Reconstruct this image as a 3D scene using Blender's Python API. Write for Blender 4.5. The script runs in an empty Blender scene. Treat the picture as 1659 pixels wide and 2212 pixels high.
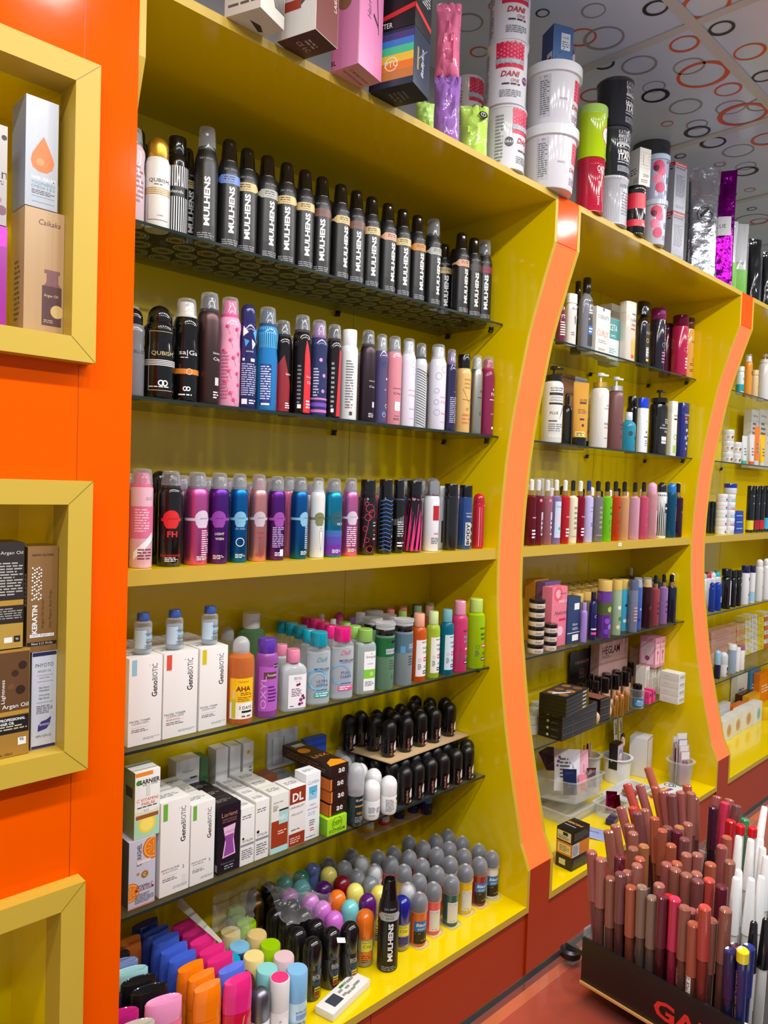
import bpy, bmesh, math, random
from mathutils import Vector, Matrix
random.seed(7)
SC = bpy.context.scene
COL = SC.collection
# ---------------------------------------------------------------- camera
FPX = 1620.94
TH, PI_, RO = math.radians(44.3276), math.radians(-2.1666), math.radians(1.9417)
CAM = Vector((0, -1.2, 1.65))
cF = Vector((math.sin(TH)*math.cos(PI_), math.cos(TH)*math.cos(PI_), math.sin(PI_)))
r0 = Vector((math.cos(TH), -math.sin(TH), 0)); u0 = r0.cross(cF)
cR = r0*math.cos(RO)+u0*math.sin(RO); cU = u0*math.cos(RO)-r0*math.sin(RO)
cd = bpy.data.cameras.new('camera'); cam = bpy.data.objects.new('camera', cd); COL.objects.link(cam)
cam.matrix_world = Matrix(((cR.x, cU.x, -cF.x, CAM.x), (cR.y, cU.y, -cF.y, CAM.y), (cR.z, cU.z, -cF.z, CAM.z), (0, 0, 0, 1)))
cd.sensor_fit = 'VERTICAL'; cd.sensor_height = 24.0; cd.lens = 24.0*FPX/2212; cd.clip_start = .02
SC.camera = cam
# ---------------------------------------------------------------- view, world, lights
SC.view_settings.view_transform = 'Standard'; SC.view_settings.look = 'None'
SC.view_settings.gamma = 1; SC.view_settings.use_curve_mapping = False
SC.view_settings.exposure = 0.0
wd = bpy.data.worlds.new('world'); SC.world = wd; wd.use_nodes = True
bg = wd.node_tree.nodes['Background']; bg.inputs[0].default_value = (.86, .92, 1, 1); bg.inputs[1].default_value = .38
LAMP_W = 6.8
def lamp(x, y, z, s, power):
    l = bpy.data.lights.new('ceiling_spot', 'AREA'); l.shape = 'SQUARE'; l.size = s; l.energy = power
    l.color = (1, .98, .95)
    o = bpy.data.objects.new('ceiling_spot', l); o.location = (x, y, z); COL.objects.link(o)
for i in range(13):
    lamp(-.9+i*.42, -.95, 2.97, .10, LAMP_W*1.15)
for i in range(9):
    lamp(-.9+i*.62, -1.9, 2.97, .12, LAMP_W*1.3)
# ---------------------------------------------------------------- pixel <-> place helpers
def ray(px, py): return cF+cR*((px-829.5)/FPX)-cU*((py-1106)/FPX)
def on(px, py, z):
    d = ray(px, py); p = CAM+d*((z-CAM.z)/d.z); return p
def ony(px, py, y):
    d = ray(px, py); return CAM+d*((y-CAM.y)/d.y)
def onx(px, py, x):
    d = ray(px, py); return CAM+d*((x-CAM.x)/d.x)
def prj(p):
    v = Vector(p)-CAM; z = v.dot(cF); return (829.5+FPX*v.dot(cR)/z, 1106-FPX*v.dot(cU)/z, z)
def atx(px, y, z):
    a = (px-829.5)/FPX; v = Vector((0, y, z))-CAM; n = cR-cF*a
    return -(v.y*n.y+v.z*n.z)/n.x
def hgt(x, y, z, pt):
    a = (1106-pt)/FPX; n = cU-cF*a; v = Vector((x, y, 0))-CAM
    return -(v.x*n.x+v.y*n.y)/n.z+CAM.z-z
def radw(w, x, y, z): return w*prj((x, y, z))[2]/FPX/2
# ---------------------------------------------------------------- materials
def lin(c):
    c = c/255.; return c/12.92 if c <= .04045 else ((c+.055)/1.055)**2.4
MC = {}
def M(c, kind='p', rough=None, bump=0):
    if isinstance(c, str): return NM[c]
    k = (tuple(c), kind, rough, bump)
    if k in MC: return MC[k]
    m = bpy.data.materials.new('%s_%d_%d_%d' % ((kind,)+tuple(int(v) for v in c))); m.use_nodes = True
    nt = m.node_tree; b = nt.nodes['Principled BSDF']; out = nt.nodes['Material Output']
    col = tuple(lin(v) for v in c)+(1,)
    b.inputs['Base Color'].default_value = col
    R = {'p': .35, 'g': .12, 'm': .34, 'k': .6, 'f': .16, 't': .08, 'c': .05, 'e': .5, 's': .3}[kind] if rough is None else rough
    b.inputs['Roughness'].default_value = R
    if kind in ('m', 'f'): b.inputs['Metallic'].default_value = .85 if kind == 'm' else 1
    if kind == 'g': b.inputs['Coat Weight'].default_value = .3
    if kind in ('t', 'c', 's'):
        tr = nt.nodes.new('ShaderNodeBsdfTransparent'); mx = nt.nodes.new('ShaderNodeMixShader')
        tr.inputs[0].default_value = tuple(min(1, .45+.55*v) for v in col[:3])+(1,) if kind != 't' else tuple(min(1, .15+.85*v**.6) for v in col[:3])+(1,)
        fr = nt.nodes.new('ShaderNodeLayerWeight'); fr.inputs[0].default_value = .35
        mr = nt.nodes.new('ShaderNodeMapRange')
        lo = {'t': .55, 'c': .12, 's': .38}[kind]
        mr.inputs['To Min'].default_value = lo; mr.inputs['To Max'].default_value = {'t': .9, 'c': .65, 's': .8}[kind]
        nt.links.new(fr.outputs['Facing'], mr.inputs['Value']); nt.links.new(mr.outputs[0], mx.inputs[0])
        nt.links.new(tr.outputs[0], mx.inputs[1]); nt.links.new(b.outputs[0], mx.inputs[2]); nt.links.new(mx.outputs[0], out.inputs[0])
    if bump or kind == 'f':
        n = nt.nodes.new('ShaderNodeTexNoise'); n.inputs['Scale'].default_value = 24 if kind == 'f' else 300
        n.inputs['Detail'].default_value = 3
        bp = nt.nodes.new('ShaderNodeBump'); bp.inputs['Strength'].default_value = .5 if kind == 'f' else bump; bp.inputs['Distance'].default_value = .01 if kind == 'f' else .002
        tc = nt.nodes.new('ShaderNodeTexCoord'); nt.links.new(tc.outputs['Object'], n.inputs['Vector'])
        nt.links.new(n.outputs[0], bp.inputs['Height']); nt.links.new(bp.outputs[0], b.inputs['Normal'])
    MC[k] = m; return m
NM = {}
def surf(name, rgb, rough=.3, coat=.0, wave=0., mott=.06, sc=3.):
    """painted board: slight mottling of the paint plus a faint waviness of the lacquer"""
    m = bpy.data.materials.new(name); m.use_nodes = True; nt = m.node_tree; b = nt.nodes['Principled BSDF']
    c = [lin(v) for v in rgb]
    tc = nt.nodes.new('ShaderNodeTexCoord'); n = nt.nodes.new('ShaderNodeTexNoise'); n.inputs['Scale'].default_value = sc; n.inputs['Detail'].default_value = 4
    cr = nt.nodes.new('ShaderNodeMix'); cr.data_type = 'RGBA'
    cr.inputs[6].default_value = tuple(v*(1-mott) for v in c)+(1,); cr.inputs[7].default_value = tuple(min(1, v*(1+mott)) for v in c)+(1,)
    nt.links.new(tc.outputs['Object'], n.inputs['Vector']); nt.links.new(n.outputs[0], cr.inputs[0]); nt.links.new(cr.outputs[2], b.inputs['Base Color'])
    b.inputs['Roughness'].default_value = rough; b.inputs['Coat Weight'].default_value = coat; b.inputs['Coat Roughness'].default_value = .05
    if wave:
        n2 = nt.nodes.new('ShaderNodeTexNoise'); n2.inputs['Scale'].default_value = 22; n2.inputs['Detail'].default_value = 2
        bp = nt.nodes.new('ShaderNodeBump'); bp.inputs['Strength'].default_value = wave; bp.inputs['Distance'].default_value = .004
        nt.links.new(tc.outputs['Object'], n2.inputs['Vector']); nt.links.new(n2.outputs[0], bp.inputs['Height'])
        nt.links.new(bp.outputs[0], b.inputs['Normal'])
    if 'gloss' in name: b.inputs['Specular IOR Level'].default_value = .22 if 'red' in name else .08
    NM[name] = m; return m
surf('yellow_board', (232, 202, 0), .16, .25, .03)
surf('yellow_edge', (192, 160, 52), .5, 0, 0, .04)
surf('orange_gloss', (232, 84, 0), .13, .0, .05, .05)
surf('red_gloss', (168, 50, 6), .38, .0, .04, .07)
surf('ceiling_white', (200, 216, 250), .22, .2, .02, .03)
surf('ceiling_bar', (196, 198, 206), .3)
surf('wall_grey', (176, 176, 182), .6)
surf('floor_tile', (170, 162, 156), .3)
surf('kraft', (196, 164, 122), .7, 0, 0, .08, 40)
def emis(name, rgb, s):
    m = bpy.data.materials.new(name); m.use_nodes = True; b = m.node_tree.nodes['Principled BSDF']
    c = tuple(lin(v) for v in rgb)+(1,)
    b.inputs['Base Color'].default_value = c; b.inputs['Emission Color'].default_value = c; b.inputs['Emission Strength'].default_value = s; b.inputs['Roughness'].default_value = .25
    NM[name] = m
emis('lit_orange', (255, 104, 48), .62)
def glassm(name, tint, lo, hi, rough=.03, col=(.02, .03, .025)):
    m = bpy.data.materials.new(name); m.use_nodes = True; nt = m.node_tree; b = nt.nodes['Principled BSDF']; out = nt.nodes['Material Output']
    b.inputs['Base Color'].default_value = tuple(col)+(1,); b.inputs['Roughness'].default_value = rough; b.inputs['Coat Weight'].default_value = .5
    tr = nt.nodes.new('ShaderNodeBsdfTransparent'); tr.inputs[0].default_value = tuple(tint)+(1,)
    mx = nt.nodes.new('ShaderNodeMixShader'); fr = nt.nodes.new('ShaderNodeLayerWeight'); fr.inputs[0].default_value = .3
    mr = nt.nodes.new('ShaderNodeMapRange'); mr.inputs['To Min'].default_value = lo; mr.inputs['To Max'].default_value = hi
    nt.links.new(fr.outputs['Facing'], mr.inputs['Value']); nt.links.new(mr.outputs[0], mx.inputs[0])
    nt.links.new(tr.outputs[0], mx.inputs[1]); nt.links.new(b.outputs[0], mx.inputs[2]); nt.links.new(mx.outputs[0], out.inputs[0])
    NM[name] = m
glassm('shelf_glass', (.88, .90, .87), .06, .22, .03, (.16, .18, .15))
glassm('glass_edge', (.25, .35, .3), .7, .95, .08, (.02, .035, .03))
glassm('counter_glass', (.93, .95, .94), .04, .22, .02, (.15, .15, .15))
glassm('film', (.95, .95, .94), .05, .4, .08, (.7, .7, .7))
glassm('clear', (.95, .96, .97), .10, .6, .06, (.72, .74, .77))
glassm('frost', (.85, .85, .86), .42, .8, .25, (.75, .76, .78))
glassm('hood', (.9, .91, .92), .16, .75, .05, (.55, .56, .58))
# ---------------------------------------------------------------- meshes
MESH = {}
def cached(key, fn):
    key = repr(key)
    if key not in MESH: MESH[key] = fn()
    return MESH[key]
def finish(bm, name, smooth=True, ang=35, nm=1):
    me = bpy.data.meshes.new(name); bmesh.ops.recalc_face_normals(bm, faces=bm.faces)
    for f in bm.faces: f.smooth = smooth
    bm.to_mesh(me); bm.free()
    if smooth: me.set_sharp_from_angle(angle=math.radians(ang))
    for i in range(nm): me.materials.append(None)
    return me
def lathe(prof, n=24, sx=1., sy=1., e=2., name='lathe', slant=0, twist=0):
    """profile of (r,z); sx,sy stretch, e super-ellipse exponent; closed at both ends"""
    def mk():
        bm = bmesh.new(); rings = []
        for r, z in prof:
            ring = []
            for i in range(n):
                a = 2*math.pi*(i+.5)/n; c, s = math.cos(a), math.sin(a)
                if e != 2: q = (abs(c)**e+abs(s)**e)**(-1./e); c *= q; s *= q
                ring.append(bm.verts.new((r*c*sx, r*s*sy, z+slant*r*c*sx*(1 if z > .7*prof[-1][1] else 0))))
            rings.append(ring)
        for a, b in zip(rings, rings[1:]):
            for i in range(n):
                j = (i+1) % n
                bm.faces.new((a[i], a[j], b[j], b[i]))
        bm.faces.new(list(reversed(rings[0]))); bm.faces.new(rings[-1])
        return finish(bm, name)
    return cached(('lathe', [(round(a, 5), round(b, 5)) for a, b in prof], n, sx, sy, e, slant), mk)
def boxm(w, d, h, bev=.0006, taper=0):
    """box standing on z=0, centred in x,y"""
    def mk():
        bm = bmesh.new()
        v = [bm.verts.new((x*w/2*(1-taper*(z > 0)), y*d/2*(1-taper*(z > 0)), z)) for z in (0, h) for x, y in ((-1, -1), (1, -1), (1, 1), (-1, 1))]
        for f in ((3, 2, 1, 0), (4, 5, 6, 7), (0, 1, 5, 4), (1, 2, 6, 5), (2, 3, 7, 6), (3, 0, 4, 7)): bm.faces.new([v[i] for i in f])
        if bev: bmesh.ops.bevel(bm, geom=list(bm.edges), offset=bev, segments=2, affect='EDGES', profile=.7)
        return finish(bm, 'box', smooth=bool(bev), ang=50)
    return cached(('box', round(w, 4), round(d, 4), round(h, 4), bev, taper), mk)
def slab(x0, x1, y0, y1, z0, z1, bm=None, mi=0):
    own = bm is None
    if own: bm = bmesh.new()
    v = [bm.verts.new((x, y, z)) for z in (z0, z1) for x, y in ((x0, y0), (x1, y0), (x1, y1), (x0, y1))]
    for f in ((3, 2, 1, 0), (4, 5, 6, 7), (0, 1, 5, 4), (1, 2, 6, 5), (2, 3, 7, 6), (3, 0, 4, 7)):
        bm.faces.new([v[i] for i in f]).material_index = mi
    if own: return finish(bm, 'slab', False)
TXT = {}
def textmesh(s, size, shear=0, bold=0.):
    k = (s, size, shear, bold)
    if k in TXT: return TXT[k]
    cu = bpy.data.curves.new('t', 'FONT'); cu.body = s; cu.size = 1; cu.align_x = 'CENTER'; cu.align_y = 'CENTER'; cu.resolution_u = 2; cu.shear = shear; cu.offset = bold
    o = bpy.data.objects.new('t', cu); COL.objects.link(o)
    dg = bpy.context.evaluated_depsgraph_get(); dg.update(); me = bpy.data.meshes.new_from_object(o.evaluated_get(dg))
    vs = [(v.co.x, v.co.y) for v in me.vertices]; fs = [tuple(p.vertices) for p in me.polygons]
    bpy.data.objects.remove(o); bpy.data.curves.remove(cu); bpy.data.meshes.remove(me)
    if vs:
        x0 = min(v[0] for v in vs); x1 = max(v[0] for v in vs); y0 = min(v[1] for v in vs); y1 = max(v[1] for v in vs)
        vs = [((x-(x0+x1)/2)*size, (y-(y0+y1)/2)*size) for x, y in vs]
        TXT[k] = (vs, fs, (x1-x0)*size, (y1-y0)*size)
    else: TXT[k] = ([], [], 0, 0)
    return TXT[k]
# decals: ('t',text,u,v,height,color,{opts}) ('r',u0,v0,u1,v1,color) ('l',u0,v0,u1,v1,rows,color) ('c',u,v,r,color) ('o',u,v,r,thick,color) ('p',[(u,v)...],color)
def decalmesh(decals, mapf, cut=None, clip=None):
    bm = bmesh.new(); mats = []
    def mi(c):
        c = c if isinstance(c, str) else tuple(c)
        if c not in mats: mats.append(c)
        return mats.index(c)
    rnd = random.Random(3)
    for i, d in enumerate(decals):
        eps = .00012+.00002*i; k = d[0]; tmp = bmesh.new(); m = 0
        if k == 't':
            s, u, v, hh, c = d[1:6]; o = d[6] if len(d) > 6 else {}
            vs, fs, w, h = textmesh(s, 1., o.get('sh', 0), o.get('b', .0)); m = mi(c)
            if not vs: tmp.free(); continue
            sc = hh/h; su = o['w']/w if 'w' in o else sc
            if o.get('v'): vv = [tmp.verts.new((u-y*sc, v+x*su, 0)) for x, y in vs]
            elif o.get('rot'):
                ca, sa = math.cos(o['rot']), math.sin(o['rot']); vv = [tmp.verts.new((u+x*su*ca-y*sc*sa, v+x*su*sa+y*sc*ca, 0)) for x, y in vs]
            else: vv = [tmp.verts.new((u+x*su, v+y*sc, 0)) for x, y in vs]
            for f in fs:
                try: tmp.faces.new([vv[j] for j in f])
                except ValueError: pass
        elif k == 'r':
            u0_, v0, u1, v1, c = d[1:6]; m = mi(c)
            tmp.faces.new([tmp.verts.new(p+(0,)) for p in ((u0_, v0), (u1, v0), (u1, v1), (u0_, v1))])
        elif k == 'p':
            m = mi(d[2]); tmp.faces.new([tmp.verts.new((a, b, 0)) for a, b in d[1]])
        elif k == 'l':
            u0_, v0, u1, v1, rows, c = d[1:7]; m = mi(c); st = max(1e-4, abs(v1-v0)/rows)
            for r in range(rows):
                u = u0_; vv = v1-st*(r+.5); end = u1-(rnd.random()*.35*(u1-u0_) if r == rows-1 or rnd.random() < .3 else 0)
                while u < end-.0005:
                    w = min(end-u, st*rnd.uniform(1., 3.5)); tmp.faces.new([tmp.verts.new((a, b, 0)) for a, b in ((u, vv-st*.24), (u+w, vv-st*.24), (u+w, vv+st*.24), (u, vv+st*.24))]); u += w+st*.45
        elif k == 'c':
            u, v, r, c = d[1:5]; m = mi(c); ry = d[5] if len(d) > 5 else r
            tmp.faces.new([tmp.verts.new((u+r*math.cos(a*math.pi/10), v+ry*math.sin(a*math.pi/10), 0)) for a in range(20)])
        elif k == 'o':
            u, v, r, th, c = d[1:6]; m = mi(c); A = []; B = []
            for a in range(24):
                q = a*math.pi/12; A.append(tmp.verts.new((u+r*math.cos(q), v+r*math.sin(q), 0))); B.append(tmp.verts.new((u+(r-th)*math.cos(q), v+(r-th)*math.sin(q), 0)))
            for a in range(24): tmp.faces.new((A[a], A[(a+1) % 24], B[(a+1) % 24], B[a]))
        if clip:
            for co, no in (((clip[0], 0, 0), (-1, 0, 0)), ((clip[2], 0, 0), (1, 0, 0)), ((0, clip[1], 0), (0, -1, 0)), ((0, clip[3], 0), (0, 1, 0))):
                if tmp.verts: bmesh.ops.bisect_plane(tmp, geom=list(tmp.verts)+list(tmp.edges)+list(tmp.faces), plane_co=co, plane_no=no, clear_outer=True, dist=1e-7)
        if cut:
            cu, cv = cut
            xs = [v.co.x for v in tmp.verts]; ys = [v.co.y for v in tmp.verts]
            for ax, stp, arr in ((0, cu, xs), (1, cv, ys)):
                if not stp or not arr: continue
                a = math.ceil(min(arr)/stp)
                while a*stp < max(arr):
                    co = (a*stp, 0, 0) if ax == 0 else (0, a*stp, 0); no = (1, 0, 0) if ax == 0 else (0, 1, 0)
                    bmesh.ops.bisect_plane(tmp, geom=list(tmp.verts)+list(tmp.edges)+list(tmp.faces), plane_co=co, plane_no=no, dist=1e-7); a += 1
        mp = {}
        for v in tmp.verts: mp[v] = bm.verts.new(mapf(v.co.x, v.co.y, eps))
        for f in tmp.faces:
            try: bm.faces.new([mp[v] for v in f.verts]).material_index = m
            except ValueError: pass
        tmp.free()
    me = bpy.data.meshes.new('print'); bm.to_mesh(me); bm.free()
    for c in mats: me.materials.append(M(c) if isinstance(c, str) else M(c, 'p', .4))
    return me
def prof_r(prof, z):
    for (r0_, z0), (r1, z1) in zip(prof, prof[1:]):
        if z0 <= z <= z1 and z1 > z0: return r0_+(r1-r0_)*(z-z0)/(z1-z0)
    return prof[-1][0]
def lathe_decals(decals, prof, sx=1., sy=1., e=2.):
    """u is arc length around the front (-y) of the lathe"""
    def mk():
        rm = max(r for r, z in prof)
        if sx == sy == 1 and e == 2:
            def mf(u, v, ep):
                r = prof_r(prof, v)+ep+.0002; a = u/rm; return (r*math.sin(a), -r*math.cos(a), v)
            return decalmesh(decals, mf, (rm*.22, rm*.5 if len(prof) > 6 else None))
        def mf(u, v, ep):
            r = prof_r(prof, v); X = r*sx; t = max(-.97, min(.97, u/X)); return (t*X, -(r*sy*(1-abs(t)**e)**(1/e))-ep-.0003, v)
        return decalmesh(decals, mf, (rm*sx*.2, None))
    return cached(('ld', decals, prof, sx, sy, e), mk)
def box_decals(decals, w, d, h, face):
    def mk():
        if face == 'F': mf = lambda u, v, ep: (u, -d/2-ep, v)
        elif face == 'L': mf = lambda u, v, ep: (-w/2-ep, -u, v)
        elif face == 'T': mf = lambda u, v, ep: (u, v, h+ep)
        elif face == 'B': mf = lambda u, v, ep: (u, v, -ep)
        elif face == 'R': mf = lambda u, v, ep: (w/2+ep, u, v)
        m_ = .0008; U = {'F': w, 'L': d, 'R': d, 'T': w, 'B': w}[face]/2-m_
        return decalmesh(decals, mf, None, (-U, m_, U, h-m_) if face in 'FLR' else (-U, -d/2+m_, U, d/2-m_))
    return cached(('bd', decals, round(w, 4), round(d, 4), round(h, 4), face), mk)
# ---------------------------------------------------------------- objects
def obj(name, me, mat=None, parent=None, loc=None, rot=None, label=None):
    o = bpy.data.objects.new(name, me); COL.objects.link(o)
    if mat is not None:
        mats = mat if isinstance(mat, (list, tuple)) and not isinstance(mat[0], (int, float)) else [mat]
        for i, m in enumerate(mats):
            m = M(m) if isinstance(m, (str, tuple)) else m
            if i < len(o.material_slots): o.material_slots[i].link = 'OBJECT'; o.material_slots[i].material = m
    if parent: o.parent = parent
    if loc: o.location = loc
    if rot: o.rotation_euler = rot
    if label: o['label'] = label
    return o
def tag(o, label=None, cat=None, group=None, kind=None):
    if label: o['label'] = label
    if cat: o['category'] = cat
    if group: o['group'] = group
    if kind: o['kind'] = kind
    return o
def thing(name, label, cat, loc=(0, 0, 0), rz=0, group=None, rot=None):
    o = bpy.data.objects.new(name, None); COL.objects.link(o); o.empty_display_size = .02
    o.location = loc; o.rotation_euler = rot or (0, 0, rz); return tag(o, label, cat, group)
def dup(root, loc, rz=None, label=None, group=None):
    r = root.copy(); COL.objects.link(r); r.location = loc
    if rz is not None: r.rotation_euler = (0, 0, rz)
    if label: r['label'] = label
    if group: r['group'] = group
    for ch in list(root.children):
        c = ch.copy(); COL.objects.link(c); c.parent = r
        for g in list(ch.children):
            q = g.copy(); COL.objects.link(q); q.parent = c
    return r
def struct(name, me, mat): return tag(obj(name, me, mat), kind='structure')
ORD = ['leftmost', 'second', 'third', 'fourth', 'fifth', 'sixth', 'seventh', 'eighth', 'ninth', 'tenth', 'eleventh', 'twelfth', 'thirteenth', 'fourteenth', 'fifteenth', 'sixteenth', 'seventeenth', 'eighteenth', 'nineteenth', 'twentieth', 'twenty-first', 'twenty-second', 'twenty-third', 'twenty-fourth', 'twenty-fifth', 'twenty-sixth']
def nth(i): return 'leftmost' if i == 0 else ORD[i]+' from left'
# ================================================================ THE SETTING
ZC, Z1, Z2, ZM, Z4, Z5, ZB = 2.472, 2.132, 1.802, 1.468, 1.112, .782, .446
GF, YB = .165, .42            # front of the glass shelves, back panel
CEIL = 3.0
PROF = [(-.0, .426), (0, .55), (.029, .618), (.069, .779), (.103, .944), (.133, 1.136), (.147, 1.265), (.152, 1.36), (.153, 1.45), (.150, 1.58), (.138, 1.723), (.127, 1.82), (.108, 1.933), (.076, 2.089), (.047, 2.199), (0, 2.34), (0, ZC)]
def smoothprof():
    zs = [p[1] for p in PROF]; out = []
    for i in range(len(PROF)-1):
        (y0, z0), (y1, z1) = PROF[i], PROF[i+1]; n = 1 if i in (0, len(PROF)-2) else 3
        for k in range(n): out.append((y0+(y1-y0)*k/n, z0+(z1-z0)*k/n))
    out.append(PROF[-1])
    for _ in range(3):
        q = list(out)
        for i in range(1, len(out)-1):
            if .56 < out[i][1] < 2.33: q[i] = ((out[i-1][0]+2*out[i][0]+out[i+1][0])/4, out[i][1])
        out = q
    return out
SP = smoothprof()
def sidepanel(x0, x1, back=YB, dy=0, edge=.0):
    """curved-front board; face 1 material on the front edge"""
    bm = bmesh.new(); L = [bm.verts.new((x0, y+dy, z)) for y, z in SP]; R = [bm.verts.new((x1, y+dy, z)) for y, z in SP]
    LB = [bm.verts.new((x0, back, z)) for y, z in SP]; RB = [bm.verts.new((x1, back, z)) for y, z in SP]
    n = len(SP)
    for i in range(n-1):
        bm.faces.new((L[i], R[i], R[i+1], L[i+1])).material_index = 1
        bm.faces.new((LB[i], L[i], L[i+1], LB[i+1])); bm.faces.new((R[i], RB[i], RB[i+1], R[i+1])); bm.faces.new((RB[i], LB[i], LB[i+1], RB[i+1]))
    bm.faces.new((L[0], LB[0], RB[0], R[0])); bm.faces.new((L[-1], R[-1], RB[-1], LB[-1]))
    return finish(bm, 'side', False, nm=2)
X1, X2, X2R, X3, X3R, X4 = .574, 1.811, 1.917, 3.150, 3.268, 4.80
YT = .012
struct('floor', slab(-3, 8, -4, .6, -.05, 0), 'floor_tile')
struct('wall_back', slab(-3, 8, .50, .56, 0, CEIL), 'wall_grey')
# ceiling with printed rings
def ceiling():
    bm = bmesh.new(); slab(-3, 9, -4, .5, CEIL, CEIL+.05, bm, 0)
    def ring(x, y, r, th, m, k=0):
        A = []; B = []
        for a in range(32):
            q = a*math.pi/16; off = th*.25*math.cos(q+x*7)
            A.append(bm.verts.new((x+r*math.cos(q), y+r*math.sin(q), CEIL-.0006-.0003*k))); B.append(bm.verts.new((x+(r-th+off)*math.cos(q), y+(r-th+off)*math.sin(q), CEIL-.0006-.0003*k)))
        for a in range(32): bm.faces.new((A[a], A[(a+1) % 32], B[(a+1) % 32], B[a])).material_index = m
    G, K, O = 1, 2, 3
    rings = [(1171.8, 28, 15, K), (1282, 23, 26, G), (1416, 17, 27, K), (1304.5, 83, 43, G), (1255, 81, 33, O), (1305, 138, 22, K), (1478.5, 95, 31, O), (1381, 141, 37, G), (1519, 161, 54, O), (1489, 143.5, 33, G), (1343.6, 186, 14, O), (1416, 206, 29, K), (1413, 187.5, 24, G), (1573, 193, 28, O), (1481, 230, 34, G), (1604, 247, 50, O), (1578.6, 232, 31, G), (1441.5, 267, 12.5, O), (1506, 284.4, 27, K), (1505.6, 269, 22, G), (1539.8, 308, 27, K), (1594.6, 326, 32, G), (1469.6, 337, 12, K), (1555, 355, 12, O), (1611.5, 370, 25, K), (1611.5, 358.7, 21, G), (1620, 410, 11, O), (1559, 60.6, 27, K), (1620, 111.6, 33, O), (1650, 164, 24, K), (1525, 10, 51, O), (1283, 206, 29, O), (1573, 421, 18, O), (1624, 451, 10, K), (1624, 475, 36, G), (1640, 478, 18, O), (1011, 49, 33, G), (1035, 112, 20, O), (1100, 150, 20, K), (1439, 316, 10, K), (1075, 12, 20, O), (1205, 140, 22, G), (1645, 225, 30, G), (1655, 300, 30, O)]
    for k, (px, py, rp, m) in enumerate(rings):
        p = on(px, py, CEIL); d = prj(p)[2]; r = rp*d/FPX*1.0
        ring(p.x, p.y, r, r*(.24 if m == K else .13 if m == G else .17), m, k % 4+(0 if m == G else 1))
    rr = random.Random(5)
    for i in range(70):   # the same print goes on over the rest of the ceiling
        x = rr.uniform(-1.6, 1.1); y = rr.uniform(-3, .3); ring(x, y, rr.choice((.035, .06, .09)), .012, rr.choice((G, K, O)))
    for i in range(60):
        x = rr.uniform(3.6, 8); y = rr.uniform(-3, .3); ring(x, y, rr.choice((.035, .06, .09)), .012, rr.choice((G, K, O)))
    return finish(bm, 'ceiling', False, nm=4)
struct('ceiling', ceiling(), ['ceiling_white', M((150, 150, 156)), M((16, 18, 26)), M((214, 84, 36))])
bm = bmesh.new()
kc = (CEIL-1.65)/1.14
for k in range(-6, 9): slab((1.81+.605*k)*kc-.016, (1.81+.605*k)*kc+.016, -4, .5, CEIL-.004, CEIL, bm)
for k in range(-4, 3): slab(-3, 9, (.838+.605*k)*kc-1.2-.016, (.838+.605*k)*kc-1.2+.016, CEIL-.0045, CEIL-.0002, bm)
struct('trim_1', finish(bm, 'grid', False), 'ceiling_bar')
# orange wall to the left with three niches
NX = .462; NICH = [(1.860, 2.244), (1.214, 1.601), (.560, .957)]
bm = bmesh.new()
slab(NX, X1, 0, .03, .0, CEIL, bm)
slab(X1-.012, X1, .03, YB, 0, CEIL, bm)
zs = [0]+[v for a, b in reversed(NICH) for v in (a, b)]+[CEIL]
for a, b in zip(zs[::2], zs[1::2]): slab(-1.2, NX, 0, .03, a+(.0012 if a else 0), b-(.0012 if b < 2.6 else 0), bm)
struct('wall_left', finish(bm, 'wall', False), 'orange_gloss')
for n, (a, b) in enumerate(NICH):
    bm = bmesh.new(); x0, x1, t = -.5, NX, .001
    y1 = .19
    slab(x0, x1, y1, y1+.012, a, b, bm); slab(x1-.001, x1+.011, .0301, y1, a-.01, b+.01, bm); slab(x0-.01, x0, .0301, y1, a-.01, b+.01, bm)
    slab(x0, x1-.001, 0.0301, y1, a-.012, a, bm); slab(x0, x1-.001, 0.0301, y1, b, b+.012, bm)
    struct('trim_%d' % (2+n*2), finish(bm, 'niche', False), 'yellow_board')
    # mitred picture-frame front
    bm = bmesh.new(); w = .037; O_ = [(x0-w, a-w), (x1+w, a-w), (x1+w, b+w), (x0-w, b+w)]; I_ = [(x0, a), (x1-.001, a), (x1-.001, b), (x0, b)]
    of = [bm.verts.new((x, -.03, z)) for x, z in O_]; inf = [bm.verts.new((x, -.03, z)) for x, z in I_]; ob = [bm.verts.new((x, 0, z)) for x, z in O_]; ib = [bm.verts.new((x, .0301, z)) for x, z in I_]
    for i in range(4):
        j = (i+1) % 4
        bm.faces.new((of[i], of[j], inf[j], inf[i])); bm.faces.new((of[j], of[i], ob[i], ob[j])); bm.faces.new((inf[i], inf[j], ib[j], ib[i]))
    # dark mitre joints
    for (ax, az), (bx_, bz) in ((O_[1], I_[1]), (O_[2], I_[2])):
        dx, dz = bx_-ax, bz-az; L_ = math.hypot(dx, dz); nx, nz = -dz/L_*.0005, dx/L_*.0005
        bm.faces.new([bm.verts.new((x, -.0302, z)) for x, z in ((ax+nx, az+nz), (ax-nx, az-nz), (bx_-nx, bz-nz), (bx_+nx, bz+nz))]).material_index = 1
    struct('trim_%d' % (3+n*2), finish(bm, 'frame', False, nm=2), ['yellow_edge', M((120, 100, 20))])
bm = bmesh.new(); slab(.4845, .4852, -.0004, .001, .0, CEIL, bm); struct('trim_8', finish(bm, 'seam', False), M((150, 50, 8)))
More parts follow.
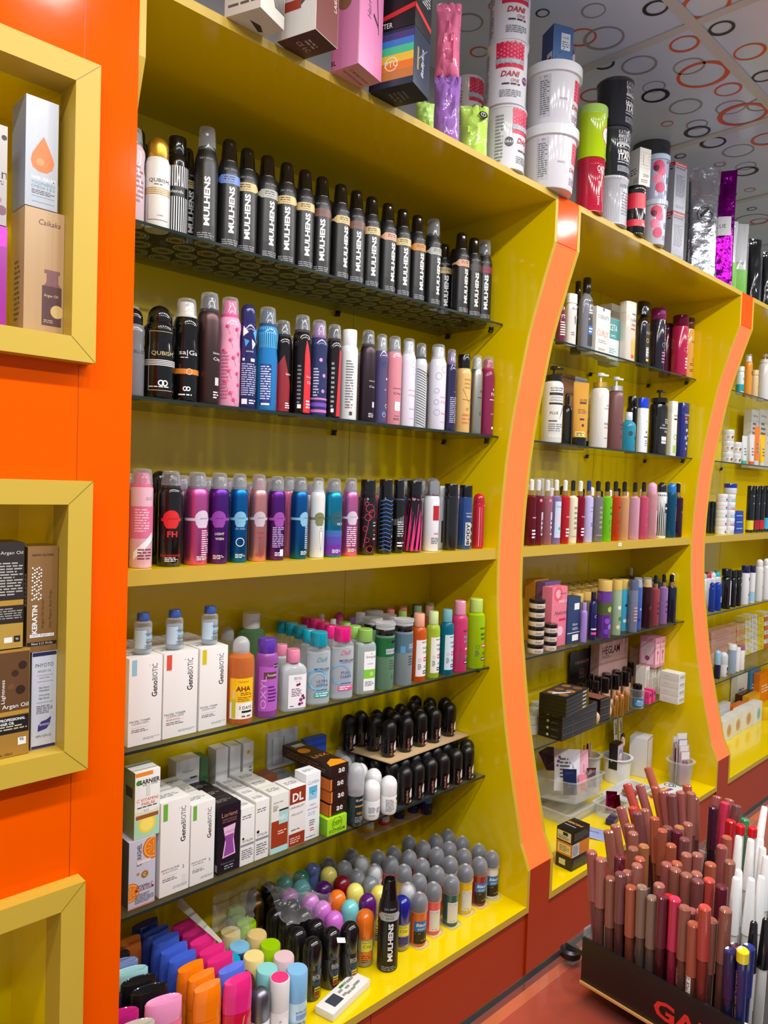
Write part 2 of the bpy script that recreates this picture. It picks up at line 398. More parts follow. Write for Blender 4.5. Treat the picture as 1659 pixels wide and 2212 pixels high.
# shelf bays
def bay(n, x0, x1, word, g5=GF):
    t = thing('display_cabinet', word, 'cabinet', (0, 0, 0), 0, None)
    xi0, xi1 = x0+YT, x1-YT
    obj('side_panel', sidepanel(x0, xi0), ['yellow_board', 'yellow_edge'], t); obj('side_panel', sidepanel(xi1, x1), ['yellow_board', 'yellow_edge'], t)
    def board(nm, y0, z0, z1):
        bm = bmesh.new(); slab(xi0, xi1, y0, YB, z0, z1, bm)
        for f in bm.faces:
            if abs(f.calc_center_median().y-y0) < 1e-4: f.material_index = 1
        return obj(nm, finish(bm, nm, False, nm=2), ['yellow_board', 'yellow_edge'], t)
    board('top_board', 0, ZC-.017, ZC); board('middle_shelf', .157, ZM-.031, ZM); board('bottom_board', 0, ZB-.02, ZB)
    obj('back_panel', slab(xi0, xi1, YB, YB+.012, ZB-.02, ZC), 'yellow_board', t)
    # thin joint where the edging meets the board
    bm = bmesh.new(); slab(x0+.86, x0+.8606, YB-.0006, YB, ZB, ZC-.017, bm); obj('panel_seam', finish(bm, 'seam', False), M((140, 118, 0)), t)
    for z, gy in ((Z1, GF), (Z2, GF), (Z4, GF), (Z5, g5)):
        g = thing('glass_shelf', '', 'shelf', (xi0, 0, z))
        bm = bmesh.new(); L = xi1-xi0; slab(.001, L-.002, gy+.0008, YB-.002, -.006, 0, bm); obj('pane', finish(bm, 'pane', False), 'shelf_glass', g)
        obj('polished_edge', slab(.001, L-.002, gy, gy+.0008, -.006, 0), 'glass_edge', g)
        bm = bmesh.new()
        pm = lathe([(.0045, -.012), (.006, -.010), (.006, -.002), (.0045, 0)], 12)
        pos = {Z1: 'first', Z2: 'second', Z4: 'third', Z5: 'lowest'}[z]
        g['label'] = '%s glass shelf from the top in the %s shelf bay' % (pos, {1: 'nearest', 2: 'middle', 3: 'farthest'}[n]) if pos != 'lowest' else 'lowest glass shelf in the %s shelf bay' % ({1: 'nearest', 2: 'middle', 3: 'farthest'}[n])
        peg = lathe([(.003, 0), (.0075, .001), (.0075, .007), (.003, .008)], 14)
        for px_, py_, ax in ((.12, YB-.012, 0), (.78, YB-.012, 0), (L-.012, YB-.05, 0), (L-.012, gy+.035, 0)):
            p = obj('shelf_peg', peg, M((18, 18, 20)), g, (px_, py_, -.0145)); 
            p2 = obj('shelf_peg', peg, M((18, 18, 20)), g, (px_, py_+.002, -.0225)) if ax == 0 and px_ > .7 else None
    return t
bay(1, X1, X2, 'yellow shelf bay nearest the camera, filled with spray cans')
bay(2, X2R, X3, 'middle yellow shelf bay between the two glowing orange strips', .2)
bay(3, X3R, X4, 'farthest yellow shelf bay at the right edge')
# glowing curved pilasters
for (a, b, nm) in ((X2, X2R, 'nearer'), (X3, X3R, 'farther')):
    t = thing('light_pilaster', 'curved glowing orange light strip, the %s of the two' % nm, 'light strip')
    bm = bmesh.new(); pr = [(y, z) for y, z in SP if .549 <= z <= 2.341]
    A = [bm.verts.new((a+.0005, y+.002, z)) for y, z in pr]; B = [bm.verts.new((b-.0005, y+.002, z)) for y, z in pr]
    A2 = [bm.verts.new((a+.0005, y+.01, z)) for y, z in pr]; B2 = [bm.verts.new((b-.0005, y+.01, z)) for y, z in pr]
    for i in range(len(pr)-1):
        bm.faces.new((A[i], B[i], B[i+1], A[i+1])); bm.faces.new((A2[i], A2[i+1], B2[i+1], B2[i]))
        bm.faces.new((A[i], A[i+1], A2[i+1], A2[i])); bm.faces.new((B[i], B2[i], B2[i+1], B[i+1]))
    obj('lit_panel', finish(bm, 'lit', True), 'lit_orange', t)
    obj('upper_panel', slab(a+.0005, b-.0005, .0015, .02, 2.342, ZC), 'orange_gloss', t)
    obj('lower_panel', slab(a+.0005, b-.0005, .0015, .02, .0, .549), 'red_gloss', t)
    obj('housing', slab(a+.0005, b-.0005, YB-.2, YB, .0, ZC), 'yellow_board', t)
# red base cabinets
for n, (a, b) in enumerate(((X1, X2), (X2R, X3), (X3R, X4))):
    t = thing('base_cabinet', 'dark red base cabinet under the %s shelf bay' % ('nearest', 'middle', 'farthest')[n], 'cabinet')
    obj('carcass', slab(a, b, .03, YB, .0, ZB-.0215), 'red_gloss', t)
    m = (a+b)/2
    obj('door', slab(a+.001, m-.001, .008, .026, .06, ZB-.024), 'red_gloss', t); obj('door', slab(m+.001, b-.001, .008, .026, .06, ZB-.024), 'red_gloss', t)
# ================================================================ BUILDERS
W_, K_, GY = (236, 236, 236), (14, 14, 16), (120, 122, 126)
PLACED = []; STUCK = []
def _ax(poly): return [(poly[(i+1) % len(poly)][1]-poly[i][1], poly[i][0]-poly[(i+1) % len(poly)][0]) for i in range(len(poly))]
def _hit(a, b):
    for ax in _ax(a)+_ax(b):
        pa = [p[0]*ax[0]+p[1]*ax[1] for p in a]; pb = [p[0]*ax[0]+p[1]*ax[1] for p in b]
        if max(pa) <= min(pb)+1e-9 or max(pb) <= min(pa)+1e-9: return False
    return True
def settle(foot, z0, z1, x, y, ymax=.4185, span=.07, fixed=False):
    """slide a footprint along the floor of the shelf until it stands clear of its neighbours"""
    global OK; OK = True
    if y > 0 and z0 < 2.4 and not fixed:
        for b0, b1 in ((X1, X2), (X2R, X3), (X3R, X4)):
            if b0-.05 < x < b1+.07:
                hw0 = min(p[0] for p in foot); hw1 = max(p[0] for p in foot); x = max(b0+YT+.001-hw0, min(b1-YT-.001-hw1, x)); break
    def at(dx, dy): return [(px+x+dx, py+y+dy) for px, py in foot]
    near = [q for q in PLACED if q[1] < z1-.001 and q[2] > z0+.001 and abs(q[3]-x) < .35 and abs(q[4]-y) < .35]
    d = Vector((x-CAM.x, y-CAM.y)).normalized(); cands = [(0, 0)]
    for k in range(1, int(span/.002)):
        s = k*.002; cands += [(d.x*s, d.y*s), (-d.x*s, -d.y*s)]+[(s*.7*math.cos(a*.524), s*.7*math.sin(a*.524)) for a in range(12)]
    lim = max(ymax, max(p[1] for p in at(0, 0))) if fixed else ymax
    for dx, dy in ([(0, 0)] if fixed else cands):
        P_ = at(dx, dy)
        if max(p[1] for p in P_) > lim: continue
        if z0 < 2.4 and y > 0 and (any(X2-YT-.001 < p[0] < X2R+YT+.001 or X3-YT-.001 < p[0] < X3R+YT+.001 for p in P_) or (z0 < 2.4 and x > X1 and min(p[0] for p in P_) < X1+YT+.0005)): continue
        if not any(_hit(P_, q[0]) for q in near):
            PLACED.append((P_, z0, z1, x+dx, y+dy)); return x+dx, y+dy
    OK = False; P_ = at(0, 0); PLACED.append((P_, z0, z1, x, y)); STUCK.append((round(x, 2), round(y, 2), round(z0, 2))); return x, y
def circ(r, sx=1, sy=1, rz=0):
    c, s = math.cos(rz), math.sin(rz); R_ = (r+.0006)/math.cos(math.pi/16)
    return [(R_*sx*math.cos(a*math.pi/8)*c-R_*sy*math.sin(a*math.pi/8)*s, R_*sx*math.cos(a*math.pi/8)*s+R_*sy*math.sin(a*math.pi/8)*c) for a in range(16)]
def rect(w, d, rz=0):
    c, s = math.cos(rz), math.sin(rz); w = w/2+.0008; d = d/2+.0008
    return [(a*w*c-b*d*s, a*w*s+b*d*c) for a, b in ((-1, -1), (1, -1), (1, 1), (-1, 1))]
def N(dec, U, V, S):
    out = []
    for d in dec:
        k = d[0]
        if k == 't':
            o = dict(d[6]) if len(d) > 6 else {}
            if 'w' in o: o['w'] = round(o['w']*(V if o.get('v') else U), 5)
            out.append(('t', d[1], round(d[2]*U, 5), round(d[3]*V, 5), round(d[4]*S, 5), d[5], o))
        elif k == 'r': out.append(('r', round(d[1]*U, 5), round(d[2]*V, 5), round(d[3]*U, 5), round(d[4]*V, 5), d[5]))
        elif k == 'l': out.append(('l', round(d[1]*U, 5), round(d[2]*V, 5), round(d[3]*U, 5), round(d[4]*V, 5), d[5], d[6]))
        elif k == 'c': out.append(('c', round(d[1]*U, 5), round(d[2]*V, 5), round(d[3]*S, 5), d[4]) + ((round(d[5]*V, 5),) if len(d) > 5 else ()))
        elif k == 'o': out.append(('o', round(d[1]*U, 5), round(d[2]*V, 5), round(d[3]*S, 5), round(d[4]*S, 5), d[5]))
        elif k == 'p': out.append(('p', [(round(a*U, 5), round(b*V, 5)) for a, b in d[1]], d[2]))
    return out
def T(s, u, y_, h, c, **o): return ('t', s, u, y_, h, c, o)
def R(u0_, v0, u1, v1, c): return ('r', u0_, v0, u1, v1, c)
def Ln(u0_, v0, u1, v1, n, c): return ('l', u0_, v0, u1, v1, n, c)
def Cc(u, v, r, c, ry=None): return ('c', u, v, r, c) + ((ry,) if ry else ())
def Oo(u, v, r, th, c): return ('o', u, v, r, th, c)
def Pp(pts, c): return ('p', pts, c)
def rnd4(l): return [(round(a, 5), round(b, 5)) for a, b in l]
def body_prof(r, h, kind):
    """kind -> (body profile, z where the cap starts, neck radius)"""
    if kind == 'mul': p = [(r*.9, 0), (r, .003), (r, h*.66), (r*.985, h*.70), (r*.9, h*.745), (r*.8, h*.775), (r*.77, h*.79)]; return p, h*.79, r*.77
    if kind == 'waist': p = [(r*.93, 0), (r, .003), (r, h*.50), (r*.93, h*.58), (r*.93, h*.64), (r, h*.72), (r*.98, h*.76), (r*.84, h*.80), (r*.8, h*.81)]; return p, h*.81, r*.8
    if kind == 'tall': p = [(r*.93, 0), (r, .003), (r, h*.74), (r*.97, h*.78), (r*.86, h*.815), (r*.82, h*.82)]; return p, h*.82, r*.82
    if kind == 'arc': p = [(r*.93, 0), (r, .003), (r, h*.70), (r*.9, h*.74), (r*.86, h*.76)]; return p, h*.76, r*.86
    if kind == 'bot': p = [(r*.92, 0), (r, .004), (r, h*.62), (r*.96, h*.68), (r*.8, h*.73), (r*.5, h*.77), (r*.45, h*.79)]; return p, h*.79, r*.45
    if kind == 'wide': p = [(r*.92, 0), (r, .004), (r, h*.72), (r*.93, h*.77), (r*.7, h*.8), (r*.62, h*.81)]; return p, h*.81, r*.62
    if kind == 'str': p = [(r*.95, 0), (r, .003), (r, h*.80), (r*.97, h*.812)]; return p, h*.812, r*.95
    if kind == 'roll': p = [(r*.78, 0), (r*.84, .004), (r*.88, h*.15), (r*.80, h*.33), (r*.86, h*.42), (r*.9, h*.5)]; return p, h*.5, r*.9
    if kind == 'rollw': p = [(r*.8, 0), (r*.9, .004), (r*.95, h*.2), (r*.95, h*.46), (r*.93, h*.5)]; return p, h*.5, r*.93
    if kind == 'rolls': p = [(r*.84, 0), (r*.9, .003), (r*.88, h*.2), (r*.9, h*.62), (r*.95, h*.66)]; return p, h*.66, r*.95
    if kind == 'rollb': p = [(r*.84, 0), (r*.94, .004), (r*.98, h*.3), (r*.98, h*.52)]; return p, h*.52, r*.98
def dome(r, z0, z1, k=.5):
    """cap with a hemispherical crown"""
    hz = min(z1-z0, r*1.05*k*2); zb = z1-hz
    out = [(r*.98, z0), (r, z0+.001), (r, zb)] if zb > z0+.002 else [(r, z0)]
    for i in range(1, 7):
        a = i*math.pi/12; out.append((r*math.cos(a), zb+hz*math.sin(a)))
    out.append((r*.03, z1)); return out
def bottle(name, label, cat, group, x, y, z, r, h, body, cap, bk='tall', ck='dome', dec=(), rz=0, sx=1, sy=1, e=2, bkind='g', ckind='g', liquid=None, seg=24, extra=None, settled=True, base=False):
    r = round(r*500)/500*1.0 if r > .008 else r; h = round(h*400)/400
    if settled:
        x, y = settle(circ(r*(1.06 if ck == 'flip' else 1.003), sx, sy, rz) if e == 2 else rect(2*r*sx, 2*r*sy, rz), z, z+h, x, y)
        if not OK and group and ('behind' in group or 'hidden' in group or 'back' in group or 'rows' in group): PLACED.pop(); return None
    t = thing(name, label, cat, (x, y, z+.0006), rz, group)
    bp, zc, rn = body_prof(r, h, bk); bp = rnd4(bp)
    mb = M(body, bkind) if isinstance(body, tuple) else NM[body]
    mc = M(cap, ckind) if isinstance(cap, tuple) else NM[cap]
    obj('body', lathe(bp, seg, sx, sy, e), mb, t)
    if base: obj('base_rim', lathe(rnd4([(r*.42, .0006), (r*.5, -.0004), (r*.62, .0003), (r*.84, -.0004), (r*.88, .0004)]), seg), M((222, 218, 170), 'g'), t)  # steel base; the yellow reflected from below is put into its colour
    if liquid:
        lq, fr = liquid; lp = rnd4([(max(.001, a-.0015), b) for a, b in bp if b < h*fr]); lp[0] = (lp[0][0], .002); lp.append((max(.001, prof_r(bp, h*fr)-.0015), round(h*fr, 5)))
        obj('liquid', lathe(lp, seg, sx, sy, e), M(lq, 's'), t)
    if ck == 'dome': obj('cap', lathe(rnd4(dome(rn*1.0, zc, h)), seg, sx, sy, e), mc, t)
    elif ck == 'mul': obj('cap', lathe(rnd4([(rn, zc), (rn, zc+.003), (rn*.93, zc+.005), (rn*.80, h-.012), (rn*.76, h-.004), (rn*.62, h-.0005), (rn*.05, h)]), seg), mc, t)
    elif ck == 'flat': obj('cap', lathe(rnd4([(rn*.98, zc), (rn, zc+.001), (rn, h-.003), (rn*.93, h), (.0005, h)]), seg, sx, sy, e), mc, t)
    elif ck == 'over': obj('cap', lathe(rnd4([(r, zc), (r, h-.002), (r*.95, h), (.0005, h)]), seg, sx, sy, e), mc, t)
    elif ck == 'screw': obj('cap', lathe(rnd4([(rn*1.12, zc), (rn*1.15, zc+.001), (rn*1.1, h-.002), (rn, h), (.0005, h)]), seg), mc, t)
    elif ck in ('clear', 'arcclear'):
        q = obj('nozzle', lathe(rnd4([(rn*.98, zc), (rn, zc+.001), (rn*.98, zc+h*.025), (rn*.8, zc+h*.03), (rn*.74, h-.012), (rn*.6, h-.008), (.0005, h-.006)]), seg, slant=0), mc, t)
        obj('hood', lathe(rnd4([(rn*1.0, zc+h*.028), (rn*.99, zc+h*.03), (rn*.9, h-.008), (rn*.82, h-.002), (rn*.6, h), (.0005, h)]), seg), 'hood' if ck == 'arcclear' else 'clear', t)
        obj('spray_button', lathe(rnd4([(.003, 0), (.003, .0012), (.0005, .0014)]), 10), M((200, 200, 205)), q, (0, -rn*.74, (zc+h)/2+.006), (math.pi/2, 0, 0))
    elif ck == 'chrome': obj('cap', lathe(rnd4([(r*.98, zc), (r, zc+.001), (r, zc+h*.08), (r*.9, h*.95), (r*.6, h*.985), (.0005, h)]), seg), M((200, 200, 205), 'm', .15), t)
    elif ck == 'flip':      # crystal dispenser: dark collar under a clear lid
        obj('collar', lathe(rnd4([(r*.93, zc-.002), (r*.95, zc), (r*.95, h-.02), (r*.9, h-.018)]), seg), mc, t)
        obj('cap', lathe(rnd4([(r*.98, h-.017), (r*.98, h-.009), (r*1.06, h-.008), (r*1.06, h-.001), (.0005, h)]), seg), 'frost', t)
    elif ck == 'disc':
        obj('cap', lathe(rnd4([(rn*1.25, zc-.002), (rn*1.3, zc), (rn*1.27, h-.003), (rn*1.1, h), (.0005, h)]), seg), mc, t)
    elif ck == 'pump':
        obj('collar', lathe(rnd4([(rn*1.3, zc-.002), (rn*1.3, zc+.016), (rn*.9, zc+.018)]), seg), mc, t)
        p = obj('pump', lathe(rnd4([(.004, zc+.015), (.004, h-.012), (.013, h-.011), (.013, h-.002), (.010, h)]), 16), mc if not extra else M(extra), t)
        obj('spout', boxm(.034, .010, .007, .002), mc if not extra else M(extra), p, (.016, 0, h-.010))
    elif ck == 'mist':      # perfume mist: metal collar, atomiser and clear overcap
        obj('collar', lathe(rnd4([(rn*1.05, zc-.001), (rn*1.05, zc+.014), (rn*.9, zc+.015)]), 18), M((214, 176, 100), 'm', .2), t)
        obj('atomiser', lathe(rnd4([(rn*.85, zc+.014), (rn*.85, h-.005), (rn*.6, h-.002), (.0005, h)]), 16), mc, t)
        if extra: obj('overcap', lathe(rnd4([(r*.97, zc-.003), (r*.97, h+.001), (r*.9, h+.003), (.0005, h+.003)]), 20), 'clear', t)
    elif ck == 'ball':      # grey ball under clear dome
        obj('ball', lathe(rnd4(dome(rn*.86, zc+.002, h-.007, .55)), seg), mc, t)
        c = obj('cap', lathe(rnd4(dome(rn*1.05, zc-.001, h-.0015, .52)), seg), 'hood', t)
        obj('cap_knob', lathe([(.0055, 0), (.0055, .0015), (.005, .002)], 12), 'frost', c, (0, 0, h-.003))
    if dec: obj('printing', lathe_decals(N(dec, r, h, r), bp, sx, sy, e), None, t)
    return t
def face(x, y, k): return -math.atan2(x-CAM.x, y-CAM.y)*k
def row(z, where, ents, group, name='spray_can', cat='can', **kw):
    """ents: dict(px, top, w, y, body, cap, d(escription) ...)"""
    for i, e in enumerate(ents):
        e = dict(kw, **e); px, top, w, y = e.pop('px'), e.pop('top'), e.pop('w'), e.pop('y'); k = e.pop('k', .3)
        zz = e.pop('z', z); x = atx(px, y, zz); r = e.pop('r', None) or radw(w, x, y, zz); h = e.pop('h', None) or hgt(x, y, zz, top)
        d = e.pop('d'); nm = e.pop('name', name); ct = e.pop('cat', cat); gp = e.pop('group', group)
        bottle(nm, d+', '+nth(i)+' '+where, ct, gp, x, y, zz, r, h, rz=face(x, y, k), **e)
def box(name, label, cat, group, x, y, z, w, d, h, col, rz=0, F=(), L=(), Tp=(), B=(), Rr=(), mat=None, flap=False, kind='p', center=False, settled=True, st=None):
    """x,y = middle of the front edge (or of the base when center)"""
    w, d, h = round(w, 3), round(d, 3), round(h, 3)
    if not center: x, y = x-math.sin(rz)*d/2, y+math.cos(rz)*d/2
    if settled:
        x, y = settle(rect(w, d, rz), z, z+h, x, y, **(st or {}))
        if not OK and group and ('behind' in group or 'hidden' in group or 'back' in group or 'rows' in group): PLACED.pop(); return None
    t = thing(name, label, cat, (x, y, z+.0006), rz, group)
    obj('carton', boxm(w, d, h), mat or M(col, kind), t)
    for nm, dec, fc, U in (('front_print', F, 'F', w), ('side_print', L, 'L', d), ('top_print', Tp, 'T', w), ('base_print', B, 'B', w), ('end_print', Rr, 'R', d)):
        if dec:
            nd = N(dec, U, h if fc in 'FLR' else d, U if fc in 'FLR' else min(w, d))
            obj(nm, box_decals(nd, w, d, h, fc), None, t)
    return t
def pbox(name, label, cat, group, bl, br, z, top, depth, col, **kw):
    """box whose front bottom edge runs from pixel bl to pixel br (x only) on height z"""
    p = on(bl[0], bl[1], z) if 'y' not in kw else None
    y = kw.pop('y') if 'y' in kw else p.y
    x0 = atx(bl[0], y, z); x1 = atx(br, y, z); h = kw.pop('h', None) or hgt(x0, y, z, top)
    return box(name, label, cat, group, (x0+x1)/2, y, z, x1-x0-.0008, depth, h, col, **kw)

def cbox(name, label, cat, group, near, left, right, z, top, col, h=None, **kw):
    """box standing on height z, seen corner-on: pixels of its near, left and right bottom corners"""
    z0 = kw.pop('z0', z); n, l, r = on(near[0], near[1], z0), on(left[0], left[1], z0), on(right[0], right[1], z0)
    v = Vector((r.x-n.x, r.y-n.y)); w = v.length; v.normalize(); pv = Vector((-v.y, v.x)); d = abs((Vector((l.x, l.y))-Vector((n.x, n.y))).dot(pv))
    d = kw.pop('d', None) or d; w = kw.pop('w', None) or w; h = h or hgt(n.x, n.y, z, top)
    c = Vector((n.x, n.y))+v*w/2+pv*d/2
    return box(name, label, cat, group, c.x, c.y, z, w, d, h, col, rz=math.atan2(v.y, v.x), center=True, **kw)
# ================================================================ BAY 1, top glass shelf: tall black cans
def mul(collar, side=False, sil=False):
    d = []; dd = [T('MULHENS', .35 if side else .1, .34, .50, W_, v=1, w=.42, b=.04), T('DRY SPRAY', .0, .705, .17, (150, 150, 155), b=.01), Ln(-.7, .02, .8, .075, 3, (150, 150, 155))]
    if collar:
        c = collar; d = [R(-2.6, .600, 2.6, .625, c), R(-.95, .575, .95, .655, c), Pp([(-1.3, .60), (-.95, .58), (-.95, .65), (-1.3, .625)], c), Pp([(1.3, .60), (.95, .58), (.95, .65), (1.3, .625)], c), Ln(-.6, .605, .6, .645, 2, (70, 60, 50)), Ln(-.4, .588, .4, .598, 1, (90, 80, 70))]+d
    for k in range(9):   # fine hatched relief near foot and shoulder
        v = .02+.012*k; d.append(Pp([(-1.5, v+.06), (-1.5, v+.0625), (.9, v+.012), (.9, v+.010)], (44, 44, 48)))
    for k in range(7):
        v = .66+.010*k; d.append(Pp([(-1.4, v), (-1.4, v+.002), (1.2, v+.03), (1.2, v+.028)], (50, 50, 54)))
    return d+dd
MK = (20, 19, 21); SV = (176, 178, 172); GD = (214, 188, 128); BR = (118, 76, 64); PK = (222, 168, 138); LB = (110, 140, 214)
T1 = 'on the top glass shelf'
r1 = [dict(px=283, top=280, w=52, y=.205, body=(214, 190, 200), cap=(120, 120, 124), bk='waist', ck='clear', d='pale pink can cut off by the orange wall', k=.5, dec=[Ln(-.8, .2, .8, .6, 8, (150, 110, 130))]),
      dict(px=328, top=296, w=54, y=.20, body=W_, cap=(206, 160, 60), bk='arc', ck='dome', ckind='m', d='white can with shiny gold cap', k=.9,
           dec=[R(-.85, .08, -.82, .72, (40, 40, 40)), R(-.85, .08, .9, .085, (40, 40, 40)), T('QUBISM', .1, .50, .34, (40, 40, 44), w=1.7), Ln(-.3, .45, .4, .47, 1, (90, 90, 90)), R(-1.5, .415, 1.5, .425, (196, 164, 84)), R(-1.5, .395, 1.5, .405, (196, 164, 84)), R(-1.5, .375, 1.5, .385, (196, 164, 84)), R(-1.5, .355, 1.5, .365, (196, 164, 84)), T('JUMPER', .2, .13, .13, (60, 60, 60))]),
      dict(px=379, top=300, w=47, y=.225, body=K_, cap=K_, bk='tall', ck='flat', d='black and white striped can', k=.8,
           dec=[R(-2.+.21*i, .06, -1.9+.21*i, .70, W_) for i in range(20)]+[R(-2.2, .40, 2.2, .50, K_), T('blends', -.1, .45, .30, W_, w=1.25)])]
mm = [(442, 271, None, 1, 'clear', 'black can with dark label and clear cap'), (490, 294, LB, .6, 'mul', 'black can with blue collar'), (529, 312, GD, .95, 'mul', 'black can with pale gold collar'), (572, 329, SV, .25, 'mul', 'black can with silver collar turned sideways'), (614, 347, GD, .9, 'mul', 'black can with gold collar'), (653, 364, GD, .55, 'mul', 'black can with wide gold collar'), (690, 380, BR, .9, 'mul', 'black can with brown collar'), (730, 393, GD, .1, 'mul', 'black can with gold collar seen edge on'), (764, 408, BR, .6, 'mul', 'black can with brown collar turned right'), (797, 423, GD, .6, 'mul', 'black can with gold label'), (832, 431, PK, .1, 'mul', 'black can with pinkish gold collar'), (864, 446, GD, .5, 'mul', 'black can with yellowish gold collar'), (896, 461, (214, 140, 60), .25, 'mul', 'black can with orange collar'), (930, 477, SV, .1, 'clear', 'black can with silver collar and clear cap'), (991, 499, PK, .2, 'mul', 'black can with rose collar'), (1018, 509, (60, 60, 64), .5, 'mul', 'black can with dark grey label'), (1041, 519, (140, 30, 66), .7, 'clear', 'black can with magenta label'), (1064, 527, GD, .5, 'mul', 'black can with light gold label')]
for px, top, c, k, ck, d in mm:
    r1.append(dict(px=px, top=top, w=0, r=.0246, h=.2275 if ck == 'mul' else .235, y=.197, body=MK, cap=K_ if ck == 'mul' else (70, 70, 74), bk='mul', ck=ck, d=d, k=k, dec=mul(c), bkind='p'))
r1.sort(key=lambda e: e['px'])
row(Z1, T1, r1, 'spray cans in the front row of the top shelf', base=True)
# the rows behind, whose bases show through the glass
for rr_, y in enumerate((.253, .307, .361)):
    n = 22
    for i in range(n):
        x = X1+.046+.0545*i+(.0 if rr_ % 2 else .02)
        if x > X2-.046: continue
        x, yy = settle(circ(.0262), Z1, Z1+.2, x, y, span=.02)
        if not OK: PLACED.pop(); continue
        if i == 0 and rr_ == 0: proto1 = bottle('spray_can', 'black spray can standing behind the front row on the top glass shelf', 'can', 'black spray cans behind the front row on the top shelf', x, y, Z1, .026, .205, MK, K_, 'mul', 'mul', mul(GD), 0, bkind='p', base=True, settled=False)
        else: dup(proto1, (x, yy, Z1+.0006), face(x, y, random.uniform(0, 1)))
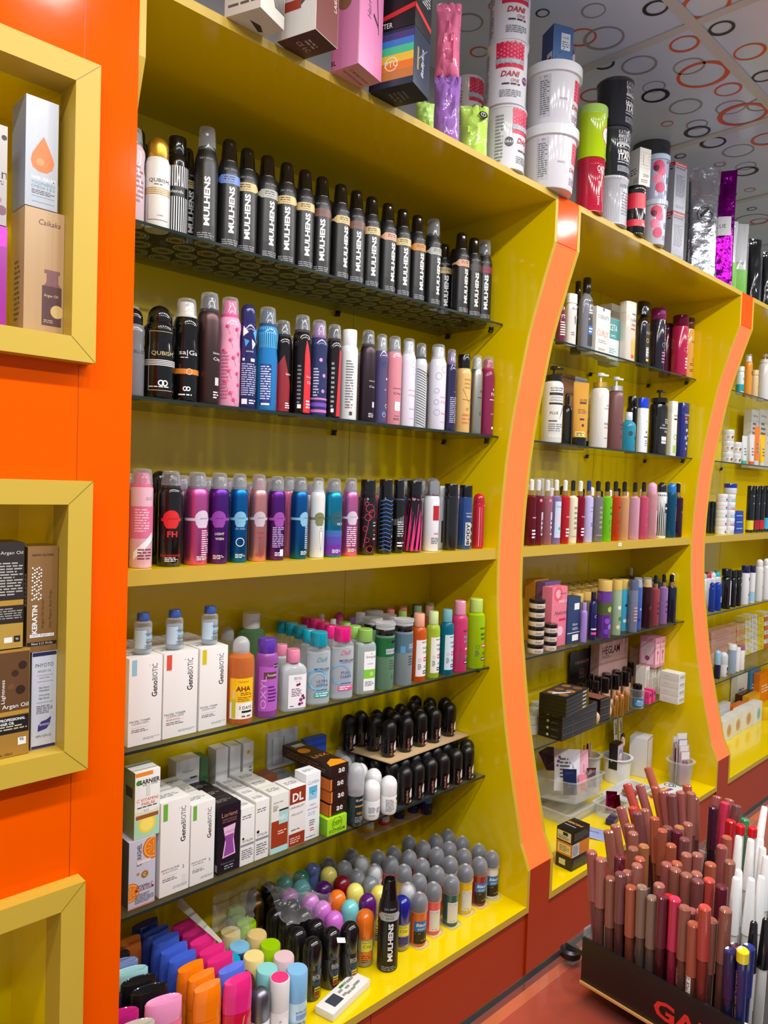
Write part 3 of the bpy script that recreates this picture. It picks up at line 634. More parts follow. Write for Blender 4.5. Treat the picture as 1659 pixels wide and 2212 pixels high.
# ---------------------------------------------------------------- second glass shelf
T2 = 'on the second glass shelf'
def fine(c, u0_=-.85, u1=.1, v0=.06, v1=.62, n=16): return [Ln(u0_, v0, u1, v1, n, c)]
def city(c, v=.40): return [T('Selection', .15, v+.045, .17, c, w=.95), T('City', .15, v-.02, .30, c, w=.9), Ln(-.3, .05, .5, .10, 3, c)]
flow = [(-.5, .72), (.4, .70), (-.2, .6), (-.8, .5), (.6, .48), (.1, .44), (-.3, .32), (.5, .30), (.7, .2), (-.6, .22), (-.1, .12), (.2, .06)]
def flowers(c, c2):
    d = []
    for u, v in flow: d += [Cc(u, v, .16, c), Cc(u+.14, v+.008, .11, c2), Pp([(u, v), (u+.03, v), (u+.3, v-.07), (u+.27, v-.07)], (90, 120, 70))]
    return d
r2 = [dict(px=285, top=668, w=50, body=(118, 118, 124), cap=K_, bk='waist', ck='dome', d='grey can cut off by the orange wall', k=.6, dec=[T('BLUST', .5, .5, .3, (60, 60, 64))]),
      dict(px=326, top=657, w=64, body=K_, cap=K_, bk='waist', ck='dome', d='broad black can with gold outline', k=.9, dec=[R(-.75, .08, -.72, .70, GD), R(-.75, .08, .9, .085, GD), R(-.75, .70, .9, .705, GD), T('QUBISM', .2, .47, .30, (206, 190, 140), w=1.5), R(-1.5, .395, 1.5, .405, (210, 212, 214)), R(-1.5, .378, 1.5, .388, (210, 212, 214)), R(-1.5, .361, 1.5, .371, (210, 212, 214)), R(-1.5, .344, 1.5, .354, (210, 212, 214)), Oo(.1, .16, .2, .08, W_), Oo(.36, .16, .2, .08, W_), Ln(-.7, .11, .8, .13, 1, W_)]),
      dict(px=384, top=642, w=56, body=K_, cap=(214, 210, 202), bk='waist', ck='clear', d='black can with orange belt band', k=.8, dec=[T('sa|Ga', .15, .46, .46, W_, w=1.5), Ln(-.5, .41, .2, .425, 1, W_), R(-1.6, .26, 1.6, .31, (208, 124, 30)), Oo(.2, .285, .25, .05, (220, 200, 170)), Oo(-.1, .12, .18, .08, W_), Oo(.14, .12, .18, .08, W_), Ln(-.6, .05, .7, .075, 1, W_)]),
      dict(px=445, top=633, w=50, body=(84, 66, 66), cap=(60, 60, 64), d='tall brown metallic can', bkind='m', k=.45, dec=[T('Selection', .5, .455, .17, W_, w=.8), T('City', .55, .40, .34, W_, w=.8), R(.35, .17, .8, .24, (200, 204, 210)), Ln(.2, .05, .9, .12, 3, W_)]),
      dict(px=487, top=643, w=50, body=(232, 160, 188), cap=(226, 90, 150), bk='waist', d='pink can printed with small flowers', k=.5, dec=flowers((206, 40, 110), (232, 110, 160))+fine((200, 100, 140), -.95, -.3, .06, .5, 14)),
      dict(px=531, top=659, w=41, body=(36, 36, 92), cap=(40, 42, 100), bk='waist', ck='dome', d='navy can with blue and white triangles', k=.5, dec=[Pp([(-.8, .78), (-.2, .72), (-.8, .68)], W_), Pp([(.3, .72), (.9, .76), (.8, .64)], (90, 170, 230)), Pp([(-.7, .66), (-.1, .64), (-.5, .58)], (60, 150, 220)), Pp([(.2, .66), (.8, .62), (.3, .56)], W_), T('SAUVAGE', 0, .54, .14, W_), R(-.8, .45, -.55, .475, W_), R(.1, .445, .6, .475, W_)]+fine((170, 176, 210), -.9, .9, .12, .43, 15)+[R(-.8, .04, -.2, .09, W_), Ln(0, .04, .9, .09, 2, W_)]),
      dict(px=573, top=664.6, w=46, body=(34, 120, 186), cap=(60, 84, 110), bk='waist', d='bright blue can with pale streaks', k=.4, dec=[R(-1.2+.2*i, .60, -1.13+.2*i, .80, (110, 200, 230)) for i in range(12)]+[R(-.95, .05, .1, .44, (28, 52, 130))]+fine((200, 214, 236), -.9, .05, .1, .43, 14)+[Ln(-.8, .04, .1, .08, 1, W_)]),
      dict(px=606, top=695, w=40, y=.215, body=(20, 14, 16), cap=(50, 50, 54), d='dark can with red flame shape', k=.3, dec=[Pp([(-1.0, .02), (.5, .02), (.6, .3), (-.2, .62), (-1.0, .5)], (140, 20, 34)), T('Selec', .3, .42, .22, W_), Ln(0, .05, .6, .12, 3, W_)]),
      dict(px=643, top=682, w=42, body=(20, 12, 14), cap=(66, 66, 70), d='black can with bright red flame shape', k=.4, dec=[Pp([(-.1, .02), (.95, .02), (1.0, .35), (.7, .55), (.3, .70), (.1, .74), (-.05, .60)], (222, 30, 44)), T('Selection', .6, .38, .2, W_, w=.9), T('City', .65, .32, .34, W_, w=.7), Ln(.2, .06, .9, .15, 3, W_), Ln(-.8, .1, -.4, .5, 10, (120, 120, 124)), R(-.75, .06, -.35, .1, W_)]),
      dict(px=684, top=692, w=39, body=(48, 54, 96), cap=(150, 110, 160), bk='waist', d='navy can with violet butterflies', k=.4, dec=[Cc(-.1, .58, .2, (220, 150, 210)), Cc(.3, .42, .2, (206, 140, 220)), Cc(.2, .26, .2, (190, 130, 216)), R(-1.3, .04, 1.3, .07, (200, 110, 190)), R(-1.3, .10, 1.3, .14, (120, 70, 190)), R(-1.3, .17, 1.3, .19, (206, 120, 200))]+fine((190, 190, 220), -.9, -.3, .2, .5, 10)),
      dict(px=717, top=702, w=34, body=(28, 20, 22), cap=(56, 56, 60), d='black can with narrow red stripe', k=.2, dec=[Pp([(-.1, .02), (.5, .02), (.5, .70), (.2, .74)], (214, 34, 48)), Ln(-.8, .1, -.4, .6, 10, (150, 150, 154)), R(-.75, .06, -.4, .1, W_)]),
      dict(px=750, top=714.7, w=37, body=(232, 232, 234), cap=(236, 236, 238), ck='flat', d='plain white can with white cap', k=.2, dec=[Ln(-.9, .12, .0, .66, 18, (120, 120, 126)), Cc(-.55, .16, .12, (200, 90, 40)), R(-.4, .05, -.05, .09, (60, 60, 60))]),
      dict(px=790, top=715, w=35, body=(72, 58, 66), cap=(66, 66, 70), bkind='m', d='dark plum metallic can', k=.2, dec=city((220, 220, 224))+[R(.2, .16, .65, .22, (200, 204, 210))]),
      dict(px=819, top=723.5, w=30, y=.205, body=(84, 76, 116), cap=(160, 162, 170), bk='waist', d='violet can with galaxy print', k=.2, dec=[Cc(-.1, .66, .4, (40, 70, 120)), Cc(.4, .50, .15, W_), T('euph', .2, .38, .2, W_), Cc(0, .12, .35, (70, 90, 150)), Oo(.1, .1, .3, .05, (210, 210, 240)), Oo(.5, .2, .3, .05, W_)]),
      dict(px=847, top=727, w=33, body=(220, 140, 152), cap=(140, 144, 148), d='dusty pink can with white label', k=.2, dec=[T('Selection', 0, .41, .2, (60, 30, 40), w=1.3), T('City', 0, .35, .38, (60, 30, 40), w=1.2), R(-.35, .16, .5, .26, W_), T('La vie', .08, .235, .14, (120, 120, 130)), T('est', .08, .21, .14, (120, 120, 130)), T('belle', .08, .185, .14, (120, 120, 130)), T('body spray', 0, .10, .16, (60, 20, 30), b=.02), Ln(-.5, .05, .5, .08, 2, (90, 50, 60))]),
      dict(px=877.5, top=733, w=31, body=(226, 224, 238), cap=(210, 212, 218), d='white lilac can with pink lettering', k=.2, dec=[T('Selection', .1, .41, .2, (220, 130, 150), w=1.2), T('City', .1, .35, .36, (220, 130, 150), w=1.1), T('Florissa', .1, .2, .2, (200, 80, 120), sh=.4), T('body spray', .1, .09, .16, (220, 90, 130)), Oo(.2, .70, .4, .03, (170, 170, 180)), Oo(.5, .62, .4, .03, (170, 170, 180)), Oo(.7, .52, .3, .03, (170, 170, 180))]),
      dict(px=904, top=743, w=28, body=(206, 208, 212), cap=(80, 84, 90), bk='waist', d='white can with black diagonal hatching', k=.1, dec=[Pp([(-1.2, .06+.03*i), (-1.2, .068+.03*i), (.3, .018+.03*i), (.3, .010+.03*i)], (30, 30, 34)) for i in range(22)]),
      dict(px=941, top=746, w=37, body=(226, 224, 236), cap=(206, 208, 212), d='white can with grey swirls and pink lettering', k=.2, dec=[T('Selection', .3, .38, .2, (220, 130, 150), w=1.1), T('City', .3, .32, .36, (220, 130, 150), w=1.), T('Florissa', .3, .19, .2, (200, 80, 120), sh=.4), T('body spray', .3, .09, .16, (220, 90, 130)), Oo(-.5, .62, .4, .04, (150, 150, 160)), Oo(.2, .70, .4, .04, (150, 150, 160)), Oo(-.7, .45, .3, .04, (150, 150, 160)), Oo(-.6, .2, .35, .04, (150, 150, 160)), Oo(-.7, .32, .3, .04, (150, 150, 160))]),
      dict(px=970, top=756.5, w=26, body=(40, 38, 74), cap=(120, 100, 150), bk='waist', d='dark navy can covered in fine print', k=.0, dec=[T('euphor', 0, .48, .2, (200, 140, 200))]+fine((170, 170, 200), -.9, .9, .1, .42, 14)),
      dict(px=997, top=766.6, w=33, body=(226, 182, 110), cap=(20, 20, 22), ck='flat', d='tan can with map print and black cap', k=.1, dec=[Cc(-.1, .3, .2, (160, 130, 80)), Pp([(-.8, .55), (.6, .28), (.6, .285), (-.8, .56)], (90, 60, 40)), Pp([(-.8, .42), (.9, .40), (.9, .405), (-.8, .426)], (90, 60, 40)), T('Tel', .6, .42, .3, (50, 30, 20)), Ln(-.8, .1, .8, .25, 3, (200, 120, 60)), Ln(-.6, .55, .8, .7, 3, (190, 140, 70))]),
      dict(px=1025, top=768, w=27, body=(176, 178, 172), cap=(190, 192, 190), bkind='m', d='brushed silver can', k=.1, dec=[T('ES', .2, .54, .35, (30, 30, 30)), T('212', 0, .26, .3, (20, 20, 20), v=1), Ln(-.5, .45, .5, .47, 1, (40, 40, 40))]),
      dict(px=1051, top=773, w=31, body=(134, 34, 76), cap=(180, 40, 80), d='burgundy can with reddish clear cap', k=.1, dec=[T('FIX', .2, .52, .4, W_), Pp([(0, .60), (.2, .56), (.4, .6), (.2, .58)], W_), Ln(-.4, .44, .6, .46, 1, W_), T('euph', .1, .27, .28, (240, 190, 200)), R(0, .08, .5, .11, W_)])]
for e in r2: e.setdefault('y', .197)
row(Z2, T2, r2, 'spray cans in the front row of the second shelf', bk='tall', ck='clear')
back = [((40, 34, 38), 'm'), ((120, 60, 100), 'g'), ((90, 60, 150), 'g'), ((206, 200, 206), 'g'), ((70, 100, 160), 'g'), ((150, 120, 90), 'g'), ((170, 172, 176), 'm')]
def backrow(z, y, n, x0, h, r, hood, where, step, jit=.0, cols=back, bk='tall', ck='clear'):
    for i in range(n):
        c, kd = cols[(i*3+int(y*100)) % len(cols)]; cn = {0: 'dark', 1: 'plum', 2: 'violet', 3: 'pale', 4: 'blue', 5: 'brown', 6: 'silver'}[(i*3+int(y*100)) % len(cols)]
        x = x0+step*i
        bottle('spray_can', '%s can, %s behind the front row %s' % (cn, nth(i), where), 'can', 'spray cans standing behind the front row', x, y, z, r, h-random.random()*.012, c, (150, 130, 150), bk, ck, (), 0, bkind=kd)
backrow(Z2, .258, 20, X1+.06, .197, .025, 1, T2, .057)
# ---------------------------------------------------------------- yellow middle shelf
TM = 'on the yellow middle shelf'
def juiz(c, nm=None, nc=W_, fl=1):
    d = [R(-2.6, .475, 2.6, .505, c), Cc(0, .50, .72, c), Pp([(-.66, .45), (.66, .45), (.4, .40), (-.4, .40)], c), T('Jusist', .1, .5, .2, (40, 30, 40), sh=.5, w=.9)]
    if nm:
        for i, s in enumerate(nm.split('|')): d.append(T(s, .1, .33-.055*i, .24, nc, b=.01))
    return d+[Ln(-.5, .05, .6, .10, 3, nc)]
r3 = [dict(px=303, top=1014, w=49, y=.195, body=(222, 176, 190), cap=(226, 110, 150), bk='str', ck='arcclear', d='pale pink can with pink nozzle', k=.5, dec=[R(-3.1, .30, 3.1, .62, (216, 110, 146)), Pp([(-.9, .16), (.9, .36), (.9, .28), (-.9, .08)], W_), T('BIO', .5, .70, .3, (190, 160, 176)), Ln(-.8, .36, .5, .6, 9, (235, 190, 205)), Ln(-.5, .08, .8, .2, 4, (120, 60, 80))]),
      dict(px=342, top=1017, w=44, y=.245, body=(18, 18, 20), cap=(20, 20, 22), bk='arc', ck='dome', d='black can half hidden behind the front row', k=0),
      dict(px=365, top=1018, w=52, body=(16, 15, 17), cap=(48, 40, 42), d='black can with red emblem and monogram', k=.75, dec=juiz((214, 34, 40))+[T('FH', .1, .34, .5, (210, 44, 40), b=.03, w=.85), T('MAMAMAMA', 0, .115, .22, (210, 44, 40), w=1.8), ('r', -3, .47, -.9, .51, (16, 15, 17)), ('r', .9, .47, 3, .51, (16, 15, 17))]),
      dict(px=422, top=1019.5, w=48, body=(214, 96, 168), cap=(120, 116, 122), d='pink to violet metallic can', bkind='m', k=-.1, dec=juiz((206, 190, 210))+fine((240, 200, 225), -.1, .8, .1, .38, 12)),
      dict(px=469.5, top=1023, w=43, body=(92, 44, 140), cap=(126, 126, 130), bkind='m', d='deep purple can with gold lettering', k=.9, dec=juiz((140, 60, 160), 'LIGHT|WISH', (232, 220, 200))),
      dict(px=513, top=1024.6, w=41, body=(20, 106, 178), cap=(126, 128, 132), bkind='m', d='bright blue can with white ring', k=.6, dec=juiz((120, 176, 206))+[T('DA VINCI', 0, .38, .18, (170, 210, 235)), Oo(0, .23, .48, .08, W_)]),
      dict(px=555, top=1025, w=40, body=(220, 150, 150), cap=(170, 130, 136), bkind='m', d='peach pink metallic can', k=.6, dec=juiz((190, 176, 186), 'Sweet|love', (170, 60, 70))),
      dict(px=594, top=1029.6, w=37, body=(96, 44, 136), cap=(120, 122, 126), bkind='m', d='purple can with fine print and barcode', k=.3, dec=juiz((150, 70, 160))+fine((200, 170, 220), -.8, .6, .15, .4, 12)+[R(.1, .05, .6, .13, W_)]),
      dict(px=620, top=1030, w=34, y=.245, body=(220, 110, 140), cap=(150, 150, 154), d='pink can half hidden behind the front row', k=0),
      dict(px=643.5, top=1032, w=38, body=(26, 100, 170), cap=(120, 122, 128), bkind='m', d='blue can with pale blue band', k=-.2, dec=juiz((130, 180, 210))+fine((190, 214, 235), 0, .8, .12, .4, 12)),
      dict(px=683, top=1032, w=34, body=(216, 218, 216), cap=(200, 202, 204), d='white can with olive emblem and slim triangle', k=.5, dec=juiz((122, 124, 84))+[Pp([(0, .34), (.45, .34), (.22, .05)], (150, 150, 150)), Pp([(.06, .33), (.39, .33), (.22, .1)], W_), T('13', .22, .37, .2, (30, 30, 30))]),
      dict(px=717, top=1033, w=38, body=(30, 140, 176), cap=(120, 124, 130), bkind='m', d='teal can fading into violet', k=.3, dec=[R(-3.1, .02, 3.1, .16, (104, 40, 156)), R(-3.1, .16, 3.1, .26, (84, 66, 164)), R(-3.1, .26, 3.1, .34, (58, 100, 170))]+juiz((36, 84, 100))+[T('VICTO', .5, .42, .28, W_, w=1.1)]),
      dict(px=753.5, top=1034, w=34, body=(222, 116, 176), cap=(150, 130, 146), bkind='m', d='pink lilac can with pale emblem', k=.5, dec=juiz((206, 190, 206))+fine((240, 210, 230), -.7, .6, .12, .38, 10)),
      dict(px=790.5, top=1037, w=39, body=(18, 16, 20), cap=(18, 18, 20), bk='arc', ck='flat', d='black can with red line drawn flowers', k=.3, dec=[Oo(-.2, .62, .5, .06, (206, 50, 70)), Oo(.1, .55, .45, .06, (206, 50, 70)), Oo(-.4, .5, .4, .06, (206, 50, 70)), Oo(-.6, .68, .25, .06, (206, 50, 70)), Pp([(-.9, .1), (-.84, .1), (-.2, .5), (-.26, .5)], (206, 50, 70)), Oo(-.5, .2, .3, .05, (206, 50, 70)), Oo(-.1, .08, .4, .05, (206, 50, 70)), Oo(-.7, .35, .3, .05, (206, 50, 70)), T('MARSAY', .6, .43, .16, W_, w=.7), Ln(.25, .38, .9, .4, 1, W_), T('EUPHOR', .6, .33, .16, (224, 60, 60), w=.7), T('PARIS', .55, .27, .12, W_), Ln(.25, .2, .8, .23, 2, W_)]),
      dict(px=829, top=1037, w=33, body=(14, 16, 24), cap=(18, 18, 20), bk='arc', ck='flat', d='black can with blue wave lines', k=.2, dec=[Pp([(-1.3, v), (-.5, v+.025), (.2, v), (.9, v+.02), (.9, v+.012), (.2, v-.01), (-.5, v+.015), (-1.3, v-.008)], (60, 120, 200)) for v in [.05+.055*i for i in range(13)]]+[R(.35, .2, 1., .5, (14, 16, 24)), T('MAR', .7, .46, .2, W_), T('BLE', .7, .33, .2, (70, 130, 210)), Ln(.4, .22, .9, .25, 2, W_)]),
      dict(px=857, top=1037, w=26, body=(16, 16, 18), cap=(18, 18, 20), bk='arc', ck='flat', d='black can with thin white vertical stripes', k=0, dec=[R(-1.5+.28*i, .38, -1.44+.28*i, .74, (200, 200, 204)) for i in range(10)]+[Ln(-.8, .22, .6, .44, 7, (190, 190, 190)), Ln(-.8, .08, .6, .16, 2, W_)]),
      dict(px=890.5, top=1038, w=38, body=(18, 14, 18), cap=(18, 18, 20), bk='arc', ck='flat', d='black can with hot pink diagonal stripes', k=0, dec=[Pp([(-1.6+.55*i, .02), (-1.3+.55*i, .02), (-.7+.55*i, .74), (-1.+.55*i, .74)], (232, 50, 130)) for i in range(-2, 6)]+[R(.7, .2, 1.2, .5, (18, 14, 18)), Ln(.75, .25, 1.2, .48, 5, (200, 190, 196))]),
      dict(px=929, top=1032, w=34, body=(224, 224, 230), cap=(206, 30, 44), bk='arc', ck='chrome', d='white can with red square and chrome top', k=.3, dec=[R(-3.1, .755, 3.1, .765, (20, 20, 20)), R(-.35, .42, .6, .62, (178, 20, 34)), T('NICE', .2, .24, .24, (190, 24, 34), sh=.3, b=.02), Ln(-.5, .1, .7, .19, 4, (90, 90, 96))]),
      dict(px=951, top=1050, w=24, y=.23, body=(214, 220, 230), cap=(214, 218, 226), ck='flat', d='slim pale can half hidden', k=0, dec=[R(-.8, .1, .8, .45, (40, 30, 40)), T('READY', .3, .28, .3, W_, v=1)]),
      dict(px=970, top=1046, w=30, body=(26, 26, 28), cap=(18, 18, 20), bk='str', ck='flat', d='plain black can with grey side label', k=.2, dec=[R(.55, .1, .9, .55, (90, 90, 92))]),
      dict(px=1002, top=1048, w=29, body=(34, 66, 122), cap=(18, 18, 20), bk='str', ck='flat', d='dark blue can with bold lettering', k=.1, dec=[R(-.7, .06, .2, .42, (190, 192, 196)), T('BODY', -.25, .24, .5, (20, 20, 24), v=1, w=.33, b=.03), R(.25, .06, 1.2, .42, (20, 24, 36)), T('DE', .6, .37, .5, (214, 214, 214), b=.03), T('DO', .6, .25, .5, (214, 214, 214), b=.03), T('AN', .6, .13, .5, (214, 214, 214), b=.03), T('NON STOP', -.1, .56, .16, W_), T('FRESH', -.1, .51, .24, W_)]),
      dict(px=1031, top=1065, w=27, body=(176, 24, 44), cap=(176, 26, 44), bk='str', ck='dome', d='short red can', k=.1, dec=[R(-.7, .04, -.58, .75, (226, 150, 150)), R(-.3, .04, -.26, .75, (226, 150, 150)), T('nR', .3, .78, .2, W_)])]
for e in r3: e.setdefault('y', .193)
row(ZM, TM, r3, 'body sprays in the front row of the middle shelf', bk='tall', ck='arcclear')
backrow(ZM, .25, 19, X1+.055, .186, .0235, 1, TM, .060, cols=[((24, 22, 24), 'g'), ((200, 110, 150), 'g'), ((190, 160, 190), 'g'), ((214, 206, 210), 'g'), ((50, 90, 160), 'g'), ((30, 28, 30), 'g'), ((150, 150, 156), 'm')], ck='arcclear')
for px, top in ((868, 1032), (899, 1032)):
    y = .30; x = atx(px, y, ZM)
    bottle('spray_can', 'dark can with mirror chrome lid, %s of two behind the middle shelf row' % ('left' if px == 868 else 'right'), 'can', 'chrome lidded cans', x, y, ZM, .026, hgt(x, y, ZM, top), (40, 36, 40), (200, 200, 204), 'arc', 'chrome')
# ================================================================ BAY 1, third glass shelf: boxes and toners
T3 = 'on the third glass shelf'
C = 'clear'
def geno(c, title, sub=None):
    d = [R(-.42, .80, -.27, .98, c), T('Geno', .27, .62, .17, (44, 44, 48), v=1, w=.185, b=.022), T('BIOTIC', .27, .815, .16, (60, 60, 64), v=1, w=.19), T('o', .12, .9, .03, (60, 60, 60))]
    for i, s in enumerate(title): d.append(T(s, -.15, .28-.028*i, .055, (60, 60, 64) if i == 0 else (130, 130, 134), w=.62 if i == 0 else .5, b=.005))
    if sub: d.append(T(sub, -.2, .215, .05, (214, 60, 50), w=.4, sh=.3))
    return d+[R(-.4, .205, .1, .207, (150, 150, 150)), Ln(-.4, .15, .1, .19, 2, (110, 110, 114)), Ln(-.05, .05, .45, .08, 2, (160, 160, 162))]
gb = []
WB = (232, 230, 226)
for i, (bl, br, c, ti, sb, nm) in enumerate((((275, 1611), 348, (150, 190, 206), ('FACIAL TONER', 'CLEAN-GEN'), None, 'pale blue'), ((350, 1597.5), 424.5, (220, 80, 60), ('FACIAL TONER', 'CLEAN-GEN'), 'Brightening', 'red'), ((428, 1582), 489, (214, 190, 10), ('FACIAL TONER', 'CLEAN-GEN'), None, 'yellow'))):
    y = .186; x0 = atx(bl[0], y, Z4); x1 = atx(br, y, Z4)
    gb.append((x0, x1)); box('product_box', 'tall white facial toner box with %s stripe under a small water bottle' % nm, 'box', 'tall white toner boxes', (x0+x1)/2, y, Z4, x1-x0-.001, .062, .176, WB, F=geno(c, ti, sb), Tp=[Ln(-.4, -.1, .3, .1, 2, (90, 90, 94))])
    for r_ in (1, 2):
        box('product_box', 'white toner box in the %s row behind the %s striped one' % (('second', 'third')[r_-1], nm), 'box', 'tall white toner boxes', (x0+x1)/2, y+.066*r_, Z4, x1-x0-.001, .062, .176, WB, F=geno(c, ti, sb), Tp=[Ln(-.4, -.1, .3, .1, 2, (90, 90, 94)), R(-.45, .2, -.1, .4, c)])
    x = (x0+x1)/2-.006; yy = y+.03
    px = (308, 376, 452)[i]; x = atx(px, yy, Z4+.178)
    bottle('water_bottle', 'small clear bottle with blue cap on the %s striped toner box' % nm, 'bottle', 'small clear bottles on the toner boxes', x, yy, Z4+.1775, .0175, .083, C, (52, 84, 160), 'wide', 'screw', [R(-1.2, .15, .2, .6, (186, 212, 228)), T('MICELLAR', .55, .50, .22, (60, 60, 64), w=1.0), R(.1, .38, 1.2, .44, (150, 196, 220)), T('Genobi', .6, .31, .26, (50, 50, 54), w=1.0), Ln(0, .12, 1.1, .24, 3, (100, 110, 120))], liquid=((196, 212, 222), .62), rz=face(x, yy, .6))
box('product_box', 'white box with red patch cut off by the orange wall, third shelf', 'box', None, X1+.05, .21, Z4, .05, .15, .16, WB, F=[R(-.5, .3, .5, .36, (200, 50, 40))])
def lab(u0_, v0, u1, v1, c): return R(u0_, v0, u1, v1, c)
b = [dict(px=517, top=1374, w=58, body=(222, 124, 60), cap='frost', bk='wide', ck='dome', bkind='t', name='serum_bottle', d='orange serum bottle with yellow and white label', k=.75,
          dec=[R(-.95, .07, .95, .54, (240, 236, 226)), R(-.95, .26, .95, .54, (244, 190, 10)), T('TANSKDE', .1, .50, .12, (120, 70, 20), sh=.2, w=.8), T('AHA', .1, .42, .36, (110, 40, 20), w=1.1, b=.03), Ln(-.1, .34, .85, .38, 2, (120, 60, 20)), Ln(-.3, .27, .85, .33, 3, (150, 90, 30)), T('3 DAYS', .3, .20, .24, (40, 40, 44), w=1.0, b=.01), R(.0, .14, .8, .165, (30, 30, 30)), Ln(0, .08, .8, .12, 1, (100, 100, 100)), R(-.75, .08, -.45, .30, (190, 190, 40)), R(-.68, .3, -.52, .40, (230, 200, 150))]),
     dict(px=573, top=1378, w=49, body=(178, 96, 190), cap=(88, 50, 160), bk='tall', ck='flat', bkind='t', name='toner_bottle', d='violet bottle with deep purple cap', k=.55,
          dec=[R(-.95, .09, 1.0, .66, (176, 90, 190)), T('OXYL', -.5, .33, .5, (214, 170, 224), v=1, w=.42), R(-.5, .50, .7, .59, (96, 60, 60)), T('Poweskin', .25, .55, .2, W_, w=.85), R(.4, .64, .95, .69, (20, 20, 20)), T('DOUX', .66, .665, .13, W_), T('FACE', .1, .665, .13, (150, 30, 60)), Ln(-.1, .2, .8, .42, 5, (90, 30, 110))]),
     dict(px=630, top=1403, w=60, body=(214, 218, 220), cap=(222, 130, 160), bk='bot', ck='screw', bkind='t', e=4, sx=1, sy=.6, name='lotion_bottle', d='flat clear bottle with pink cap', k=.4,
          dec=[R(-.55, .05, .9, .60, (236, 232, 236)), T('BIOL', .2, .54, .2, (60, 50, 60), w=.6), T('Beauty', .2, .49, .14, (150, 150, 154)), Cc(.15, .43, .1, (130, 20, 70)), Cc(.3, .44, .1, (130, 20, 70)), Ln(-.3, .24, .5, .38, 5, (120, 80, 100)), Cc(.6, .24, .12, (130, 40, 90)), Cc(.45, .18, .14, (150, 60, 110)), Cc(.7, .2, .1, (110, 20, 70)), Cc(.35, .11, .12, (120, 30, 80)), Cc(.55, .12, .1, (150, 70, 120)), Ln(-.4, .07, 0, .1, 1, (80, 80, 84))]),
     dict(px=685, top=1364, w=54, body=C, cap=(0, 152, 176), bk='wide', ck='screw', sy=.62, name='water_bottle', d='clear water bottle with turquoise flip cap', k=.45, liquid=((228, 236, 240), .72), e=2.6,
          dec=[Oo(-.3, .36, .85, .14, (110, 176, 214)), Oo(-.2, .33, .7, .08, (150, 200, 226)), T('Dafi', .1, .63, .36, (70, 150, 150), sh=.4, w=.95), T('MICELLAR', .1, .50, .17, (40, 56, 110), w=1.3, b=.01), T('CLEANSING WATER', .1, .47, .09, (60, 80, 120), w=1.2), T('ULTRA', .15, .33, .22, (36, 60, 130), w=.95), T('HYDRA', .15, .275, .22, (36, 60, 130), w=1.), Ln(-.3, .2, .7, .22, 1, (60, 80, 120)), R(-.5, .11, .8, .18, (40, 166, 160)), Ln(-.4, .115, .7, .175, 2, W_)]),
     dict(px=736, top=1355, w=51, body=C, cap=(230, 30, 126), bk='wide', ck='screw', sy=.62, name='water_bottle', d='clear water bottle with hot pink flip cap', k=.45, liquid=((230, 234, 240), .72), e=2.6,
          dec=[Oo(-.3, .36, .85, .14, (120, 176, 216)), T('Dafi', .1, .66, .36, (214, 90, 130), sh=.4, w=.95), T('MICELLAR', .2, .55, .17, (50, 50, 110), w=1.3, b=.01), T('CLEANSING WATER', .2, .52, .09, (120, 60, 110), w=1.2), T('FULL', .15, .38, .22, (50, 50, 120), w=.85), T('CLEAR', .15, .325, .22, (50, 50, 120), w=1.), Ln(-.3, .22, .8, .24, 1, (60, 60, 120)), R(-.5, .13, .8, .20, (220, 90, 150)), Ln(-.4, .135, .7, .195, 2, W_)]),
     dict(px=785, top=1359, w=46, body=(190, 200, 196), cap=(140, 190, 90), bk='wide', ck='screw', bkind='t', e=4, sy=.6, name='water_bottle', d='clear rectangular bottle with white and green label', k=.35,
          dec=[R(-.35, .05, 1., .66, W_), R(-.35, .24, 1., .38, (130, 196, 60)), T('Simple', .35, .57, .3, (30, 34, 30), w=1.), T('micellar', .3, .47, .14, (60, 90, 80)), Cc(.45, .31, .2, (170, 220, 120)), Pp([(.3, .61), (.4, .64), (.38, .61)], (70, 150, 60)), Pp([(.45, .61), (.52, .65), (.5, .61)], (70, 150, 60)), Ln(-.2, .12, .7, .2, 4, (90, 90, 90))]),
     dict(px=828, top=1343, w=42, body=(120, 160, 130), cap=(16, 16, 18), bk='str', ck='flip', bkind='t', name='toner_bottle', d='green round bottle with black collar', k=.3,
          dec=[R(-3.1, .50, 3.1, .78, (20, 96, 50)), R(-.4, .54, .7, .62, (170, 176, 180)), T('ACNE SOME', .2, .58, .14, (60, 60, 64)), R(.2, .70, .9, .74, (16, 16, 18)), T('FACE', -.1, .72, .12, (10, 50, 30)), Ln(0, .3, .8, .46, 4, (70, 100, 80)), T('30X1', .4, .2, .2, (20, 60, 40), v=1)]),
     dict(px=868, top=1335, w=40, body=(150, 164, 168), cap=(16, 16, 18), bk='str', ck='flip', bkind='t', name='toner_bottle', d='grey blue round bottle with black collar', k=.2,
          dec=[R(-3.1, .50, 3.1, .78, (80, 110, 124)), R(.0, .56, .9, .63, (150, 160, 168)), T('HYDRAT', .45, .60, .16, (60, 100, 160)), R(.1, .52, .9, .55, (60, 130, 190)), R(-.9, .5, -.4, .6, (90, 150, 200)), Ln(0, .3, .8, .46, 4, (60, 80, 100))])]
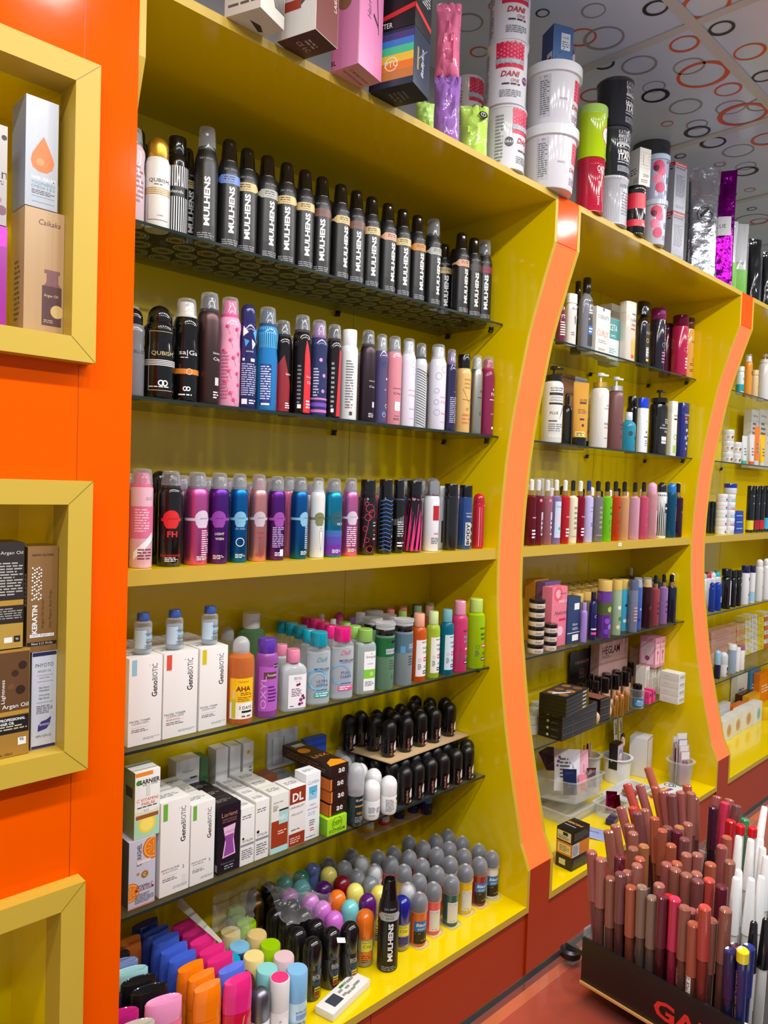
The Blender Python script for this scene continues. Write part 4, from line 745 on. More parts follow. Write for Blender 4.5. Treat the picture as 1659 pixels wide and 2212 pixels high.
def misss(bc, lc, a, n, tc, cap, d, px, top, w, two=False):
    dec = ([R(-.85, .08, 1., .62, lc)] if lc else [])+[T('MISSSU', .35, .585, .2, (60, 50, 50), w=.95, b=.01)]+[T(s, .45, .50-.065*i, .30, tc, w=.95, b=.02) for i, s in enumerate(a)]
    dec += [Oo(-.35, .32, .2, .03, (70, 70, 70)), Ln(-.6, .18, -.15, .27, 4, (90, 90, 90)), R(.15, .30, .9, .36, (206, 60, 110)), Ln(.2, .31, .85, .35, 1, W_), T(n, .45, .22, .32, tc, b=.02), R(.1, .115, .9, .165, (50, 50, 90)), Ln(.15, .125, .85, .155, 1, W_)]
    return dict(px=px, top=top, w=w, body=bc, cap=cap, bk='wide', ck='screw', bkind='t', name='toner_bottle', d=d, k=.25, dec=dec)
b += [misss((226, 98, 30), (232, 224, 222), ('FACIAL', 'TONER'), '04', (30, 140, 90), (224, 160, 130), 'orange toner bottle with pale peach cap', 901, 1326, 33),
      misss((186, 214, 60), (226, 226, 216), ('FACIAL', 'TONER'), '01', (50, 50, 110), (196, 216, 150), 'lime green toner bottle with white label', 932, 1321, 32),
      misss((0, 118, 148), (196, 214, 222), ('FACIAL', 'TONER'), '02', (30, 60, 90), (110, 166, 176), 'teal toner bottle with pale blue label', 962, 1317, 31),
      misss((226, 70, 130), None, ('MICELLAR', 'WATER'), '03', (130, 160, 226), (230, 150, 176), 'pink micellar water bottle', 989, 1297, 35),
      misss((176, 214, 20), None, ('MICELLAR', 'WATER'), '01', (30, 60, 60), (190, 220, 110), 'yellow green micellar water bottle', 1024, 1294, 41)]
for e in b: e.setdefault('y', .192)
row(Z4, T3, b, 'bottles in the front row of the third shelf')
# receding columns of the same bottles, seen as caps
def backs(z, items):
    for k, (nm, px, py, h, w, body, cap, bk, ck, bkind, d, gp) in enumerate(items):
        p = on(px, py, z+h)
        if p.y > .40: p = Vector((atx(px, .395, z+h), .395, 0))
        kw = {}
        r = radw(w, p.x, p.y, z+h)
        if bk == 'flatwide': bk = 'wide'; kw = dict(sy=.62, e=2.6)
        bottle(nm, d, 'bottle' if nm != 'roll_on' else 'roll-on', gp, p.x, p.y, z, r, h, body, cap, bk, ck, (), 0, bkind=bkind, **kw)
g1 = 'clear bottles with turquoise caps'; g2 = 'clear bottles with pink caps'; g3 = 'coloured toner bottles at the back'
it = []
for k, (px, py) in enumerate(((669, 1359), (650, 1351), (631, 1345), (612, 1338))): it.append(('water_bottle', px, py, .166, 40, C, (0, 152, 176), 'flatwide', 'screw', 'g', 'clear bottle with turquoise cap, %s behind the front one' % ORD[k+1].replace('second', 'next'), g1))
for k, (px, py) in enumerate(((715, 1350), (700, 1343), (683, 1336), (666, 1330))): it.append(('water_bottle', px, py, .166, 38, C, (230, 30, 126), 'flatwide', 'screw', 'g', 'clear bottle with hot pink cap, %s behind the front one' % ORD[k+1].replace('second', 'next'), g2))
it += [('toner_bottle', 543.5, 1315, .20, 60, (110, 160, 110), (236, 236, 236), 'wide', 'flat', 't', 'large green bottle with broad white cap behind the orange serum', None),
       ('lotion_bottle', 609, 1392, .135, 34, (200, 204, 206), (222, 130, 160), 'wide', 'screw', 't', 'clear bottle with pink cap behind the flat lotion bottle', None),
       ('lotion_bottle', 492, 1345, .17, 44, C, 'frost', 'wide', 'dome', 'g', 'clear bottle with frosted cap behind the toner boxes', None),
       ('water_bottle', 766.6, 1352, .165, 40, (190, 200, 196), (140, 190, 90), 'wide', 'screw', 't', 'clear bottle with green cap, second in its column', 'clear bottles with green caps'),
       ('water_bottle', 745, 1344, .165, 40, (190, 200, 196), (140, 190, 90), 'wide', 'screw', 't', 'clear bottle with green cap, last in its column', 'clear bottles with green caps'),
       ('toner_bottle', 806, 1333, .168, 40, (120, 160, 130), (16, 16, 18), 'str', 'flip', 't', 'black collared bottle with clear lid, second in its left column', 'bottles with clear dispenser lids'),
       ('toner_bottle', 808, 1319, .168, 38, (120, 160, 130), (16, 16, 18), 'str', 'flip', 't', 'black collared bottle with clear lid, at the back left', 'bottles with clear dispenser lids'),
       ('toner_bottle', 838, 1327, .168, 38, (150, 164, 168), (16, 16, 18), 'str', 'flip', 't', 'black collared bottle with clear lid, behind the grey blue one', 'bottles with clear dispenser lids'),
       ('lotion_bottle', 733, 1304, .17, 30, (214, 176, 150), (206, 60, 130), 'wide', 'dome', 't', 'bottle with rounded magenta cap at the back', None),
       ('lotion_bottle', 761, 1324, .15, 26, (190, 150, 200), (160, 110, 190), 'wide', 'flat', 't', 'lilac capped bottle at the back', None),
       ('lotion_bottle', 779, 1308, .17, 30, (190, 180, 170), 'frost', 'wide', 'screw', 't', 'clear capped bottle at the back beside the lilac one', None),
       ('spray_bottle', 695, 1309, .17, 20, (226, 226, 228), (236, 236, 236), 'wide', 'screw', 'g', 'white spray bottle at the back left', None),
       ('spray_bottle', 720, 1328, .155, 18, (226, 226, 228), (236, 236, 236), 'wide', 'screw', 'g', 'white spray bottle behind the pink capped bottles', None),
       ('toner_bottle', 811, 1303, .168, 26, (130, 150, 150), (90, 120, 130), 'wide', 'screw', 't', 'bottle with grey teal cap at the back', None)]
bb = [(841, 1310, (226, 98, 30), (226, 150, 140), 'orange bottle with peach cap'), (871, 1305, (226, 110, 60), (230, 160, 150), 'salmon bottle with pink cap'), (844, 1299, (214, 90, 40), (220, 130, 120), 'orange bottle with coral cap'), (871, 1294, (200, 80, 60), (210, 120, 110), 'rust bottle with coral cap'), (899.5, 1300, (0, 118, 148), (70, 130, 140), 'teal bottle with grey teal cap'), (903, 1291, (150, 180, 60), (150, 180, 150), 'green bottle with pale cap'), (926.6, 1309, (226, 120, 110), (226, 170, 160), 'salmon bottle with pale peach cap'), (951, 1288.5, (176, 214, 20), (190, 214, 130), 'lime bottle with pale green cap'), (990, 1287, (0, 90, 60), (100, 150, 150), 'dark green bottle with teal cap'), (870, 1320, (186, 214, 60), (190, 220, 120), 'lime bottle with lime cap')]
for k, (px, py, bc, cc, d) in enumerate(bb): it.append(('toner_bottle', px, py, .165, 26, bc, cc, 'wide', 'screw', 't', d+' in the back rows of the third shelf', g3))
backs(Z4, it)
# ================================================================ BAY 1, lowest glass shelf
T5 = 'on the lowest glass shelf'
OR = (222, 130, 30)
def orange_slice(u, v, r): return [Cc(u, v, r, (206, 110, 20)), Cc(u, v, r*.86, (236, 190, 110)), Cc(u, v, r*.78, (222, 120, 20))]+[Pp([(u, v), (u+r*.7*math.cos(a), v+r*.7*.33*math.sin(a)), (u+r*.7*math.cos(a+.08), v+r*.7*.33*math.sin(a+.08))], (240, 200, 130)) for a in [k*.785 for k in range(8)]]
p5 = dict(st=None)
pbox('product_box', 'grey vitamin serum box with orange slices at the far left', 'box', 'cartons in the front row of the lowest shelf', (276, 0), 334, Z5, 1823, .055, (190, 190, 206), y=.182, F=[R(-.5, 0, .5, .02, (230, 100, 80))]+orange_slice(-.42, .25, .34)+orange_slice(.42, .84, .42)+[T('DR.RASHEL', -.12, .78, .16, (50, 50, 80), v=1, w=.32), R(-.2, .64, .3, .69, (226, 210, 210)), Cc(-.15, .5, .05, (170, 130, 40)), Cc(.1, .47, .13, (150, 110, 30)), T('C', .1, .47, .12, W_), T('VITAMIN C', .1, .3, .12, (50, 40, 80), w=.62), R(-.25, .24, .45, .27, (130, 30, 50)), T('FACE SERUM', .1, .255, .06, W_, w=.5), Ln(-.25, .06, .45, .2, 6, (110, 110, 130))], L=[R(-.5, 0, .5, 1, (60, 60, 66))])
x0 = atx(288.5, .182, Z5+.16)
gh = PLACED[-1][2]
pbox('product_box', 'green and white vitamin serum box standing on the grey one', 'box', None, (289, 0), 344, gh+.001, 1672, .05, (234, 236, 232), y=.184, F=[R(-.5, 0, .5, .28, (166, 214, 180)), R(-.5, .28, .5, .40, (214, 224, 190)), Cc(0, .2, .34, (240, 214, 60)), Cc(0, .2, .26, (246, 226, 110)), R(-.5, .93, .2, .99, (236, 140, 40)), T('GARNIER', .05, .84, .18, (40, 50, 40), w=.86, b=.03), Cc(-.36, .84, .1, (60, 140, 50)), T('SKIN NATURALS', .1, .79, .06, (60, 60, 60), w=.6), T('C VITAMINI', .0, .57, .12, (214, 80, 40), w=.85), T('PARLAK', .05, .51, .12, (214, 80, 40), w=.55), Ln(-.4, .45, .45, .48, 1, (40, 40, 40)), R(-.2, .385, .3, .43, W_), T('%3.5', -.05, .41, .08, (40, 40, 80)), R(-.45, .29, .45, .35, (150, 90, 50)), R(-.05, .62, .1, .8, (216, 220, 216))], L=[R(-.5, 0, .5, 1, (120, 130, 90)), R(-.3, .6, .3, .75, (60, 50, 40))])
box('product_box', 'white box with red band at the far left of the lowest shelf', 'box', None, X1+.045, .20, Z5, .05, .06, .19, WB, F=[R(-.5, .30, .5, .36, (206, 50, 40))])
box('product_box', 'white box stacked on the red banded one at the far left', 'box', None, X1+.045, .20, Z5+.191, .05, .06, .16, WB, F=[Ln(-.2, .2, .0, .8, 12, (120, 120, 124))])
GR = (108, 176, 60)
f5 = [((335, 0), 399.5, 1740, WB, 'white anti acne solution box with green stripe', geno(GR, ('ANTI-ACNE', 'SOLUTION'))+[T('2', .3, .26, .1, (50, 50, 50)), R(.28, .08, .4, .17, (214, 214, 214))], (), .062),
      ((402.5, 0), 455.5, 1743, WB, 'white anti acne gel box with green stripe', geno(GR, ('ANTI-ACNE', 'GEL'))+[T('3', .3, .26, .1, (50, 50, 50)), R(.34, .14, .44, .26, (224, 224, 224))], (), .058),
      ((469, 0), 517, 1745, (26, 20, 32), 'black makeup remover box with purple bottle picture', [T('Lorient', .0, .86, .18, (190, 130, 110), w=.72), T('MAKEUP REMOVER', 0, .79, .06, (170, 110, 100), w=.65), T('SKIN CARE REFRESH', 0, .755, .06, (170, 110, 100), w=.65), Pp([(-.28, .68), (.28, .70), (.2, .5), (.3, .25), (-.3, .23), (-.18, .5)], (226, 180, 214)), Pp([(-.22, .55), (.2, .56), (.17, .45), (.24, .27), (-.24, .25), (-.15, .45)], (142, 70, 150)), T('LORIENT', 0, .6, .09, (130, 110, 150)), T('Nemous', -.05, .15, .08, (120, 110, 130), w=.6), Ln(-.2, .05, .3, .12, 2, (150, 150, 156))], [R(.3, .04, .46, .14, (150, 150, 150)), Ln(-.3, .2, .3, .9, 16, (70, 66, 76))], .055),
      ((517.5, 0), 548, 1751, WB, 'slim white box with grey band', [R(-.5, .33, .5, .37, (140, 140, 144)), T('VITALIN', 0, .42, .16, (90, 90, 94), w=.75), Cc(-.3, .47, .08, (40, 40, 40)), Ln(-.4, .8, .4, .88, 2, (120, 120, 124)), Ln(-.4, .1, .4, .28, 5, (110, 110, 114))], (), .045),
      ((549.7, 0), 579, 1735, WB, 'slim white box with black dot beside it', [R(-.5, .33, .5, .37, (140, 140, 144)), T('VITALIN', 0, .42, .16, (90, 90, 94), w=.75), Cc(-.3, .48, .1, (20, 20, 20)), Ln(-.4, .8, .4, .88, 2, (120, 120, 124)), Ln(-.4, .08, .4, .28, 5, (110, 110, 114))], (), .045),
      ((580, 0), 618, 1722, (226, 224, 216), 'white henna box with rust brown lower half', [R(-.5, .1, .5, .55, (156, 56, 26)), R(-.5, 0, .5, .1, (166, 214, 214)), R(-.05, .48, .5, .70, (166, 210, 206)), T('NEU', .2, .58, .2, W_, w=.45, b=.02), R(-.05, .70, .5, .73, (60, 40, 20)), T('HENNA MINT', -.1, .86, .07, (120, 110, 100), w=.6), Ln(-.4, .72, -.1, .82, 4, (120, 110, 100)), Ln(-.1, .3, .4, .38, 2, (230, 190, 170))], (), .06),
      ((620, 0), 656, 1706, (232, 228, 226), 'white and red brown box with large white initials', [R(-.5, .72, .5, 1, (146, 50, 26)), R(-.5, 0, .5, .22, (146, 50, 26)), T('DL', .02, .83, .42, W_, w=.66, b=.03), T('DERMALIFT', 0, .66, .1, (60, 40, 40), w=.85), T('MELALIFT', 0, .54, .1, (120, 110, 110), w=.7), Ln(-.35, .26, .2, .30, 1, (110, 100, 100)), Ln(-.4, .05, .2, .16, 3, (230, 190, 180))], (), .06),
      ((657, 0), 689, 1676, (236, 238, 240), 'slim white box with blue square', [T('CLIVEN', 0, .86, .17, (90, 140, 176), w=.75), R(-.28, .60, .28, .80, (90, 176, 216)), R(-.28, .60, .28, .70, (150, 204, 226)), T('C', 0, .70, .2, (20, 40, 60)), T('CREMA', 0, .52, .09, (120, 120, 124)), T('DEODORANTE', 0, .46, .09, (120, 120, 124), w=.7), Ln(-.3, .36, .3, .42, 2, (150, 190, 210)), Ln(-.2, .2, .2, .3, 3, (120, 120, 120)), Ln(-.15, .12, .2, .18, 2, (206, 60, 60)), Ln(-.4, .03, .4, .06, 1, (110, 110, 110))], (), .045)]
for bl, br, top, col, d, F, L, dp in f5:
    pbox('product_box', d+', '+T5.replace('on the', 'front of'), 'box', 'cartons in the front row of the lowest shelf', bl, br, Z5, top, dp, col, y=.183, F=F, L=L, Tp=[Ln(-.35, -.15, .35, .15, 3, (120, 120, 124))])
    if d.startswith(('white anti', 'black', 'slim white box with grey', 'slim white box with black', 'white henna')):
        x0 = atx(bl[0], .183, Z5); x1 = atx(br, .183, Z5); hh = hgt(x0, .183, Z5, top)
        for r_ in (1, 2, 3):
            yy = .183+(dp+.0025)*r_
            if yy+dp > .40: break
            box('product_box', '%s, %s row behind the front one' % (d, ('second', 'third', 'fourth')[r_-1]), 'box', 'boxes in the rows behind on the lowest shelf', (x0+x1)/2+.004*r_, yy, Z5, x1-x0-.001, dp, hh-.004*r_, col, F=F, L=L, Tp=[Ln(-.35, -.15, .35, .15, 3, (150, 150, 150) if d.startswith('black') else (120, 120, 124))])
# tall boxes at the back, seen over the front ones
bk5 = [(395, 1655, 56, .36, .20, (226, 226, 224), 'tall pale box with orange round mark', [Cc(.25, .52, .1, (226, 150, 60)), Ln(-.3, .1, .4, .45, 8, (120, 120, 120)), T('C', .25, .52, .1, W_), T('Filament', 0, .86, .1, (120, 120, 124), sh=.3), R(.1, .76, .4, .78, (60, 60, 60))]),
       (430, 1660, 20, .355, .19, (60, 110, 60), 'tall dark green tube box', []),
       (468, 1660, 30, .345, .20, (222, 222, 224), 'tall white box with grey band', [R(-.5, .36, .5, .40, (130, 130, 134)), T('Ordinary', .1, .45, .13, (40, 40, 40), w=.7), Ln(-.4, .1, .4, .3, 5, (110, 110, 110))]),
       (497, 1652, 27, .345, .20, (226, 226, 228), 'second tall white box with grey band', [R(-.5, .36, .5, .40, (130, 130, 134)), T('Ordinary', .1, .45, .13, (40, 40, 40), w=.7), Ln(-.4, .1, .4, .3, 5, (110, 110, 110))]),
       (525, 1648, 27, .35, .20, (214, 214, 212), 'tall grey white box with yellow flower', [Cc(0, .88, .18, (226, 180, 30)), Cc(0, .88, .07, (180, 120, 20)), Ln(.1, .2, .4, .7, 12, (120, 120, 120)), Ln(-.4, .12, .4, .18, 1, (110, 110, 110))]),
       (355, 1650, 24, .37, .12, (214, 200, 214), 'stack box with upside down lettering', [T('Lamberi', 0, .8, .12, (50, 50, 50)), T('Lamberi', 0, .4, .12, (50, 50, 50))])]
for px, py, w, yy, hh, col, d, F in bk5:
    x = atx(px, yy, Z5+.1); ww = 2*radw(w, x, yy, Z5)
    box('product_box', d+' at the back of the lowest glass shelf', 'box', 'tall boxes at the back of the lowest shelf', x, yy-.02, Z5, ww, .04, hh, col, F=F)
mid5 = [(557, 1655, 44, .33, .125, (130, 72, 50), 'brown carton'), (572, 1668, 46, .27, .115, (150, 116, 90), 'tan film wrapped carton'), (607, 1650, 40, .36, .10, (140, 144, 150), 'grey carton'), (625, 1660, 44, .31, .105, (128, 132, 140), 'slate grey carton'), (645, 1672, 44, .262, .105, (120, 124, 132), 'dark grey carton'), (594, 1690, 44, .245, .125, (226, 228, 232), 'white carton with navy label'), (640, 1700, 40, .225, .122, (214, 196, 30), 'yellow carton'), (668, 1690, 36, .25, .13, (236, 238, 240), 'white carton with blue emblem')]
for px, py, w, yy, hh, col, d in mid5:
    x = atx(px, yy, Z5+hh); ww = 2*radw(w, x, yy, Z5)
    tp = [Ln(-.3, -.2, .3, .2, 3, (90, 60, 50) if sum(col) < 450 else (120, 120, 124))]
    if 'navy' in d: tp = [R(-.35, -.3, .35, .3, (30, 60, 110)), Ln(-.2, -.1, .2, .15, 2, W_)]
    box('product_box', d+' lying behind the front row', 'box', 'cartons in the middle of the lowest shelf', x, yy-.02, Z5, ww, .05, hh, col, Tp=tp)
# foot cream with four dark cartons on top
def abox(name, label, cat, group, x0, y0, z, w, d, h, col, **kw): return box(name, label, cat, group, x0+w/2, y0, z, w, d, h, col, **kw)
xl = atx(706.6, .175, Z5); w_ = atx(748, .175, Z5)-xl
abox('product_box', 'lime green foot cream box at the foot of the stack', 'box', None, xl, .175, Z5, w_, .06, .042, (160, 214, 30), F=[Oo(0, .62, .26, .02, (30, 90, 30)), T('DEPI', 0, .64, .16, (30, 90, 30), w=.4, b=.01), T('FOOT CREAM', 0, .22, .13, (40, 90, 30), w=.8, b=.01)], L=[R(-.5, 0, .5, 1, (120, 176, 40))])
for k in range(4):
    dk = (44, 26, 22); zz = Z5+.0435+.0315*k
    abox('product_box', 'dark brown carton with orange end, %s of four stacked on the foot cream' % ('lowest', 'second', 'third', 'topmost')[k], 'box', 'dark brown cartons stacked on the foot cream', xl+.004+(.003 if k % 2 else 0), .175, zz, w_-.006, .06 if k < 3 else .20, .0305, dk, F=[T('ae', .1, .5, .2, W_, b=.01)]+([R(-.5, .02, -.38, .98, (222, 120, 40))] if k < 3 else []), L=[R(-.5, 0, .5, 1, (206, 110, 40))] if k < 3 else [Ln(-.4, .2, .4, .8, 3, (120, 80, 60))], Tp=[Pp([(-.5, -.48), (.45, -.48), (.45, -.36), (.1, -.28), (-.35, -.36)], (236, 150, 30)), T('LNX', 0, -.1, .3, (214, 120, 60)), Cc(-.2, .15, .3, (206, 120, 40)), R(-.3, .3, .3, .4, (190, 190, 190))] if k == 3 else (), st=dict(fixed=True))
x = atx(672, .39, Z5+.13)
box('cream_tube_box', 'bright blue box leaning at the back wall beside the switch', 'box', None, x, .37, Z5, .075, .02, .165, (30, 80, 190), F=[T('Danis', .1, .72, .2, W_, w=.5, sh=.1)])
# roll-ons on the lowest glass shelf
e5 = [dict(px=765, top=1648, w=40, y=.178, body=(24, 44, 48), cap=(206, 208, 212), bk='rollw', ck='dome', ckind='t', name='roll_on', cat='roll-on', d='tall dark teal roll-on with clear dome cap', k=.5, dec=[T('SELAND', .2, .44, .22, W_, w=.9), R(-.3, .33, .8, .36, (170, 130, 60)), T('48H', .2, .23, .3, (206, 140, 60)), Ln(-.3, .08, .7, .18, 4, (160, 160, 160))]),
      dict(px=801, top=1685, w=40, y=.178, body=W_, cap=W_, bk='rollw', ck='dome', name='roll_on', cat='roll-on', d='short white roll-on with grey print', k=.3, dec=[Ln(-.8, .2, .0, .36, 5, (120, 120, 126)), Ln(.1, .2, .7, .34, 4, (90, 80, 150)), T('balance', -.4, .14, .16, (50, 50, 50), sh=.4)]),
      dict(px=838, top=1675, w=38, y=.172, body=W_, cap=W_, bk='rollw', ck='dome', name='roll_on', cat='roll-on', d='white roll-on with yellow and black mark', k=.3, dec=[Ln(-.8, .1, .2, .44, 9, (130, 130, 134)), R(.5, .38, .9, .46, (30, 60, 70)), R(.4, .28, .8, .33, (214, 206, 40))])]
row(Z5, T5, e5, 'roll-on deodorants on the lowest glass shelf')
def rolldec(c): return [T('MULHENS', -.05, .24, .26, (200, 140, 110), v=1, w=.34), R(.3, .06, .9, .22, c), Pp([(.3, .2), (.9, .2), (.9, .34), (.75, .42), (.6, .44), (.42, .40), (.3, .3)], (216, 214, 210)), Ln(.35, .22, .85, .38, 4, (90, 90, 100))]
rc = [(222, 190, 140), (60, 70, 160), (150, 200, 230), (210, 150, 160), (206, 150, 160), (222, 180, 200), (206, 176, 140)]
proto = None
def mroll(px, py, z, y, c, label, gp, k=.35):
    x = atx(px, y, z); return bottle('roll_on', label, 'roll-on', gp, x, y, z, .0235, .1, (14, 13, 15), (18, 17, 19), 'roll', 'dome', rolldec(c), face(x, y, k), bkind='g', ckind='p')
for i, px in enumerate((872, 899, 927, 954, 982, 1007, 1031)):
    mroll(px, 0, Z5, .187, rc[i], 'black roll-on under the cardboard sheet, %s of the front seven' % ('leftmost', 'second', 'third', 'fourth', 'fifth', 'sixth', 'rightmost')[i], 'black roll-ons under the cardboard')
for j in range(3):
    for i in range(8):
        xx = 1.47+.045*i-.012*j; yy = .238+.05*j
        if xx < 1.77: bottle('roll_on', 'black roll-on in the dark rows under the cardboard sheet', 'roll-on', 'black roll-ons hidden under the cardboard', xx, yy, Z5, .0225, .1, (14, 13, 15), (18, 17, 19), 'roll', 'dome', rolldec(rc[0]), 0, ckind='p')
zc = Z5+.1025
cc = [on(844, 1651, zc), Vector((1.796, on(1032, 1583, zc).y, 0)), Vector((1.785, .405, 0)), Vector((atx(730, .405, zc), .405, 0))]
bm = bmesh.new(); lo = [bm.verts.new((p.x, p.y, 0)) for p in cc]; hi = [bm.verts.new((p.x, p.y, .003)) for p in cc]
bm.faces.new(lo); bm.faces.new(hi)
for i in range(4): bm.faces.new((lo[i], lo[(i+1) % 4], hi[(i+1) % 4], hi[i]))
t = thing('cardboard_sheet', 'brown cardboard sheet carrying the upper layer of black roll-ons', 'cardboard', (0, 0, zc)); obj('sheet', finish(bm, 'sheet', False), 'kraft', t)
for i, (px, py) in enumerate(((838.5, 1637), (875, 1626), (906, 1614), (936, 1606), (968.7, 1592), (1002.6, 1581))):
    p = on(px, py, zc+.003); mroll(px, py, zc+.004, p.y+.012, rc[(i*3) % 7], 'black roll-on on the cardboard, %s in the front row' % nth(i), 'black roll-ons on the cardboard')
for i, (px, py) in enumerate(((807, 1624), (777.5, 1611), (751.7, 1599))):
    p = on(px, py, zc+.003); mroll(px, py, zc+.004, min(.375, p.y+.012), rc[(i*2+1) % 7], 'black roll-on on the left edge of the cardboard, %s going back' % ('first', 'second', 'third')[i], 'black roll-ons on the cardboard')
for j in range(2):
    for i in range(6):
        xx = 1.535+.050*i-.02*j; yy = .298+.055*j
        if xx < 1.765: bottle('roll_on', 'black roll-on in the back rows on the cardboard sheet', 'roll-on', 'black roll-ons in the back rows on the cardboard', xx, yy, zc+.004, .0225, .1, (14, 13, 15), (18, 17, 19), 'roll', 'dome', rolldec(rc[0]), 0, ckind='p')
it = []
for k, (px, py) in enumerate(((808, 1660), (781, 1646), (765, 1633))): it.append(('roll_on', px, py, .088, 38, W_, W_, 'rollw', 'dome', 'g', 'white domed roll-on, %s behind the short white one' % ('first', 'second', 'third')[k], 'white roll-ons on the lowest shelf'))
for k, (px, py) in enumerate(((748, 1634), (715, 1619), (738, 1617))): it.append(('roll_on', px, py, .10, 36, (214, 216, 220), (196, 198, 204), 'rollw', 'dome', 'g', 'grey white domed roll-on, %s of three behind the dark cartons' % ('front', 'left', 'back')[k], 'white roll-ons on the lowest shelf'))
backs(Z5, it)
# light switch on the back panel
p0 = Vector((atx(606, YB, .93), YB-.001, .93)); t = thing('light_switch', 'white double light switch on the yellow back panel', 'switch', (p0.x, YB-.0005, p0.z-.055))
obj('plate', boxm(.10, .010, .10, .003), (206, 208, 212), t, (0, -.005, 0))
for s in (-1, 1): obj('rocker', boxm(.034, .004, .07, .0015), (214, 216, 220), t, (s*.0185, -.0125, .015))
# ================================================================ BAY 1, bottom board
g_b = 'roll-ons with grey balls under clear domes'
def bil(c, lb): return ([R(-.9, .30, .9, .50, (40, 110, 180)), T('Bilaud', 0, .43, .36, W_, sh=.3, w=1.3, b=.01), T('SPORT', 0, .345, .2, W_, w=.9), R(-.9, .06, .9, .30, (26, 20, 26)), T('48H', .35, .15, .42, (230, 190, 120), b=.02), Ln(-.7, .2, .7, .28, 2, (190, 150, 120))] if lb else [R(-.75, .08, .7, .5, (206, 206, 200)), Ln(-.6, .28, .6, .47, 7, (110, 110, 110)), Cc(.0, .2, .2, c), Cc(-.4, .2, .14, (60, 60, 60)), Ln(-.3, .1, .5, .14, 1, (60, 60, 60))])
fr = [((906, 1928), (226, 100, 24), 'orange', True), ((936.7, 1906), (232, 84, 96), 'coral pink', False), ((975.5, 1890.5), (20, 88, 90), 'dark teal', False), ((1006, 1867), (236, 190, 20), 'yellow', False), ((1036.5, 1851.7), (150, 20, 44), 'crimson', True), ((1063, 1838), (226, 224, 220), 'white', True)]
HB = .135; GREYB = (98, 102, 112)
trays = []
def rollon(px, py, body, capc, ck, label, gp, dec=(), h=HB, r=.0235, bk='rolls', ckind='p', k=.5, bkind='g', name='roll_on'):
    p = on(px, py, ZB+h); yy = min(p.y, .39); x = p.x if p.y <= .392 else atx(px, yy, ZB+h)
    t = bottle(name, label, 'roll-on', gp, x, yy, ZB+.001, r, h, body, capc, bk, ck, dec, face(x, yy, k), bkind=bkind, ckind=ckind); return t
for (p_, c, nm, lb) in fr:
    t = rollon(p_[0], p_[1], c, GREYB, 'ball', '%s roll-on with grey ball, front of its column in the clear tray' % nm, g_b, bil(c, lb), k=.5)
    trays.append(t.location.copy())
rest = [(1035, 1822.6), (999, 1806), (971, 1790.7), (1003, 1833.7), (971, 1818.5), (942, 1801.8), (943.6, 1831), (914.5, 1815.7), (972.7, 1850), (911.7, 1854.5), (884, 1836.5), (843.8, 1850), (873, 1868), (904.8, 1887.8), (943.6, 1871), (888, 1806), (850.7, 1828), (817, 1838)]
cols_ = [(206, 96, 50), (150, 20, 44), (236, 190, 20), (20, 88, 90), (226, 224, 220), (232, 84, 96)]; cn_ = ['orange', 'crimson', 'yellow', 'teal', 'white', 'pink']
for i, (px, py) in enumerate(sorted(rest, key=lambda q: -q[1])):
    rollon(px, py, cols_[i % 6], GREYB, 'ball', 'clear domed roll-on with grey ball and %s body, %s back from the front' % (cn_[i % 6], ORD[i].replace('leftmost', 'first')), g_b, (), k=.3)
for (px, py, body, cap, nm) in ((781.4, 1849, W_, (226, 226, 228), 'left'), (809, 1867, W_, (226, 226, 228), 'middle'), (881, 1907, W_, (226, 226, 228), 'right')):
    rollon(px, py, body, cap, 'ball', 'clear domed roll-on with white ball, the %s of three' % nm, 'roll-ons with white balls under clear domes')
for (px, py, nm) in ((744, 1860, 'left'), (770, 1878, 'right'), (720, 1843, 'farthest left'), (759, 1833, 'back')):
    rollon(px, py, (90, 90, 96), (70, 72, 80) if 'far' in nm else (120, 124, 134), 'ball', 'clear domed roll-on with grey ball, the %s of four beside the coloured caps' % nm, 'grey balled roll-ons on the left')
sph = [(789.7, 1966, (236, 118, 30), 'orange', 'at the front beside the tall black can'), (756.5, 1945.5, (120, 204, 206), 'aqua', 'behind the front orange one'), (728.7, 1924.7, (236, 118, 30), 'orange', 'in the middle of the pile'), (795, 1932, (92, 28, 110), 'purple', 'touching the tall black can'), (767.5, 1910, (232, 222, 110), 'pale yellow', 'right of the crimson one'), (699.6, 1905, (80, 24, 104), 'purple', 'left of the orange one'), (738.4, 1893, (126, 14, 34), 'crimson', 'between two yellow ones'), (710.7, 1874, (232, 222, 110), 'pale yellow', 'behind the purple one'), (685.7, 1857, (106, 124, 186), 'periwinkle blue', 'at the back'), (651, 1876.7, (40, 120, 100), 'sea green', 'at the back left'), (673, 1893, (90, 180, 180), 'pale teal', 'in front of the sea green one'), (630, 1893, (60, 150, 140), 'teal', 'at the far left'), (800.8, 1895, (120, 124, 130), 'plain grey', 'in the middle'), (722, 1970, (206, 110, 206), 'lilac', 'nearest the black ones'), (697, 1948, (206, 116, 206), 'lilac', 'second from the front'), (670.5, 1935, (206, 120, 206), 'lilac', 'third from the front'), (648, 1911, (200, 130, 206), 'lilac', 'with white sticker at the back'), (820, 1915.5, (240, 224, 100), 'bright yellow', 'half hidden by the tall black can'), (870, 1935.8, (28, 36, 140), 'royal blue', 'right of the tall black can')]
